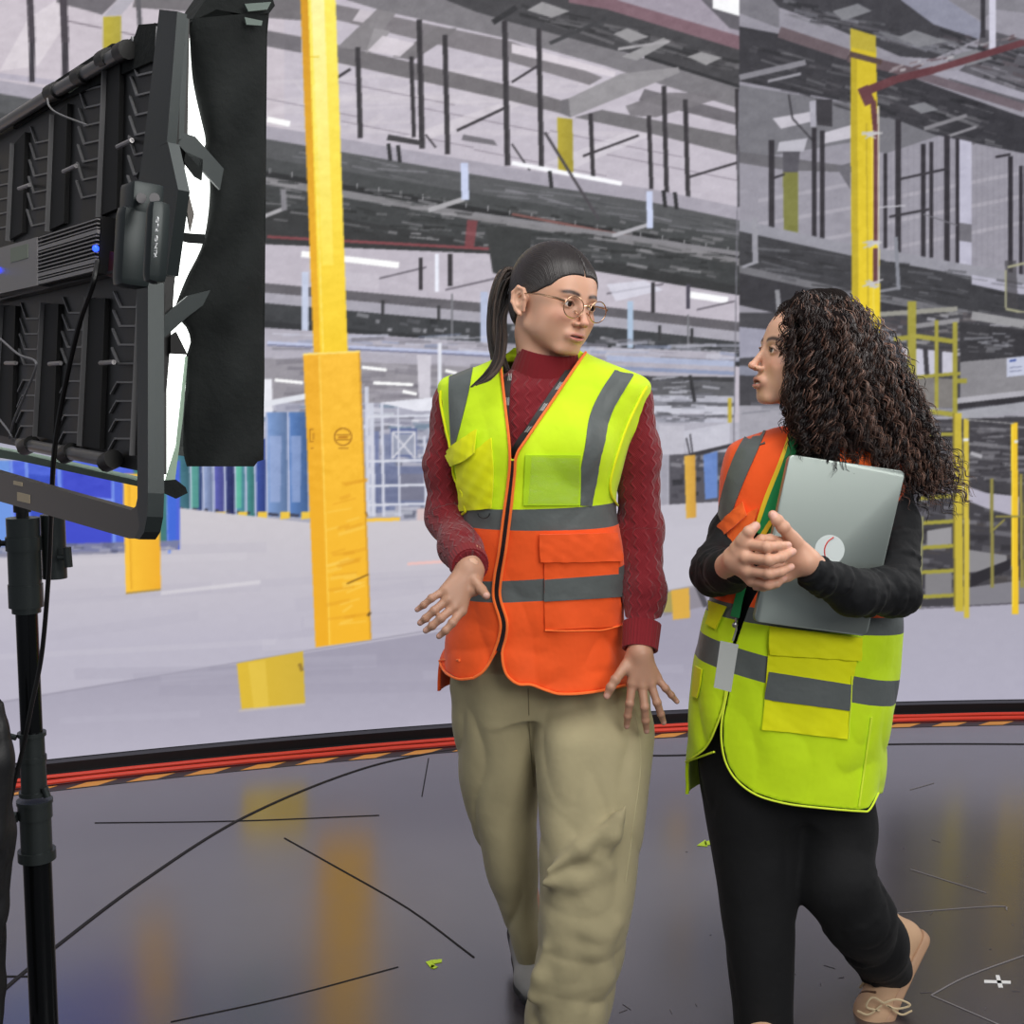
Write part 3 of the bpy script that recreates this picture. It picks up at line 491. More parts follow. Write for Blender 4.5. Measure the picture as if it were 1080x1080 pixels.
NM = {0: ('screen_picture', None), 1: ('displayed_column', 'tall yellow column with padded foot shown on the screen'), 2: ('displayed_column', 'short yellow column piece at the left of the screen picture'), 3: ('displayed_column', 'small far yellow column in the screen picture'),
      4: ('displayed_column', 'yellow column behind the curly hair in the screen picture'), 5: ('displayed_cart', 'blue carts at the left of the screen picture'), 6: ('displayed_cart', 'row of blue grey carts in the screen picture'), 7: ('displayed_ladder', 'yellow caged ladder in the screen picture'),
      8: ('displayed_post', 'thin yellow post beside the ladder in the screen picture'), 9: ('displayed_post', 'bright yellow post at the right edge of the screen picture'), 10: ('displayed_post', 'yellow bollard between the two people in the screen picture'), 11: ('displayed_column', 'cut off yellow column piece low on the screen picture')}
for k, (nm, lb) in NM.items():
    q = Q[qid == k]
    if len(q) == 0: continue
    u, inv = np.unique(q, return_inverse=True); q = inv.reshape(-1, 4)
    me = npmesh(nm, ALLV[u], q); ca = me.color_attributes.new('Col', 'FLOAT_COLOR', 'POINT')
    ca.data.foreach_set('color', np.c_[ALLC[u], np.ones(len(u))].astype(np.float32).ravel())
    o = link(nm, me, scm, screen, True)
    if lb: o['label'] = lb
m = MB(); V = []; F = []
xa = np.linspace(-3.2, 4.55, 60)
for x in xa:
    for dy, z in ((.01, .041), (.01, 4.3), (.13, 4.3), (.13, .041)):
        n_ = np.array([x, float(wall_y(x))]) - WC; n_ /= np.linalg.norm(n_); V.append((x + n_[0] * dy, float(wall_y(x)) + n_[1] * dy, z))
for i in range(59):
    for k in range(4): F.append((i * 4 + k, i * 4 + (k + 1) % 4, i * 4 + 4 + (k + 1) % 4, i * 4 + 4 + k))
F += [(0, 1, 2, 3), (239, 238, 237, 236)]
m.add(V, F); m.build('screen_housing', kerb, screen)
# ------------------------------------------------------------------ volume modelling kit
class Vol:
    def __init__(s, lo, hi, h):
        s.lo = np.array(lo, float); s.h = h; s.n = np.ceil((np.array(hi, float) - s.lo) / h).astype(int) + 1
        s.a = np.full(s.n, 1.0, np.float32)
    def win(s, lo, hi):
        i0 = np.clip(np.floor((np.asarray(lo) - s.lo) / s.h).astype(int), 0, s.n - 1); i1 = np.clip(np.ceil((np.asarray(hi) - s.lo) / s.h).astype(int) + 1, 1, s.n)
        ax = [(s.lo[k] + s.h * np.arange(i0[k], i1[k])).astype(np.float32) for k in range(3)]
        return tuple(slice(i0[k], i1[k]) for k in range(3)), ax[0][:, None, None], ax[1][None, :, None], ax[2][None, None, :]
    def full(s): return s.win(s.lo, s.lo + s.h * s.n)
    def put(s, sl, d, k=0.0, op='add'):
        a = s.a[sl]
        if a.size == 0: return
        d = np.broadcast_to(d, a.shape).astype(np.float32)
        if op == 'sub':
            d = -d
            if k > 0: t = np.clip(.5 - .5 * (a - d) / k, 0, 1); s.a[sl] = a * (1 - t) + d * t + k * t * (1 - t)
            else: s.a[sl] = np.maximum(a, d)
        else:
            if k > 0: t = np.clip(.5 + .5 * (a - d) / k, 0, 1); s.a[sl] = a * (1 - t) + d * t - k * t * (1 - t)
            else: s.a[sl] = np.minimum(a, d)
    def cone(s, p, q, r0, r1, k=0.0, op='add', sy=1.0):
        p = np.asarray(p, float); q = np.asarray(q, float); R = max(r0, r1) + k + 3 * s.h
        sl, X, Y, Z = s.win(np.minimum(p, q) - R, np.maximum(p, q) + R); v = q - p; L2 = v @ v + 1e-12
        dx, dy, dz = X - p[0], Y - p[1], Z - p[2]; t = np.clip((dx * v[0] + dy * v[1] + dz * v[2]) / L2, 0, 1)
        d = np.sqrt((dx - t * v[0]) ** 2 + ((dy - t * v[1]) * sy) ** 2 + (dz - t * v[2]) ** 2) - (r0 + (r1 - r0) * t); s.put(sl, d, k, op)
    def chain(s, pts, rs, k=0.004, op='add'):
        for i in range(len(pts) - 1): s.cone(pts[i], pts[i + 1], rs[i], rs[i + 1], k, op)
    def ell(s, c, r, k=0.0, op='add', R=None):
        c = np.asarray(c, float); r = np.asarray(r, float); m = r.max() + k + 3 * s.h
        sl, X, Y, Z = s.win(c - m, c + m); x, y, z = X - c[0], Y - c[1], Z - c[2]
        if R is not None: x, y, z = R[0][0] * x + R[0][1] * y + R[0][2] * z, R[1][0] * x + R[1][1] * y + R[1][2] * z, R[2][0] * x + R[2][1] * y + R[2][2] * z
        k0 = np.sqrt((x / r[0]) ** 2 + (y / r[1]) ** 2 + (z / r[2]) ** 2); k1 = np.sqrt((x / r[0] ** 2) ** 2 + (y / r[1] ** 2) ** 2 + (z / r[2] ** 2) ** 2) + 1e-9
        s.put(sl, k0 * (k0 - 1) / k1, k, op)
    def field(s, fn, lo=None, hi=None, k=0.0, op='add'):
        sl, X, Y, Z = s.win(lo, hi) if lo is not None else s.full(); s.put(sl, fn(X, Y, Z), k, op)
    def mesh(s):
        a = s.a; h = s.h; ins = a < 0
        c = ins[:-1, :-1, :-1].astype(np.int8)
        for i, j, k in ((1, 0, 0), (0, 1, 0), (0, 0, 1), (1, 1, 0), (1, 0, 1), (0, 1, 1), (1, 1, 1)):
            c = c + ins[i:a.shape[0] - 1 + i, j:a.shape[1] - 1 + j, k:a.shape[2] - 1 + k]
        I, J, K = np.nonzero((c > 0) & (c < 8)); idx = np.full(c.shape, -1, np.int32); idx[I, J, K] = np.arange(len(I))
        co = {(i, j, k): a[I + i, J + j, K + k] for i in (0, 1) for j in (0, 1) for k in (0, 1)}
        S = np.zeros((len(I), 3)); n = np.zeros(len(I)); keys = list(co)
        for u in keys:
            for ax in range(3):
                if u[ax] == 0:
                    v = list(u); v[ax] = 1; v = tuple(v); x, y = co[u], co[v]; m = (x < 0) != (y < 0); t = np.where(m, x / np.where(m, x - y, 1), 0)
                    p = np.array(u, float)[None, :].repeat(len(I), 0); p[:, ax] += t; S[m] += p[m]; n[m] += 1
        V = s.lo + h * (np.stack([I, J, K], 1) + S / n[:, None]); Fs = []
        for ax in range(3):
            b = [slice(None)] * 3; e = [slice(None)] * 3; b[ax] = slice(0, -1); e[ax] = slice(1, None)
            A = ins[tuple(b)]; B = ins[tuple(e)]; i, j, k = np.nonzero(A != B); P = np.stack([i, j, k], 1); o1, o2 = [q for q in range(3) if q != ax]
            ok = (P[:, o1] > 0) & (P[:, o2] > 0) & (P[:, o1] < c.shape[o1]) & (P[:, o2] < c.shape[o2]); P = P[ok]
            def g(d1, d2):
                q = P.copy(); q[:, o1] -= d1; q[:, o2] -= d2; return idx[q[:, 0], q[:, 1], q[:, 2]]
            q = np.stack([g(1, 1), g(0, 1), g(0, 0), g(1, 0)], 1); fl = A[P[:, 0], P[:, 1], P[:, 2]]
            if ax == 1: fl = ~fl
            q[~fl] = q[~fl][:, ::-1]; Fs.append(q)
        F = np.concatenate(Fs); F = F[(F >= 0).all(1)]; return V, F
def polysd(px, py, pts):                             # signed distance to polygon, in pixels
    P = np.asarray(pts, float); d = np.full(np.broadcast(px, py).shape, 1e9, np.float32); s = np.zeros(d.shape, bool); n = len(P)
    for i in range(n):
        a = P[i]; b_ = P[(i + 1) % n]; e = b_ - a; wx, wy = px - a[0], py - a[1]; t = np.clip((wx * e[0] + wy * e[1]) / (e @ e + 1e-9), 0, 1)
        d = np.minimum(d, (wx - t * e[0]) ** 2 + (wy - t * e[1]) ** 2)
        if a[1] != b_[1]: s ^= ((a[1] > py) != (b_[1] > py)) & (px < e[0] * (py - a[1]) / e[1] + a[0])
    return np.where(s, -1, 1) * np.sqrt(d)
def loft(rows):                                       # rows: y, left x, right x, plan Y, half depth  (photo measures at that distance)
    Z = []; CX = []; CY = []; RX = []; RY = []
    for y, xl, xr, Yc, dr in rows:
        a = at(xl, y, Yc); b_ = at(xr, y, Yc); Z.append((a[2] + b_[2]) / 2); CX.append((a[0] + b_[0]) / 2); RX.append((b_[0] - a[0]) / 2); CY.append(Yc); RY.append(dr)
    o = np.argsort(Z); Z, CX, CY, RX, RY = [np.array(v)[o] for v in (Z, CX, CY, RX, RY)]
    zz = np.linspace(Z[0], Z[-1], 300)
    def sm(v):
        v = np.interp(zz, Z, v); kk = np.ones(15) / 15; return np.convolve(np.pad(v, 7, mode='edge'), kk, 'valid')
    T = [sm(v) for v in (CX, CY, RX, RY)]
    def f(X, Y, Zz, inset=0.0, n=2.25):
        zf = Zz.ravel(); cx, cy, rx, ry = [np.interp(zf, zz, t).reshape(Zz.shape) for t in T]; rx = np.maximum(rx - inset, .004); ry = np.maximum(ry - inset, .004)
        ax, ay = np.abs(X - cx), np.abs(Y - cy); q = ((ax / rx) ** n + (ay / ry) ** n) ** (1 / n) + 1e-6; l = np.sqrt(ax ** 2 + ay ** 2); d = np.where(q > .15, l * (1 - 1 / q), -np.minimum(rx, ry) * .85)
        return np.maximum(np.maximum(d, Zz - zz[-1] + inset), zz[0] - Zz + inset)
    f.z0, f.z1 = zz[0], zz[-1]; f.cy = lambda Zz: np.interp(Zz.ravel(), zz, T[1]).reshape(Zz.shape); return f
def folds(seed, amp, ks, n=7):
    R = np.random.RandomState(seed); K = R.randn(n, 3) * np.array(ks)[None, :]; ph = R.uniform(0, 6.28, n)
    def f(X, Y, Z):
        s = 0; wx = .012 * np.sin(Z * 23 + X * 14 + seed); wz = .015 * np.sin(X * 21 + Y * 13 + seed * 2)
        for k, p in zip(K, ph): s = s + np.sin(k[0] * (X + wx) + k[1] * Y + k[2] * (Z + wz) + p)
        s = s / math.sqrt(n); return amp * (1 - 1.6 * np.abs(np.tanh(s * 1.1)))
    return f
def setcol(me, C, name='Col'):
    ca = me.color_attributes.new(name, 'FLOAT_COLOR', 'POINT'); ca.data.foreach_set('color', np.c_[C, np.ones(len(C))].astype(np.float32).ravel())
def setuv(me, UV, name='UVMap'):
    uv = me.uv_layers.new(name=name); li = np.empty(len(me.loops), np.int32); me.loops.foreach_get('vertex_index', li); uv.data.foreach_set('uv', UV[li].astype(np.float32).ravel())
def bvh(V, F): return BVHTree.FromPolygons([tuple(v) for v in V], [tuple(int(i) for i in f) for f in F])
CV = Vector(CAM)
def hit(T, px, py, Yd, off=0.0):
    d = Vector(at(px, py, Yd)) - CV; d.normalize(); p, n, i, t = T.ray_cast(CV, d)
    if p is None or abs(p.y - Yd) > .22: p, n, i, t = T.find_nearest(Vector(at(px, py, Yd)))
    if n.y > 0.2: n = -n
    return np.array(p + n * off), np.array(n)
def drape(name, T, A, B, Yd, off, mt, parent, nu=10, nv=30, thick=.003, smooth=True, curve=True, jit=0.0, seed=1):
    """patch of cloth between two edge lines given in photo pixels, laid on the surface T"""
    def rs(P, n):
        P = np.asarray(P, float)
        if curve and len(P) > 2: P = spl(P, 8)
        s = np.r_[0, np.cumsum(np.linalg.norm(np.diff(P, axis=0), axis=1))]; t = np.linspace(0, s[-1], n); return np.stack([np.interp(t, s, P[:, 0]), np.interp(t, s, P[:, 1])], 1)
    a, b_ = rs(A, nv), rs(B, nv); top = []; bot = []; R = np.random.RandomState(seed); ph = R.uniform(0, 6, 4)
    for i in range(nv):
        for j in range(nu):
            p = a[i] + (b_[i] - a[i]) * j / (nu - 1); e = jit * (math.sin(p[0] * .35 + p[1] * .22 + ph[0]) + .7 * math.sin(p[1] * .5 - p[0] * .3 + ph[1]) + .6 * math.sin(p[0] * .9 + ph[2])) if jit else 0
            h_, n_ = hit(T, p[0], p[1], Yd, 0); top.append(h_ + n_ * (off + e)); bot.append(h_ + n_ * (off - thick))
    V = np.array(top + bot)
    top = V[:nv * nu].reshape(nv, nu, 3)
    for _ in range(1):
        t2 = top.copy(); t2[1:-1, 1:-1] = (top[1:-1, 1:-1] * 2 + top[:-2, 1:-1] + top[2:, 1:-1] + top[1:-1, :-2] + top[1:-1, 2:]) / 6; top = t2
    V[:nv * nu] = top.reshape(-1, 3); o = nv * nu; F = []
    for i in range(nv - 1):
        for j in range(nu - 1):
            q = (i * nu + j, i * nu + j + 1, (i + 1) * nu + j + 1, (i + 1) * nu + j); F.append(q); F.append(tuple(o + v for v in q[::-1]))
    rim = [j for j in range(nu)] + [i * nu + nu - 1 for i in range(1, nv)] + [(nv - 1) * nu + j for j in range(nu - 2, -1, -1)] + [i * nu for i in range(nv - 2, 0, -1)]
    for i in range(len(rim)): x, y = rim[i], rim[(i + 1) % len(rim)]; F.append((x, o + x, o + y, y))
    m = MB(); m.add(V, F); return m.build(name, mt, parent, smooth)
def cord(name, T, P, Yd, off, r, mt, parent, m=None, n=6):
    P = spl([np.array(p, float) for p in P], 8); pts = [hit(T, p[0], p[1], Yd, off)[0] for p in P]
    pts = np.array(pts); 
    if len(pts) > 4: pts[1:-1] = (pts[:-2] + 2 * pts[1:-1] + pts[2:]) / 4
    mm = m or MB(); mm.tube(pts, r, n); return mm if m is not None else mm.build(name, mt, parent)
def basis(fwd, roll=0.0):
    f = Vector(fwd).normalized(); l = f.cross(Vector((0, 0, 1))).normalized() * -1; u = f.cross(l) * 1
    if u.z < 0: u = -u
    l = Vector(f).cross(u) * 1                      # x axis: to the person's own right is -x
    R = Matrix(((l.x, f.x, u.x), (l.y, f.y, u.y), (l.z, f.z, u.z)))
    return np.array(R @ Matrix.Rotation(roll, 3, 'Y'))
# ------------------------------------------------------------------ studio light panel at the left
O = at(165, 300, 1.40); E1 = np.array([-.593, .805, 0]); NF = np.array([.805, .593, 0])
tl = math.radians(5.0); PU = np.array([0, 0, math.cos(tl)]) + NF * math.sin(tl); PN = np.cross(E1, PU); PN /= np.linalg.norm(PN)
if PN @ NF < 0: PN = -PN
def rayd(px, py): return AF + AR * (px - 540) / FPX + AU * (540 - py) / FPX
def bk(px, py, o=0.0): d = rayd(px, py); return CAM + d * (((O + PN * o - CAM) @ PN) / (d @ PN))          # on the back face
def sd(px, py, o=0.0): d = rayd(px, py); return CAM + d * (((O - E1 * o - CAM) @ E1) / (d @ E1))            # on the near side
blk = bump(mat('black_housing', rgb(10, 11, 12), .45, .1), 60, .2, .001); gm = bump(mat('green_black_metal', rgb(36, 44, 45), .38, .35), 90, .15, .0006)
ribm = mat('rib_grey', rgb(124, 124, 126), .45, .3); sil = mat('silver_metal', rgb(150, 148, 150), .38, .6); dk = mat('deep_black', rgb(12, 12, 13), .7)
brm = mat('yoke_grey', rgb(84, 80, 76), .42, .35); fab = bump(bump(mat('black_fabric', rgb(20, 24, 24), .85, 0, .3, sheen=.0), 420, .4, .001), 14, .5, .01, colvar=.15)
lamp = empty('studio_light', (O[0], O[1], 0), 'large black studio light panel on a stand, seen from behind, with black fabric skirt', 'studio light'); lamp.location = tuple(bk(60, 300))
def quad3(m, pts, vec): m.prism(pts, vec)
m = MB(); m.prism([bk(163, 24), bk(-60, 170), bk(-60, 455), bk(163, 500)], PN * .014); m.build('panel_body', blk, lamp, smooth=False)
def barp(m, P, wdt, dep, o): # flat bars on the back plane, photo points
    for a, b_ in zip(P[:-1], P[1:]):
        A, B = bk(*a, o), bk(*b_, o); d = B - A; L_ = np.linalg.norm(d); d /= L_ + 1e-9; c = np.cross(PN, d); m.box((A + B) / 2, (L_ + wdt * .8, wdt, dep), [d, c, PN])
for xs_, y0, y1, s in ((10, 152, 254, .8), (52, 122, 244, .92), (106, 66, 229, 1.0), (163, 30, 215, 1.1)):
    m = MB(); barp(m, [(xs_ + (7 if y0 < 100 else 5), y0), (xs_, y1)], .0018, .012, -.006)
    yy = y0 + 26
    while yy < y1 - 6:
        t = (yy - y0) / (y1 - y0); xx = xs_ + 6 * (1 - t); w_ = 26 * s; sl = -.30
        barp(m, [(xx - w_, yy - 15 * s), (xx - w_ * .78, yy + 3), (xx - 2, yy + sl * w_ * .78 + 5)], .0022, .003, -.0015); yy += 19 * s
    m.build('heat_sink', ribm, lamp, smooth=False)
    m = MB(); m.prism([bk(xs_ + 8, y0 + 2), bk(xs_ + 26 * s, y0 - 12), bk(xs_ + 22 * s, y1 - 8), bk(xs_ + 3, y1)], -PN * .006); m.build('driver_cover', dk, lamp, smooth=False)
for xs_, y0, y1, s in ((0, 322, 458, .8), (43, 320, 460, .9), (90, 314, 470, 1.0), (146, 308, 480, 1.1)):
    m = MB(); barp(m, [(xs_ + 4, y0), (xs_ - 4, y1)], .0018, .012, -.006); yy = y0 + 14
    while yy < y1 - 8:
        xx = xs_ + 3 - 7 * (yy - y0) / (y1 - y0); w_ = 24 * s; k_ = 1 if yy < (y0 + y1) / 2 else -1
        barp(m, [(xx - w_ * 1.05, yy - 14 * k_), (xx - w_ * .8, yy + 2), (xx - 4, yy + 2)] + ([(xx, yy - 12 * k_)]), .0022, .003, -.0015); yy += 18 * s
    m.build('heat_sink', ribm, lamp, smooth=False)
    m = MB(); m.prism([bk(xs_ + 6, y0 + 2), bk(xs_ + 26 * s, y0 + 1), bk(xs_ + 20 * s, y1 + 4), bk(xs_ - 2, y1)], -PN * .006); m.build('driver_cover', dk, lamp, smooth=False)
for a, b_ in (((20, 199), (31, 195)), ((67, 181), (80, 175)), ((124, 155), (139, 148)), ((6, 383), (17, 383)), ((52, 384), (64, 383)), ((106, 383), (120, 382))):
    m = MB(); m.tube([bk(*a, -.03), bk(*b_, -.03)], .0028, 8); m.tube([bk(*b_, -.03), bk(*b_, .0)], .002, 6); m.build('latch_handle', sil, lamp)
# control box with louvres
m = MB(); m.prism([bk(-20, 267, -.03), bk(39, 250, -.03), bk(39, 301, -.03), bk(-20, 314, -.03)], PN * .03); cb = m.build('control_box', sil, lamp, smooth=False)
m = MB(); m.prism([bk(39, 250, -.024), bk(108, 228, -.024), bk(103, 288, -.024), bk(39, 301, -.024)], PN * .024); m.build('vent_backing', dk, lamp, smooth=False)
m = MB()
for k in range(13):
    t = (k + .5) / 13; w_ = .0048 if k in (3, 10, 12) else .0016; barp(m, [(39, 250 + 51 * t), (104 - 3 * t, 229 + 57 * t)], w_, .004, -.027)
m.build('vent_slats', sil, lamp, smooth=False)
m = MB(); m.prism([bk(11, 262, -.0308), bk(29, 257, -.0308), bk(29, 272, -.0308), bk(11, 277, -.0308)], PN * .0008); m.build('display_label', mat('label_green_grey', rgb(128, 138, 124), .5), lamp, smooth=False)
led = mat('blue_led', rgb(20, 40, 255), .3, emit=rgb(30, 60, 255), est=5)
for x, y, r in ((101, 262, .004), (-1, 285, .005)): m = MB(); m.ball(bk(x, y, -.03), r, 12); m.build('blue_indicator', led, lamp)
m = MB(); m.prism([bk(106, 262, -.012), bk(126, 268, -.012), bk(122, 294, -.012), bk(104, 288, -.012)], PN * .012); m.build('red_socket', mat('dark_red_plastic', rgb(72, 30, 34), .5), lamp, smooth=False)
m = MB(); barp(m, [(-20, 322), (128, 286)], .003, .012, -.008); m.build('frame_rail', mat('rail_grey', rgb(70, 70, 73), .4, .4), lamp, smooth=False)
# rails with straps at top and bottom
tgm = mat('tube_grey', rgb(104, 104, 106), .35, .5)
for P_ in ([(-30, 152), (58, 97), (134, 52)], [(22, 468), (112, 485)]):
    m = MB(); m.tube([bk(*p, -.012) for p in P_], .0085, 12); m.build('frame_tube', tgm, lamp)
for x, y in ((57, 97), (86, 80), (112, 62), (131, 54), (30, 470), (72, 478), (116, 486)): m = MB(); m.tube([bk(x - 4, y + 2, -.012), bk(x + 4, y - 2, -.012)], .0115, 12); m.build('tube_clamp', blk, lamp)
m = MB(); m.prism([bk(14, 122, -.004), bk(50, 92, -.004), bk(60, 84, -.004), bk(118, 46, -.004), bk(140, 44, -.004), bk(146, 26, -.004), bk(170, 24, -.004), bk(170, 60, -.004), bk(60, 108, -.004), bk(14, 136, -.004)], PN * .012); m.build('top_flap', fab, lamp, smooth=False)
m = MB(); m.prism([bk(71, 92, -.006), bk(103, 70, -.006), bk(103, 76, -.006), bk(72, 98, -.006)], PN * .002); m.build('diffuser_edge', mat('pale_green_cloth', rgb(170, 188, 170), .7), lamp, smooth=False); m = MB(); m.prism([bk(30, 118, -.006), bk(48, 101, -.006), bk(49, 104, -.006), bk(31, 121, -.006)], PN * .002); m.build('diffuser_edge', mat('pale_green_cloth', rgb(170, 188, 170), .7), lamp, smooth=False)
m = MB(); m.tube(spl([bk(50, 104, -.03), bk(52, 112, -.035), bk(62, 120, -.035), bk(92, 132, -.03)], 6), .0013, 6); m.build('thin_wire', ribm, lamp)
m = MB(); m.tube(spl([bk(138, 240, -.03), bk(133, 255, -.035), bk(128, 262, -.034), bk(126, 276, -.03), bk(134, 262, -.035)], 6), .0011, 6); m.build('grey_wire', mat('wire_grey', rgb(120, 120, 124), .5), lamp); m = MB(); m.tube(spl([bk(0, 357, -.04), bk(20, 374, -.04), bk(37, 381, -.04), bk(35, 396, -.04), bk(16, 440, -.04), bk(10, 462, -.03)], 6), .0017, 6); m.build('grey_wire', bpy.data.materials['wire_grey'], lamp); m = MB(); m.tube(spl([bk(-4, 438, -.035), bk(10, 456, -.035), bk(14, 466, -.03)], 6), .0016, 6); m.build('grey_wire', mat('wire_grey', rgb(120, 120, 124), .5), lamp)
# side of the panel, glowing face and fabric skirt
m = MB(); m.prism([sd(180, 16, .012), sd(200, 20, .012), sd(198, 143, .012), sd(195, 175, .012), sd(190, 250, .012), sd(184, 300, .012), sd(179, 372, .012), sd(168, 506, .012), sd(150, 512, .012), sd(158, 300, .012)], E1 * .012); m.build('side_rail', blk, lamp, smooth=False)
glow = mat('lit_diffuser', (0.8, 0.8, 0.8, 1), .6, emit=rgb(250, 255, 250), est=2.2)
m = MB(); m.prism([sd(184, 40, -.006), sd(222, 40, -.006), sd(222, 368, -.006), sd(178, 368, -.006)], E1 * .01); m.build('glowing_face', glow, lamp, smooth=False)
m = MB(); m.prism([sd(166, 368, -.006), sd(200, 368, -.006), sd(189, 470, -.006), sd(178, 516, -.006), sd(166, 510, -.006)], E1 * .01); m.build('glowing_face', glow, lamp, smooth=False)
m = MB(); m.prism([bk(158, 40, .03), bk(-60, 180, .03), bk(-60, 450, .03), bk(158, 490, .03)], PN * .01); m.build('glowing_face', glow, lamp, smooth=False)
FL = [(199, 20), (202, 74), (206, 100), (212, 126), (217, 150), (213, 166), (221, 190), (219, 230), (212, 262), (198, 290), (189, 312), (184, 330), (197, 346), (201, 362), (196, 376), (196, 400), (193, 470), (197, 492)]
FR = [(284, 12), (281, 60), (280, 200), (279, 330), (279, 400), (278, 440), (277, 476), (268, 492)]
def skirt_patch(L_, R2, n, nn, name, mt, dep):
    a = spl([np.array(p, float) for p in L_], 5); s = np.r_[0, np.cumsum(np.linalg.norm(np.diff(a, axis=0), axis=1))]; t = np.linspace(0, s[-1], n); a = np.stack([np.interp(t, s, a[:, 0]), np.interp(t, s, a[:, 1])], 1)
    c = spl([np.array(p, float) for p in R2], 5); s = np.r_[0, np.cumsum(np.linalg.norm(np.diff(c, axis=0), axis=1))]; t = np.linspace(0, s[-1], n); c = np.stack([np.interp(t, s, c[:, 0]), np.interp(t, s, c[:, 1])], 1)
    V = []; F = []
    for back in (0, 1):
        for i in range(n):
            for j in range(nn):
                u = j / (nn - 1); p = a[i] * (1 - u) + c[i] * u; bul = .016 * math.sin(math.pi * u) ** .6 + .005 * math.sin(6 * u + i * .08) * math.sin(math.pi * u) + .003 * math.sin(i * .5 + 4 * u)
                V.append(sd(p[0], p[1], bul - (dep if back else 0)))
    o = n * nn
    for i in range(n - 1):
        for j in range(nn - 1):
            q = (i * nn + j, i * nn + j + 1, (i + 1) * nn + j + 1, (i + 1) * nn + j); F.append(q); F.append(tuple(o + v for v in q[::-1]))
    rim = list(range(nn)) + [i * nn + nn - 1 for i in range(1, n)] + [(n - 1) * nn + j for j in range(nn - 2, -1, -1)] + [i * nn for i in range(n - 2, 0, -1)]
    for i in range(len(rim)): x, y = rim[i], rim[(i + 1) % len(rim)]; F.append((x, y, o + y, o + x))
    m = MB(); m.add(V, F); return m.build(name, mt, lamp)
skirt_patch(FL, FR, 60, 24, 'fabric_skirt', fab, .02)
m = MB(); m.prism([sd(276, 12, .0), sd(282, 12, .0), sd(278, 485, .0), sd(262, 490, .0), sd(268, 480, .0)], E1 * .8); m.build('skirt_far_edge', fab, lamp, smooth=False)
m = MB(); m.prism([sd(226, -14, .006), sd(285, -10, .006), sd(290, 6, .006), sd(284, 14, .006), sd(262, 16, .006), sd(228, 10, .006), sd(200, 24, .006)], E1 * .06); m.build('skirt_top_knot', fab, lamp, smooth=False)
m = MB(); m.prism([sd(258, 4, .016), sd(286, 2, .016), sd(282, 10, .016), sd(262, 12, .016)], E1 * .004); m.prism([sd(258, 18, .02), sd(277, 22, .02), sd(276, 27, .02), sd(260, 26, .02)], E1 * .002); m.build('velcro_patch', mat('grey_green', rgb(96, 110, 104), .6), lamp, smooth=False)
for pts, nm, mt in (([(187, 138), (206, 144), (236, 178), (232, 200), (188, 152)], 'strap', gm), ([(196, 160), (214, 168), (213, 190), (206, 186), (194, 170)], 'strap', fab), ([(191, 185), (195, 188), (205, 226), (201, 244)], 'strap', brm), ([(176, 243), (200, 246), (216, 247), (216, 257), (200, 256), (186, 252), (176, 256)], 'strap', fab), ([(167, 338), (186, 322), (198, 312), (222, 306), (214, 322), (198, 334), (167, 362)], 'strap', gm), ([(180, 354), (186, 350), (198, 374), (180, 373)], 'strap', dk), ([(160, 508), (186, 506), (196, 514), (198, 520), (186, 526), (160, 514)], 'hem_corner', fab)):
    m = MB(); m.prism([sd(x, y, .022) for x, y in pts], E1 * .004); m.build(nm, mt, lamp, smooth=False)
m = MB(); m.prism([sd(196, 466 - 90, .004), sd(198, 376, .004), sd(193, 440, .004), sd(184, 512, .004), sd(172, 516, .004), sd(186, 470, .004)], E1 * .003); m.build('diffuser_edge', mat('pale_green_edge', rgb(150, 176, 156), .7), lamp, smooth=False)
m = MB(); m.prism([bk(-60, 462, .035), bk(20, 478, .035), bk(150, 508, .035), bk(150, 514, .035), bk(20, 486, .035), bk(-60, 474, .035)], PN * .03); m.build('diffuser_edge', mat('pale_green_hem', rgb(120, 138, 126), .8), lamp, smooth=False)
# yoke
m = MB(); m.prism([bk(168, 10, -.045), bk(187, 12, -.045), bk(176, 150, -.045), bk(150, 166, -.045)], PN * .010); m.prism([sd(186, 12, .03), sd(199, 20, .03), sd(194, 145, .03), sd(175, 152, .03)], E1 * .02)
m.prism([bk(150, 165, -.045), bk(177, 150, -.045), bk(188, 200, -.045), bk(176, 290, -.045), bk(144, 290, -.045), bk(146, 190, -.045)], PN * .012); ar = m.build('yoke_arm', gm, lamp, smooth=False)
for x, y in ((190, 46), (168, 188), (149, 186)): m = MB(); m.tube([sd(x, y, .04), sd(x, y, .03)], .005, 10); m.build('bolt', blk, ar)
YO = -.075
def yk(px, py, o=0.0): return bk(px, py, YO + o)
arm = [(155, 270), (155, 400), (155, 525), (153, 545), (146, 553), (130, 551), (60, 532), (0, 514), (-60, 497)]
m = MB(); m.prism([yk(144, 276), yk(155, 276), yk(155, 500), yk(155, 520), yk(154, 545), yk(151, 560), yk(146, 568), yk(136, 568), yk(60, 546), yk(-60, 512), yk(-60, 480), yk(60, 516), yk(138, 538), yk(143, 534), yk(145, 525)], PN * .013); yoke = m.build('yoke_bar', brm, lamp, smooth=False)
m = MB(); m.prism([yk(144, 276, -.002), yk(156, 276, -.002), yk(156, 520, -.002), yk(155, 545, -.002), yk(152, 561, -.002), yk(147, 569, -.002), yk(142, 568, -.002), yk(147, 556, -.002), yk(145, 540, -.002)], PN * .016); m.build('yoke_edge', gm, yoke, smooth=False)
m = MB(); m.prism([yk(18, 519, -.0008), yk(31, 522, -.0008), yk(31, 531, -.0008), yk(18, 528, -.0008)], PN * .001); m.prism([yk(14, 507, -.001), yk(23, 509, -.001), yk(23, 513, -.001), yk(14, 511, -.001)], PN * .001); m.build('tape_label', mat('label_tan', rgb(196, 180, 150), .6), yoke, smooth=False)
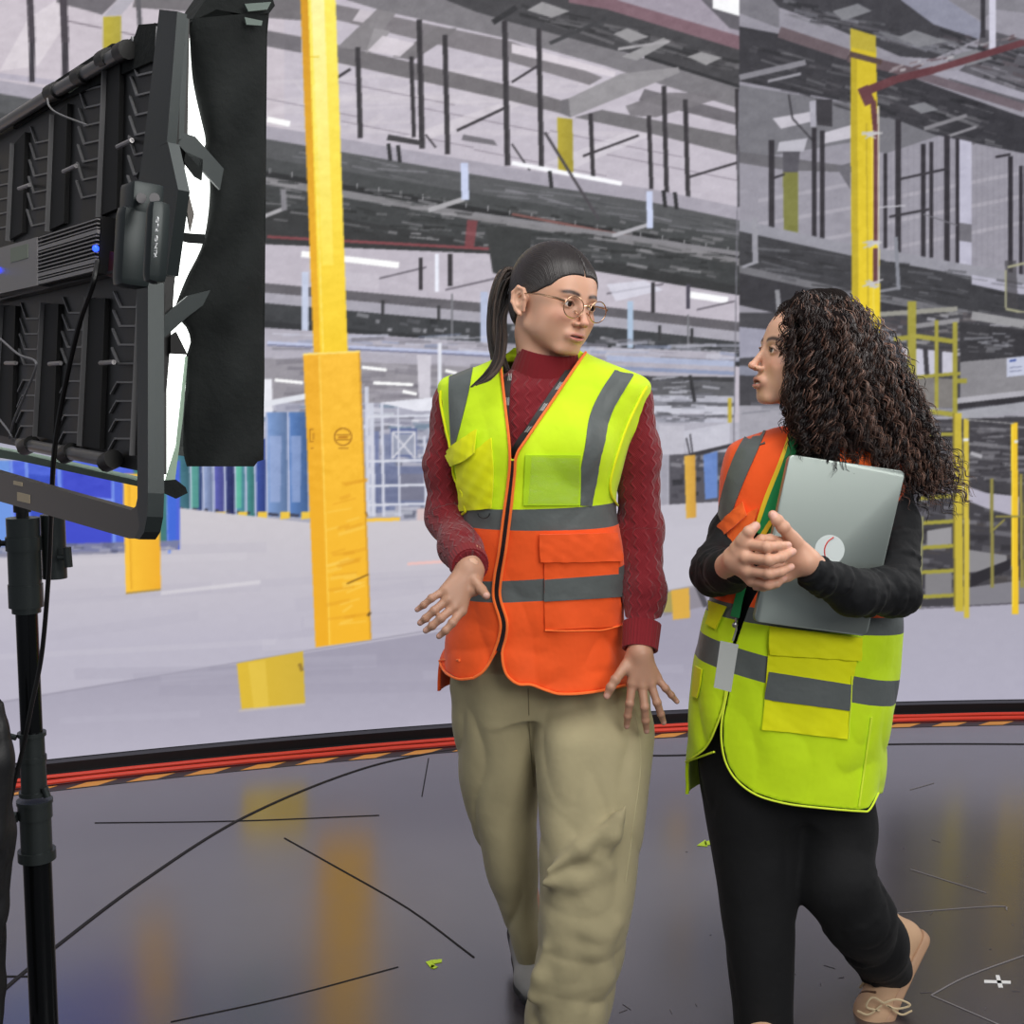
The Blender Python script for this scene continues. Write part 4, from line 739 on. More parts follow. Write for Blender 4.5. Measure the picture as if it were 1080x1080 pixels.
m = MB(); kn = yk(150, 232, -.01)
m.box(yk(149, 214, -.012), (.040, .034, .030), [E1, PU, PN], .004); m.box(yk(140, 262, -.02), (.030, .075, .03), [E1, PU, PN], .008); m.box(yk(137, 228, -.02), (.022, .016, .02), [E1, PU, PN], .004)
kb = m.build('tilt_clamp', gm, lamp)
m = MB(); m.box(yk(165, 256, -.045), (.019, .070, .018), [E1, PU, PN], .0075); lv = m.build('tilt_lever', gm, kb)
for x in (149, 163):
    m = MB(); m.tube([yk(x, 209, -.04), yk(x, 209, -.02)], .0045, 12); m.build('bolt', sil, kb)
def text(s, size, loc, ax, mt, parent, name, ext=.0004):
    c = bpy.data.curves.new(name, 'FONT'); c.body = s; c.size = size; c.extrude = ext; c.align_x = 'CENTER'; c.align_y = 'CENTER'; o = bpy.data.objects.new(name, c); COL.objects.link(o)
    dg = bpy.context.evaluated_depsgraph_get(); me = bpy.data.meshes.new_from_object(o.evaluated_get(dg)); bpy.data.objects.remove(o)
    M = np.array(ax, float); n = len(me.vertices); co = np.empty(n * 3); me.vertices.foreach_get('co', co); co = co.reshape(-1, 3) @ M + np.asarray(loc); me.vertices.foreach_set('co', co.ravel()); me.update(); me.materials.clear(); me.materials.append(mt)
    return link(name, me, None, parent, False)
wh = mat('white_print', rgb(215, 218, 220), .5)
text('KINO FLO', .0075, yk(165, 250, -.0548), [PU, E1, -PN], wh, kb, 'lever_lettering')
# stand
SY = 1.75
stand = empty('light_stand', tuple(at(28, 645, SY)), 'black steel light stand with clamps at the left edge, carrying the light panel', 'light stand')
bp0 = at(28, 645, SY); SX = bp0[0]
def sz(py, px=30): return at(px, py, SY)[2]
chrome = mat('polished_black_tube', rgb(40, 42, 44), .18, .85); cast = bump(mat('cast_grey', rgb(62, 68, 68), .35, .6), 120, .3, .0006)
def cyl(m, y0, y1, r, dx=0, dy=0, n=24): m.tube([(SX + dx, SY + dy, sz(y0)), (SX + dx, SY + dy, sz(y1))], r, n)
stand.location = (SX, SY, 0)
U = SY / FPX
m = MB(); cyl(m, 640, 780, 11.5 * U); m.build('upper_tube', chrome, stand)
m = MB(); m.tube([(SX, SY, sz(900)), (SX, SY, .33)], 15 * U, 24); m.build('lower_tube', chrome, stand)
m = MB()
for a, b_, r in ((546, 566, 17), (566, 580, 18.5), (580, 616, 17), (616, 640, 18), (640, 646, 15)): cyl(m, a, b_, r * U)
m.build('receiver', cast, stand)
m = MB(); cyl(m, 545, 613, 13 * U, 24 * U, .028); m.build('receiver_socket', cast, stand)
m = MB(); cyl(m, 528, 548, 6.5 * U); cyl(m, 532, 540, 9 * U); cyl(m, 512, 530, 4 * U); m.build('mounting_pin', blk, stand)
m = MB(); m.tube([(SX + 36 * U, SY, sz(588)), (SX + 46 * U, SY, sz(588))], 3 * U, 8); m.tube([(SX + 46 * U, SY, sz(577)), (SX + 47 * U, SY, sz(598))], 4.5 * U, 8); m.build('wing_knob', cast, stand)
m = MB(); m.tube([(SX - 17 * U, SY, sz(573)), (SX - 26 * U, SY, sz(573))], 3 * U, 8); m.ball((SX - 29 * U, SY, sz(573)), 6 * U, 10); m.build('wing_knob', blk, stand)
m = MB()
for a, b_, r in ((772, 776, 15), (776, 797, 13), (797, 802, 14.5), (802, 834, 13.5), (834, 838, 16)): cyl(m, a, b_, r * U)
m.build('collar', cast, stand)
m = MB()
for a, b_, r in ((843, 847, 19), (847, 862, 18), (862, 896, 16.5), (896, 906, 20)): cyl(m, a, b_, r * U)
m.build('collar', cast, stand)
m = MB(); m.tube([(SX - 14 * U, SY - .01, sz(776)), (SX - 22 * U, SY - .01, sz(774))], 3.4 * U, 8); m.build('locking_knob', cast, stand); m = MB(); m.tube([(SX - 15 * U, SY - .015, sz(858)), (SX - 24 * U, SY - .015, sz(858))], 6 * U, 10); m.build('locking_knob', cast, stand); m = MB(); m.tube([(SX + 14 * U, SY - .01, sz(828)), (SX + 17 * U, SY - .01, sz(838))], 4 * U, 10); m.build('locking_knob', cast, stand)
m = MB(); m.tube([(SX, SY, .33), (SX, SY, .40)], .034, 20); m.build('leg_hub', cast, stand)
for k in range(3):
    a = math.radians(75 + 120 * k); m = MB(); m.tube([(SX, SY, .37), (SX + .55 * math.cos(a), SY + .55 * math.sin(a), .02)], .013, 12); lg = m.build('leg', chrome, stand)
    m = MB(); m.ball((SX + .55 * math.cos(a), SY + .55 * math.sin(a), .0185), (.022, .022, .018), 12); m.build('rubber_foot', blk, lg)
# power cable down the stand
P = [bk(103, 276, -.05), bk(98, 300, -.06), at(84, 340, 1.45), at(70, 400, 1.5), at(58, 470, 1.55), at(54, 540, 1.62), at(51, 610, 1.66), at(44, 690, 1.69), at(33, 745, 1.695), at(24, 790, 1.70), at(10, 850, 1.70), at(2, 930, 1.70)]
m = MB(); m.tube(spl(P, 8), .0033, 8); c_ = m.build('power_cable', mat('cable_black', rgb(16, 16, 17), .4)); tag(c_, 'black power cable hanging from the light panel down along the stand', 'cable')
# black cloth bundle at the left edge
v = Vol((-.80, 1.45, 0.0), (-.56, 1.95, 1.05), .006)
for a, b_, r0, r1 in (((-2, 745), (-6, 800), .012, .028), ((-6, 800), (-10, 880), .028, .034), ((-10, 880), (-14, 960), .034, .030), ((-14, 960), (-14, 1040), .03, .026), ((-14, 1040), (-8, 1110), .026, .02), ((2, 770), (0, 840), .010, .012), ((3, 830), (4, 900), .010, .012)):
    v.cone(at(a[0]-3, a[1], 1.66), at(b_[0]-3, b_[1], 1.66), r0, r1, .012)
lo = at(-8, 1110, 1.72); v.cone(lo, (lo[0] - .01, 1.72, .03), .02, .05, .02)
ff = folds(8, .004, (60, 60, 12)); v.a += ff(*v.full()[1:]).astype(np.float32)
V, F = v.mesh(); me = npmesh('cloth_bundle', V, F); tag(link('cloth_bundle', me, bump(mat('bundle_black', rgb(18, 19, 22), .5), 30, .3, .004)), 'black cloth bundle hanging at the left edge beside the light stand', 'cloth')
m = MB(); m.tube([at(5, 770, 1.70), at(8, 790, 1.70), at(9, 812, 1.70)], .004, 8); m.tube([at(4, 768, 1.70), at(3, 800, 1.70)], .004, 8); m.tube([at(0, 800, 1.69), at(4, 860, 1.69), at(6, 900, 1.69)], .005, 8); m.build('clip', blk, bpy.data.objects['cloth_bundle'])
# ------------------------------------------------------------------ people: shared builders
def skinmat(name, rough=.45):
    m = attrmat(mat(name, rgb(200, 150, 125), rough, 0, .45)); b = m.node_tree.nodes['Principled BSDF']
    b.inputs['Subsurface Weight'].default_value = .12; b.inputs['Subsurface Radius'].default_value = (.8, .3, .15); b.inputs['Subsurface Scale'].default_value = .006
    return bump(m, 900, .12, .0004)
def g_(x, s): return np.exp(-(x / s) ** 2)
def head_mesh(Rm, cen, sc, neck, base, lip, brow, mouth=.0035, h=.0022, cheek=(214, 130, 112), smileopen=0.0, zs=.93):
    """head and neck; local frame x = own left, y = forward, z = up, origin between the eyes' level and ears"""
    v = Vol((-.105, -.13, -.27), (.105, .13, .135), h)
    v.ell((0, -.018, .032), (.0735, .094, .084)); v.ell((0, .028, -.028), (.0600, .062, .080), .03); v.ell((0, .038, .030), (.058, .050, .055), .025)
    for s in (-1, 1):
        v.cone((s * .048, -.004, -.062), (s * .020, .068, -.100), .014, .013, .022); v.ell((s * .038, .056, -.030), (.022, .026, .020), .018)
        v.ell((s * .024, .081, .018), (.022, .009, .006), .010)
    [v.ell((q * .034, .040, -.058), (.026, .030, .030), .022) for q in (-1, 1)]; v.ell((0, .071, -.099), (.015, .014, .012), .014); v.ell((0, .062, -.070), (.030, .028, .026), .018)
    for _ in range(9):
        for ax in range(3):
            B = np.pad(v.a, [(1, 1) if q == ax else (0, 0) for q in range(3)], mode='edge'); s0 = [slice(None)] * 3; s1 = list(s0); s2 = list(s0); s0[ax] = slice(0, -2); s1[ax] = slice(1, -1); s2[ax] = slice(2, None)
            v.a = (.25 * B[tuple(s0)] + .5 * B[tuple(s1)] + .25 * B[tuple(s2)]).astype(np.float32)
    for s in (-1, 1): v.ell((s * .0305, .092, .001), (.0165, .012, .0105), .009, 'sub')
    v.cone((0, .084, .008), (0, .1065, -.034), .0062, .0072, .007); v.ell((0, .1075, -.036), (.0085, .0085, .0072), .006)
    for s in (-1, 1): v.ell((s * .0115, .0955, -.0395), (.0062, .0085, .0058), .004)
    for s in (-1, 1): v.ell((s * .0062, .1015, -.0465), (.0032, .0042, .003), .002, 'sub')
    v.ell((0, .0865, -.066), (.024, .012, .013), .010)
    up = [(-.0260, .0805, -.0655), (-.011, .0935, -.0618), (0, .0958, -.0630), (.011, .0935, -.0618), (.0260, .0805, -.0655)]
    lo = [(-.0240, .0805, -.0670), (-.010, .0920, -.0730 - smileopen), (0, .0938, -.0742 - smileopen), (.010, .0920, -.0730 - smileopen), (.0240, .0805, -.0670)]
    v.chain(up, [.0020, .0034, .0032, .0034, .0020], .003); v.chain(lo, [.0022, .0046, .0050, .0046, .0022], .003)
    v.ell((0, .0985, -.0680 - smileopen * .5), (.0205, .013, mouth * .5 + smileopen * .6), .002, 'sub')
    for s in (-1, 1):                                     # eyelids around the eyeballs
        c = (s * .0305, .0745, .001); v.ell(c, (.0140, .0140, .0132), .003); v.ell((s * .0305, .0905, .0004), (.0122, .011, .0062), .0012, 'sub')
        v.chain([(s * .0190, .0855, .0005), (s * .0265, .0890, .0068), (s * .0350, .0875, .0064), (s * .0425, .0805, .0010)], [.0012, .0016, .0016, .0012], .0015)
    for s in (-1, 1):                                     # ears
        e = np.array([s * .0735, -.012, -.012]); v.ell(e, (.006, .014, .027), .006); v.ell(e + np.array([s * .006, -.008, .002]), (.0035, .014, .025), .004)
        T = [(.000, .012, -.022), (.003, .012, .006), (.005, .004, .024), (.009, -.010, .027), (.012, -.020, .014), (.011, -.018, -.006), (.006, -.006, -.022), (.003, .004, -.030)]
        v.chain([e + np.array([s * a, b_, c]) for a, b_, c in T], [.003, .0035, .0035, .0036, .0036, .0036, .0046, .0052], .003)
        v.ell(e + np.array([s * .008, -.002, .002]), (.005, .0075, .012), .003, 'sub')
    Ri = Rm.T
    def loc(p): return Ri @ ((np.asarray(p) - cen) / sc)
    n1 = loc(neck[1]); v.cone((0, -.018, -.045), (0, -.022, -.075), .056, .050, .02); v.cone((0, -.024, -.075), n1, .0495, .053, .016)
    v.cone((0, -.03, -.05), n1 + np.array([0, -.012, 0]), .045, .05, .02)
    V, F = v.mesh(); x, y, z = V.T; C = np.ones((len(V), 3)) * lin(base)
    def mix(w, c): nonlocal C; w = np.clip(w, 0, 1)[:, None]; C = C * (1 - w) + lin(c) * w
    front = (y > .03)
    for s in (-1, 1): mix(front * .32 * g_(x - s * .042, .02) * g_(z + .028, .018), cheek)
    mix(front * .35 * g_(x, .012) * g_(z + .036, .012) * (y > .09), cheek)
    arch = .0205 + .0035 * np.sin(np.clip((np.abs(x) - .012) / .034, 0, 1) * math.pi * .85)
    mix(front * 1.3 * g_(z - arch, .0042 - .03 * np.clip(np.abs(x) - .03, 0, .03)) * (1 / (1 + np.exp(-(np.abs(x) - .0115) / .0015))) * (1 / (1 + np.exp((np.abs(x) - .048) / .0020))), brow)
    lipw = g_(x, .0265) * (y > .076) * np.clip(1.6 - np.abs(z + .068 + smileopen * .4) / (.0075 + smileopen * .5), 0, 1) * np.clip(1.25 - (np.abs(x) / .0260) ** 2, 0, 1); mix(lipw * .85, lip)
    mix((y > .088) * g_(x, .016) * g_(z + .0680 + smileopen * .5, mouth * .4 + .0008 + smileopen * .5) * (y < .0935) * .85, (70, 28, 26))
    for s in (-1, 1):
        T = np.array([(.0180, .0850, .0005), (.0225, .0880, .0048), (.0290, .0900, .0070), (.0350, .0880, .0064), (.0400, .0845, .0035), (.0445, .0800, .0006)]) * np.array([s, 1, 1]); dm = np.full(len(V), 9.0)
        for a_, b_ in zip(T[:-1], T[1:]):
            e_ = b_ - a_; t_ = np.clip(((V - a_) @ e_) / (e_ @ e_), 0, 1); dm = np.minimum(dm, np.linalg.norm(V - a_ - t_[:, None] * e_, axis=1))
        mix(.9 * g_(dm, .0021), (44, 30, 28))
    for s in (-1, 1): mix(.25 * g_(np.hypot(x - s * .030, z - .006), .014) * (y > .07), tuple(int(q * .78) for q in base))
    V = V.copy(); V[:, 2] = np.where(V[:, 2] < 0, V[:, 2] * zs, V[:, 2]); Vw = (V * sc) @ Rm.T + cen; return Vw, F, C, loc
def eyes(parent, Rm, cen, sc, gaze, iris=(58, 38, 28)):
    wm = mat('eye_white', rgb(228, 222, 218), .25); im = mat('iris_brown', rgb(*iris), .2); pm = mat('pupil', rgb(8, 8, 8), .15)
    g = np.asarray(gaze, float); g /= np.linalg.norm(g)
    for s in (-1, 1):
        c = np.array([s * .0305, .0745, .001]); q = cen + sc * (Rm @ c); gw = Rm @ g
        m = MB(); m.ball(q, .0119 * sc, 20); e = m.build('eye', wm, parent)
        for r, off, mt, nm in ((.0056, .0107, im, 'iris'), (.0026, .0119, pm, 'pupil')):
            m = MB(); a = np.cross(gw, [0, 0, 1]); a /= np.linalg.norm(a); b_ = np.cross(gw, a)
            ring = [q + sc * (gw * off + r * (a * math.cos(t) + b_ * math.sin(t))) for t in np.linspace(0, 6.2832, 17)[:-1]]; m.prism(ring, gw * .0008 * sc); m.build(nm, mt, e, smooth=False)
def hand_mesh(palm, fingers, base, h=.0018, pad=.02, nail=(226, 178, 164), web=.0045):
    """palm: list of (p, q, r0, r1); fingers: list of (points, radii)"""
    P = np.array([p for a in palm for p in a[:2]] + [p for f in fingers for p in f[0]]); v = Vol(P.min(0) - pad - .015, P.max(0) + pad + .015, h)
    for p, q, r0, r1 in palm: v.cone(p, q, r0, r1, .010)
    for pts, rs in fingers:
        w_ = Vol(v.lo, v.lo + v.h * (v.n - 1), h); w_.a = w_.a[:v.n[0], :v.n[1], :v.n[2]]
        for i in range(len(pts) - 1): w_.cone(pts[i], pts[i + 1], rs[i], rs[i + 1] * .96, .002)
        for i in range(1, len(pts) - 1): w_.ell(pts[i], np.full(3, rs[i] * 1.08), .003)
        t = np.clip(.5 + .5 * (v.a - w_.a) / web, 0, 1); v.a = v.a * (1 - t) + w_.a * t - web * t * (1 - t)
    V, F = v.mesh(); C = np.ones((len(V), 3)) * lin(base)
    dk = lin(tuple(int(q * .86) for q in base))
    for pts, rs in fingers:
        for i in range(1, len(pts) - 1):
            d = np.linalg.norm(V - np.array(pts[i]), axis=1); w_ = (.4 * g_(np.maximum(d - rs[i] * .6, 0), .0045))[:, None]; C = C * (1 - w_) + dk * w_
        tip = np.array(pts[-1]); d0 = tip - np.array(pts[-2]); d0 /= np.linalg.norm(d0); c = tip + d0 * rs[-1] * .0 + np.array([0, -1, .15]) * rs[-1] * .95
        d = np.linalg.norm(V - c, axis=1); w_ = (1 / (1 + np.exp((d - rs[-1] * .80) / .0007)))[:, None]; C = C * (1 - w_ * .75) + lin(nail) * w_ * .75
    return V, F, C
def join(parts):
    V = []; F = []; C = []; n = 0
    for v, f, c in parts: V.append(v); F.append(f + n); C.append(c); n += len(v)
    return np.concatenate(V), np.concatenate(F), np.concatenate(C)
def cloth(name, col, rough=.75, fine=900, fs=.25, crease=0, cs=.5, colvar=.06, sheen=.15):
    m = mat(name, rgb(*col), rough, 0, .3, sheen=sheen); bump(m, fine, fs, .0006, 2)
    if crease: bump(m, crease, cs * 1.5, .008, 3, colvar=colvar, rough_in=.55)
    return m
def sleeve_uv(V, segs):                                  # u around, v along a chain of points
    best = np.full(len(V), 1e9); U = np.zeros((len(V), 2)); acc = 0
    for p, q in zip(segs[:-1], segs[1:]):
        p, q = np.asarray(p, float), np.asarray(q, float); d = q - p; L_ = np.linalg.norm(d); d /= L_; t = np.clip((V - p) @ d, 0, L_); r = V - p - t[:, None] * d; dist = np.linalg.norm(r, axis=1)
        a = np.cross(d, [0, 1, 0]); a /= np.linalg.norm(a); b_ = np.cross(d, a); an = np.arctan2(r @ a, r @ b_); m = dist < best; best[m] = dist[m]; U[m, 0] = an[m] * .055; U[m, 1] = acc + t[m]; acc += L_
    return U
def knit(name, col):
    m = mat(name, rgb(*col), .85, 0, .25, sheen=.25); nt = m.node_tree; b = nt.nodes['Principled BSDF']; N = nt.nodes.new; L = nt.links.new
    uv = N('ShaderNodeUVMap'); sp = N('ShaderNodeSeparateXYZ'); L(uv.outputs[0], sp.inputs[0])
    def M(op, a, c=None):
        n = N('ShaderNodeMath'); n.operation = op
        for i, x in enumerate((a, c)):
            if x is None: continue
            if isinstance(x, (int, float)): n.inputs[i].default_value = x
            else: L(x, n.inputs[i])
        return n.outputs[0]
    wv = M('MULTIPLY', M('SINE', M('MULTIPLY', sp.outputs[1], 250.0)), .0042)          # zigzag along the sleeve
    c1 = M('SINE', M('MULTIPLY', M('ADD', sp.outputs[0], wv), 6.2832 / .026))
    ln = M('POWER', M('ADD', M('MULTIPLY', c1, .5), .5), 6.0)
    c2 = M('SINE', M('MULTIPLY', sp.outputs[0], 6.2832 / .0045)); c3 = M('SINE', M('MULTIPLY', sp.outputs[1], 6.2832 / .006))
    hgt = M('ADD', M('MULTIPLY', ln, 1.0), M('MULTIPLY', M('MULTIPLY', c2, c3), .16))
    bp = N('ShaderNodeBump'); bp.inputs['Strength'].default_value = .8; bp.inputs['Distance'].default_value = .0026; L(hgt, bp.inputs['Height']); L(bp.outputs[0], b.inputs['Normal'])
    mx = N('ShaderNodeMix'); mx.data_type = 'RGBA'; L(M('MULTIPLY', ln, .22), mx.inputs[0]); mx.inputs[6].default_value = rgb(*col); mx.inputs[7].default_value = rgb(*[min(255, int(q * 1.25 + 10)) for q in col]); L(mx.outputs[2], b.inputs['Base Color']); return m
def ribbed(name, col, n=2600.0):
    m = mat(name, rgb(*col), .85, 0, .2, sheen=.25); nt = m.node_tree; b = nt.nodes['Principled BSDF']; N = nt.nodes.new; L = nt.links.new
    uv = N('ShaderNodeUVMap'); sp = N('ShaderNodeSeparateXYZ'); L(uv.outputs[0], sp.inputs[0]); k = N('ShaderNodeMath'); k.operation = 'MULTIPLY'; k.inputs[1].default_value = 6.2832 / .0062; L(sp.outputs[0], k.inputs[0]); s = N('ShaderNodeMath'); s.operation = 'SINE'; L(k.outputs[0], s.inputs[0])
    bp = N('ShaderNodeBump'); bp.inputs['Strength'].default_value = 1; bp.inputs['Distance'].default_value = .0035; L(s.outputs[0], bp.inputs['Height']); L(bp.outputs[0], b.inputs['Normal']); return m
def split_zones(V, F, cuts, zone, names, parent):
    """cut the cloth along planes so that every colour zone is a piece of its own"""
    bm = bmesh.new(); vs = [bm.verts.new(v) for v in V]
    for f in F:
        try: bm.faces.new([vs[i] for i in f])
        except ValueError: pass
    for co, no in cuts: bmesh.ops.bisect_plane(bm, geom=bm.verts[:] + bm.edges[:] + bm.faces[:], plane_co=Vector(co), plane_no=Vector(no), dist=1e-5)
    groups = {}
    for f in bm.faces: groups.setdefault(zone(f.calc_center_median()), []).append(f)
    nrm = {}; bm.normal_update()
    out = {}
    for z, fs in groups.items():
        if z not in names: continue
        ids_ = {}; VV = []; FF = []; NN = []
        for f in fs:
            r = []
            for w_ in f.verts:
                if w_.index not in ids_ or True:
                    k = w_
                    if k not in ids_: ids_[k] = len(VV); VV.append(w_.co[:]); NN.append(w_.normal[:])
                    r.append(ids_[k])
            FF.append(r)
        nm, mt, lb = names[z]; me = bpy.data.meshes.new(nm); me.from_pydata(VV, [], FF); me.update(); o = link(nm, me, mt, parent, True)
        try: me.normals_split_custom_set_from_vertices(NN)
        except Exception: pass
        if lb: o['label'] = lb
        out[z] = o
    bm.free(); return out
def zplane(a, b_, Yd):                                    # level-ish plane through two photo points at distance Yd
    A, B = at(*a, Yd), at(*b_, Yd); n = np.cross(B - A, [0, 1, 0]); n /= np.linalg.norm(n); n = n if n[2] > 0 else -n; return A, n
lime_c, orange_c, grey_c = (206, 240, 20), (250, 92, 30), (92, 98, 98)
def shoe(name, parent, heel, toe, up, h, col, solecol, r=.036, lift=0.0):
    heel, toe = np.asarray(heel, float), np.asarray(toe, float); d = toe - heel; L_ = np.linalg.norm(d); d /= L_; up = np.asarray(up, float); up -= d * (up @ d); up /= np.linalg.norm(up); sdv = np.cross(d, up)
    M = np.stack([d, sdv, up]); v = Vol((-.06, -.07, -.03), (L_ + .06, .07, .16), .0035)
    v.cone((.0, 0, .038), (L_ * .35, 0, .040), r * .92, r * .9, .02); v.cone((L_ * .35, 0, .036), (L_ * .78, 0, .028), r * .95, r * 1.0, .02); v.cone((L_ * .78, 0, .028), (L_ - .02, 0, .026), r * 1.0, r * .72, .02)
    v.cone((.008, 0, .05), (.012, 0, h), r * .92, r * .98, .02); v.cone((.02, 0, .06), (L_ * .5, 0, .045), r * .85, r * .8, .02)
    sl, X, Y, Z = v.full(); v.put(sl, Z - .012, 0, 'sub') if False else None
    v.a = np.maximum(v.a, (.012 - Z) + 0 * X + 0 * Y); v.a = np.maximum(v.a, (Z - h) + 0 * X + 0 * Y); v.a = np.maximum(v.a, -(np.hypot(X - .012, Y) - r * .82 + 0 * Z) * 1.0 + np.where(Z > h - .03, 0, -.5)) if True else v.a
    V, F = v.mesh(); me = npmesh('shoe', V @ M + heel, F); o = link('shoe', me, bump(mat(name, rgb(*col), .7), 300, .3, .001), parent)
    v = Vol((-.07, -.07, -.03), (L_ + .07, .07, .05), .0035)
    v.cone((.0, 0, .012), (L_ * .4, 0, .012), r * 1.0, r * .92, .01); v.cone((L_ * .4, 0, .012), (L_ * .78, 0, .012), r * .92, r * 1.08, .01); v.cone((L_ * .78, 0, .012), (L_ - .018, 0, .012), r * 1.08, r * .78, .01)
    sl, X, Y, Z = v.full(); v.a = np.maximum(v.a, np.abs(Z - .010) - .011 + 0 * X + 0 * Y); V, F = v.mesh(); link('shoe_sole', npmesh('shoe_sole', V @ M + heel, F), mat(name + '_sole', rgb(*solecol), .6), o); return o, M, heel
# ------------------------------------------------------------------ first person (left)
p1 = empty('person', (at(575, 700, 2.62)[0], 2.62, 0), 'person with dark ponytail and round glasses wearing a burgundy sweater and khaki trousers', 'person')
SK1 = (214, 166, 140); HS1 = (182, 138, 114)
skin = skinmat('skin')
Rm1 = basis((math.sin(math.radians(38)), -math.cos(math.radians(38)), -.06), math.radians(0)); 
Rm1 = np.array(Matrix.Rotation(math.radians(9), 3, 'Y')) @ Rm1
hc1 = at(584.5, 318.5, 2.615); hs1 = 1.015
HV, HF, HC, loc1 = head_mesh(Rm1, hc1, hs1, (None, at(574, 398, 2.63)), SK1, (188, 104, 100), (58, 42, 38), mouth=.0045, smileopen=.0, zs=.90)
def W1(p): return hc1 + hs1 * (Rm1 @ np.asarray(p, float))
# arms: right arm on the photo's left
AR1 = [at(480, 424, 2.66), at(472, 490, 2.665), at(474, 546, 2.66), at(486, 578, 2.55), at(496, 597, 2.45)]; AR1r = [.050, .048, .047, .041, .034]
AL1 = [at(664, 420, 2.66), at(672, 480, 2.66), at(676, 560, 2.65), at(680, 625, 2.59), at(675, 685, 2.53)]; AL1r = [.050, .048, .045, .042, .034]
# trunk under the clothes, one surface with arms and legs
v = Vol((-.35, 2.30, 0.02), (.45, 3.0, 1.50), .008)
tr1 = loft([(392, 552, 606, 2.65, .035), (410, 520, 640, 2.65, .055), (440, 520, 636, 2.645, .070), (520, 524, 626, 2.645, .070), (600, 520, 628, 2.65, .07), (700, 508, 644, 2.66, .08), (735, 508, 650, 2.67, .08)])
v.field(lambda X, Y, Z: tr1(X, Y, Z)); v.cone(at(574, 372, 2.63), at(576, 410, 2.64), .05, .052, .02)
v.cone(at(560, 412, 2.65), AR1[0], .045, .038, .03); v.cone(at(592, 412, 2.65), AL1[0], .045, .038, .03); v.chain(AR1, [r - .012 for r in AR1r], .02); v.chain(AL1, [r - .012 for r in AL1r], .02)
v.chain([at(530, 730, 2.70), at(535, 880, 2.76), at(564, 1010, 2.74)], [.068, .050, .035], .02); v.chain([at(620, 730, 2.67), at(622, 900, 2.54), at(600, 1090, 2.50)], [.068, .050, .04], .02)
BV, BF = v.mesh()
S1 = 2.44 / FPX
wr = at(493, 601, 2.45)
KN = {'a': (467, 620), 'b': (468, 631), 'c': (474, 640), 'd': (484, 645)}
palm = [(wr, at(470, 622, 2.415), .020, .012), (wr, at(472, 632, 2.41), .021, .012), (wr, at(479, 640, 2.41), .021, .012), (wr, at(487, 644, 2.415), .020, .011), (at(502, 602, 2.45), at(500, 622, 2.43), .018, .013), (at(498, 586, 2.47), wr, .024, .022)]
fg = [([at(470, 622, 2.415), at(455, 631, 2.40), at(447, 638, 2.40), at(440, 643, 2.405)], [.0085, .0075, .0066, .0055]),
      ([at(472, 632, 2.41), at(458, 644, 2.395), at(449, 652, 2.395), at(443, 657, 2.40)], [.0090, .0082, .0074, .0062]),
      ([at(479, 640, 2.41), at(465, 652, 2.39), at(456, 660, 2.39), at(449, 665, 2.395)], [.0092, .0084, .0076, .0064]),
      ([at(487, 644, 2.415), at(477, 657, 2.39), at(470, 665, 2.385), at(463, 671, 2.39)], [.0090, .0082, .0074, .0062]),
      ([at(500, 612, 2.43), at(508, 622, 2.415), at(513, 628, 2.395)], [.0115, .0095, .0085])]
H1 = hand_mesh(palm, fg, HS1)
wr = at(675, 690, 2.515)
palm = [(at(675, 676, 2.53), wr, .024, .024), (wr, at(667, 720, 2.50), .022, .0125), (wr, at(677, 722, 2.50), .022, .0125), (wr, at(686, 720, 2.505), .022, .012), (wr, at(692, 714, 2.515), .020, .0115), (at(668, 692, 2.52), at(659, 706, 2.50), .016, .0115)]
fg = [([at(667, 720, 2.50), at(664, 742, 2.49), at(662, 755, 2.495), at(661, 766, 2.505)], [.0098, .0086, .0078, .0064]),
      ([at(677, 722, 2.50), at(680, 746, 2.485), at(681, 760, 2.49), at(682, 771, 2.50)], [.0098, .0088, .0080, .0066]),
      ([at(686, 720, 2.505), at(693, 741, 2.495), at(697, 753, 2.50), at(700, 762, 2.51)], [.0094, .0084, .0074, .0062]),
      ([at(692, 714, 2.515), at(702, 726, 2.505), at(708, 733, 2.51), at(714, 740, 2.515)], [.0088, .0074, .0066, .0056]),
      ([at(660, 702, 2.505), at(649, 717, 2.48), at(644, 725, 2.475), at(640, 734, 2.475)], [.0115, .0098, .0090, .0078])]
H2 = hand_mesh(palm, fg, HS1)
V, F, C = join([(HV, HF, HC), (BV, BF, np.ones((len(BV), 3)) * lin(SK1)), H1, H2])
me = npmesh('body', V, F); setcol(me, C); link('body', me, skin, p1)
eyes(p1, Rm1, hc1, hs1, (-.10, 1, -.03))
# teeth
m = MB(); m.ball(W1((0, .0845, -.0665 * .90)), (.011, .006, .0035), 12); m.build('teeth', mat('teeth', rgb(232, 226, 216), .3), p1)
# hair: sleek cap tied back, ponytail, long lock over the vest
hm = attrmat(mat('dark_hair', rgb(44, 38, 38), .34, 0, .55)); 
nt = hm.node_tree; uvn = nt.nodes.new('ShaderNodeUVMap'); mp = nt.nodes.new('ShaderNodeMapping'); mp.inputs['Scale'].default_value = (160, 3, 1); nz_ = nt.nodes.new('ShaderNodeTexNoise'); nz_.inputs['Scale'].default_value = 1.0; nz_.inputs['Detail'].default_value = 5
nt.links.new(uvn.outputs[0], mp.inputs[0]); nt.links.new(mp.outputs[0], nz_.inputs['Vector']); bp = nt.nodes.new('ShaderNodeBump'); bp.inputs['Strength'].default_value = .8; bp.inputs['Distance'].default_value = .0022; nt.links.new(nz_.outputs['Fac'], bp.inputs['Height']); nt.links.new(bp.outputs[0], nt.nodes['Principled BSDF'].inputs['Normal'])
v = Vol((-.10, -.13, -.10), (.10, .12, .14), .0022)
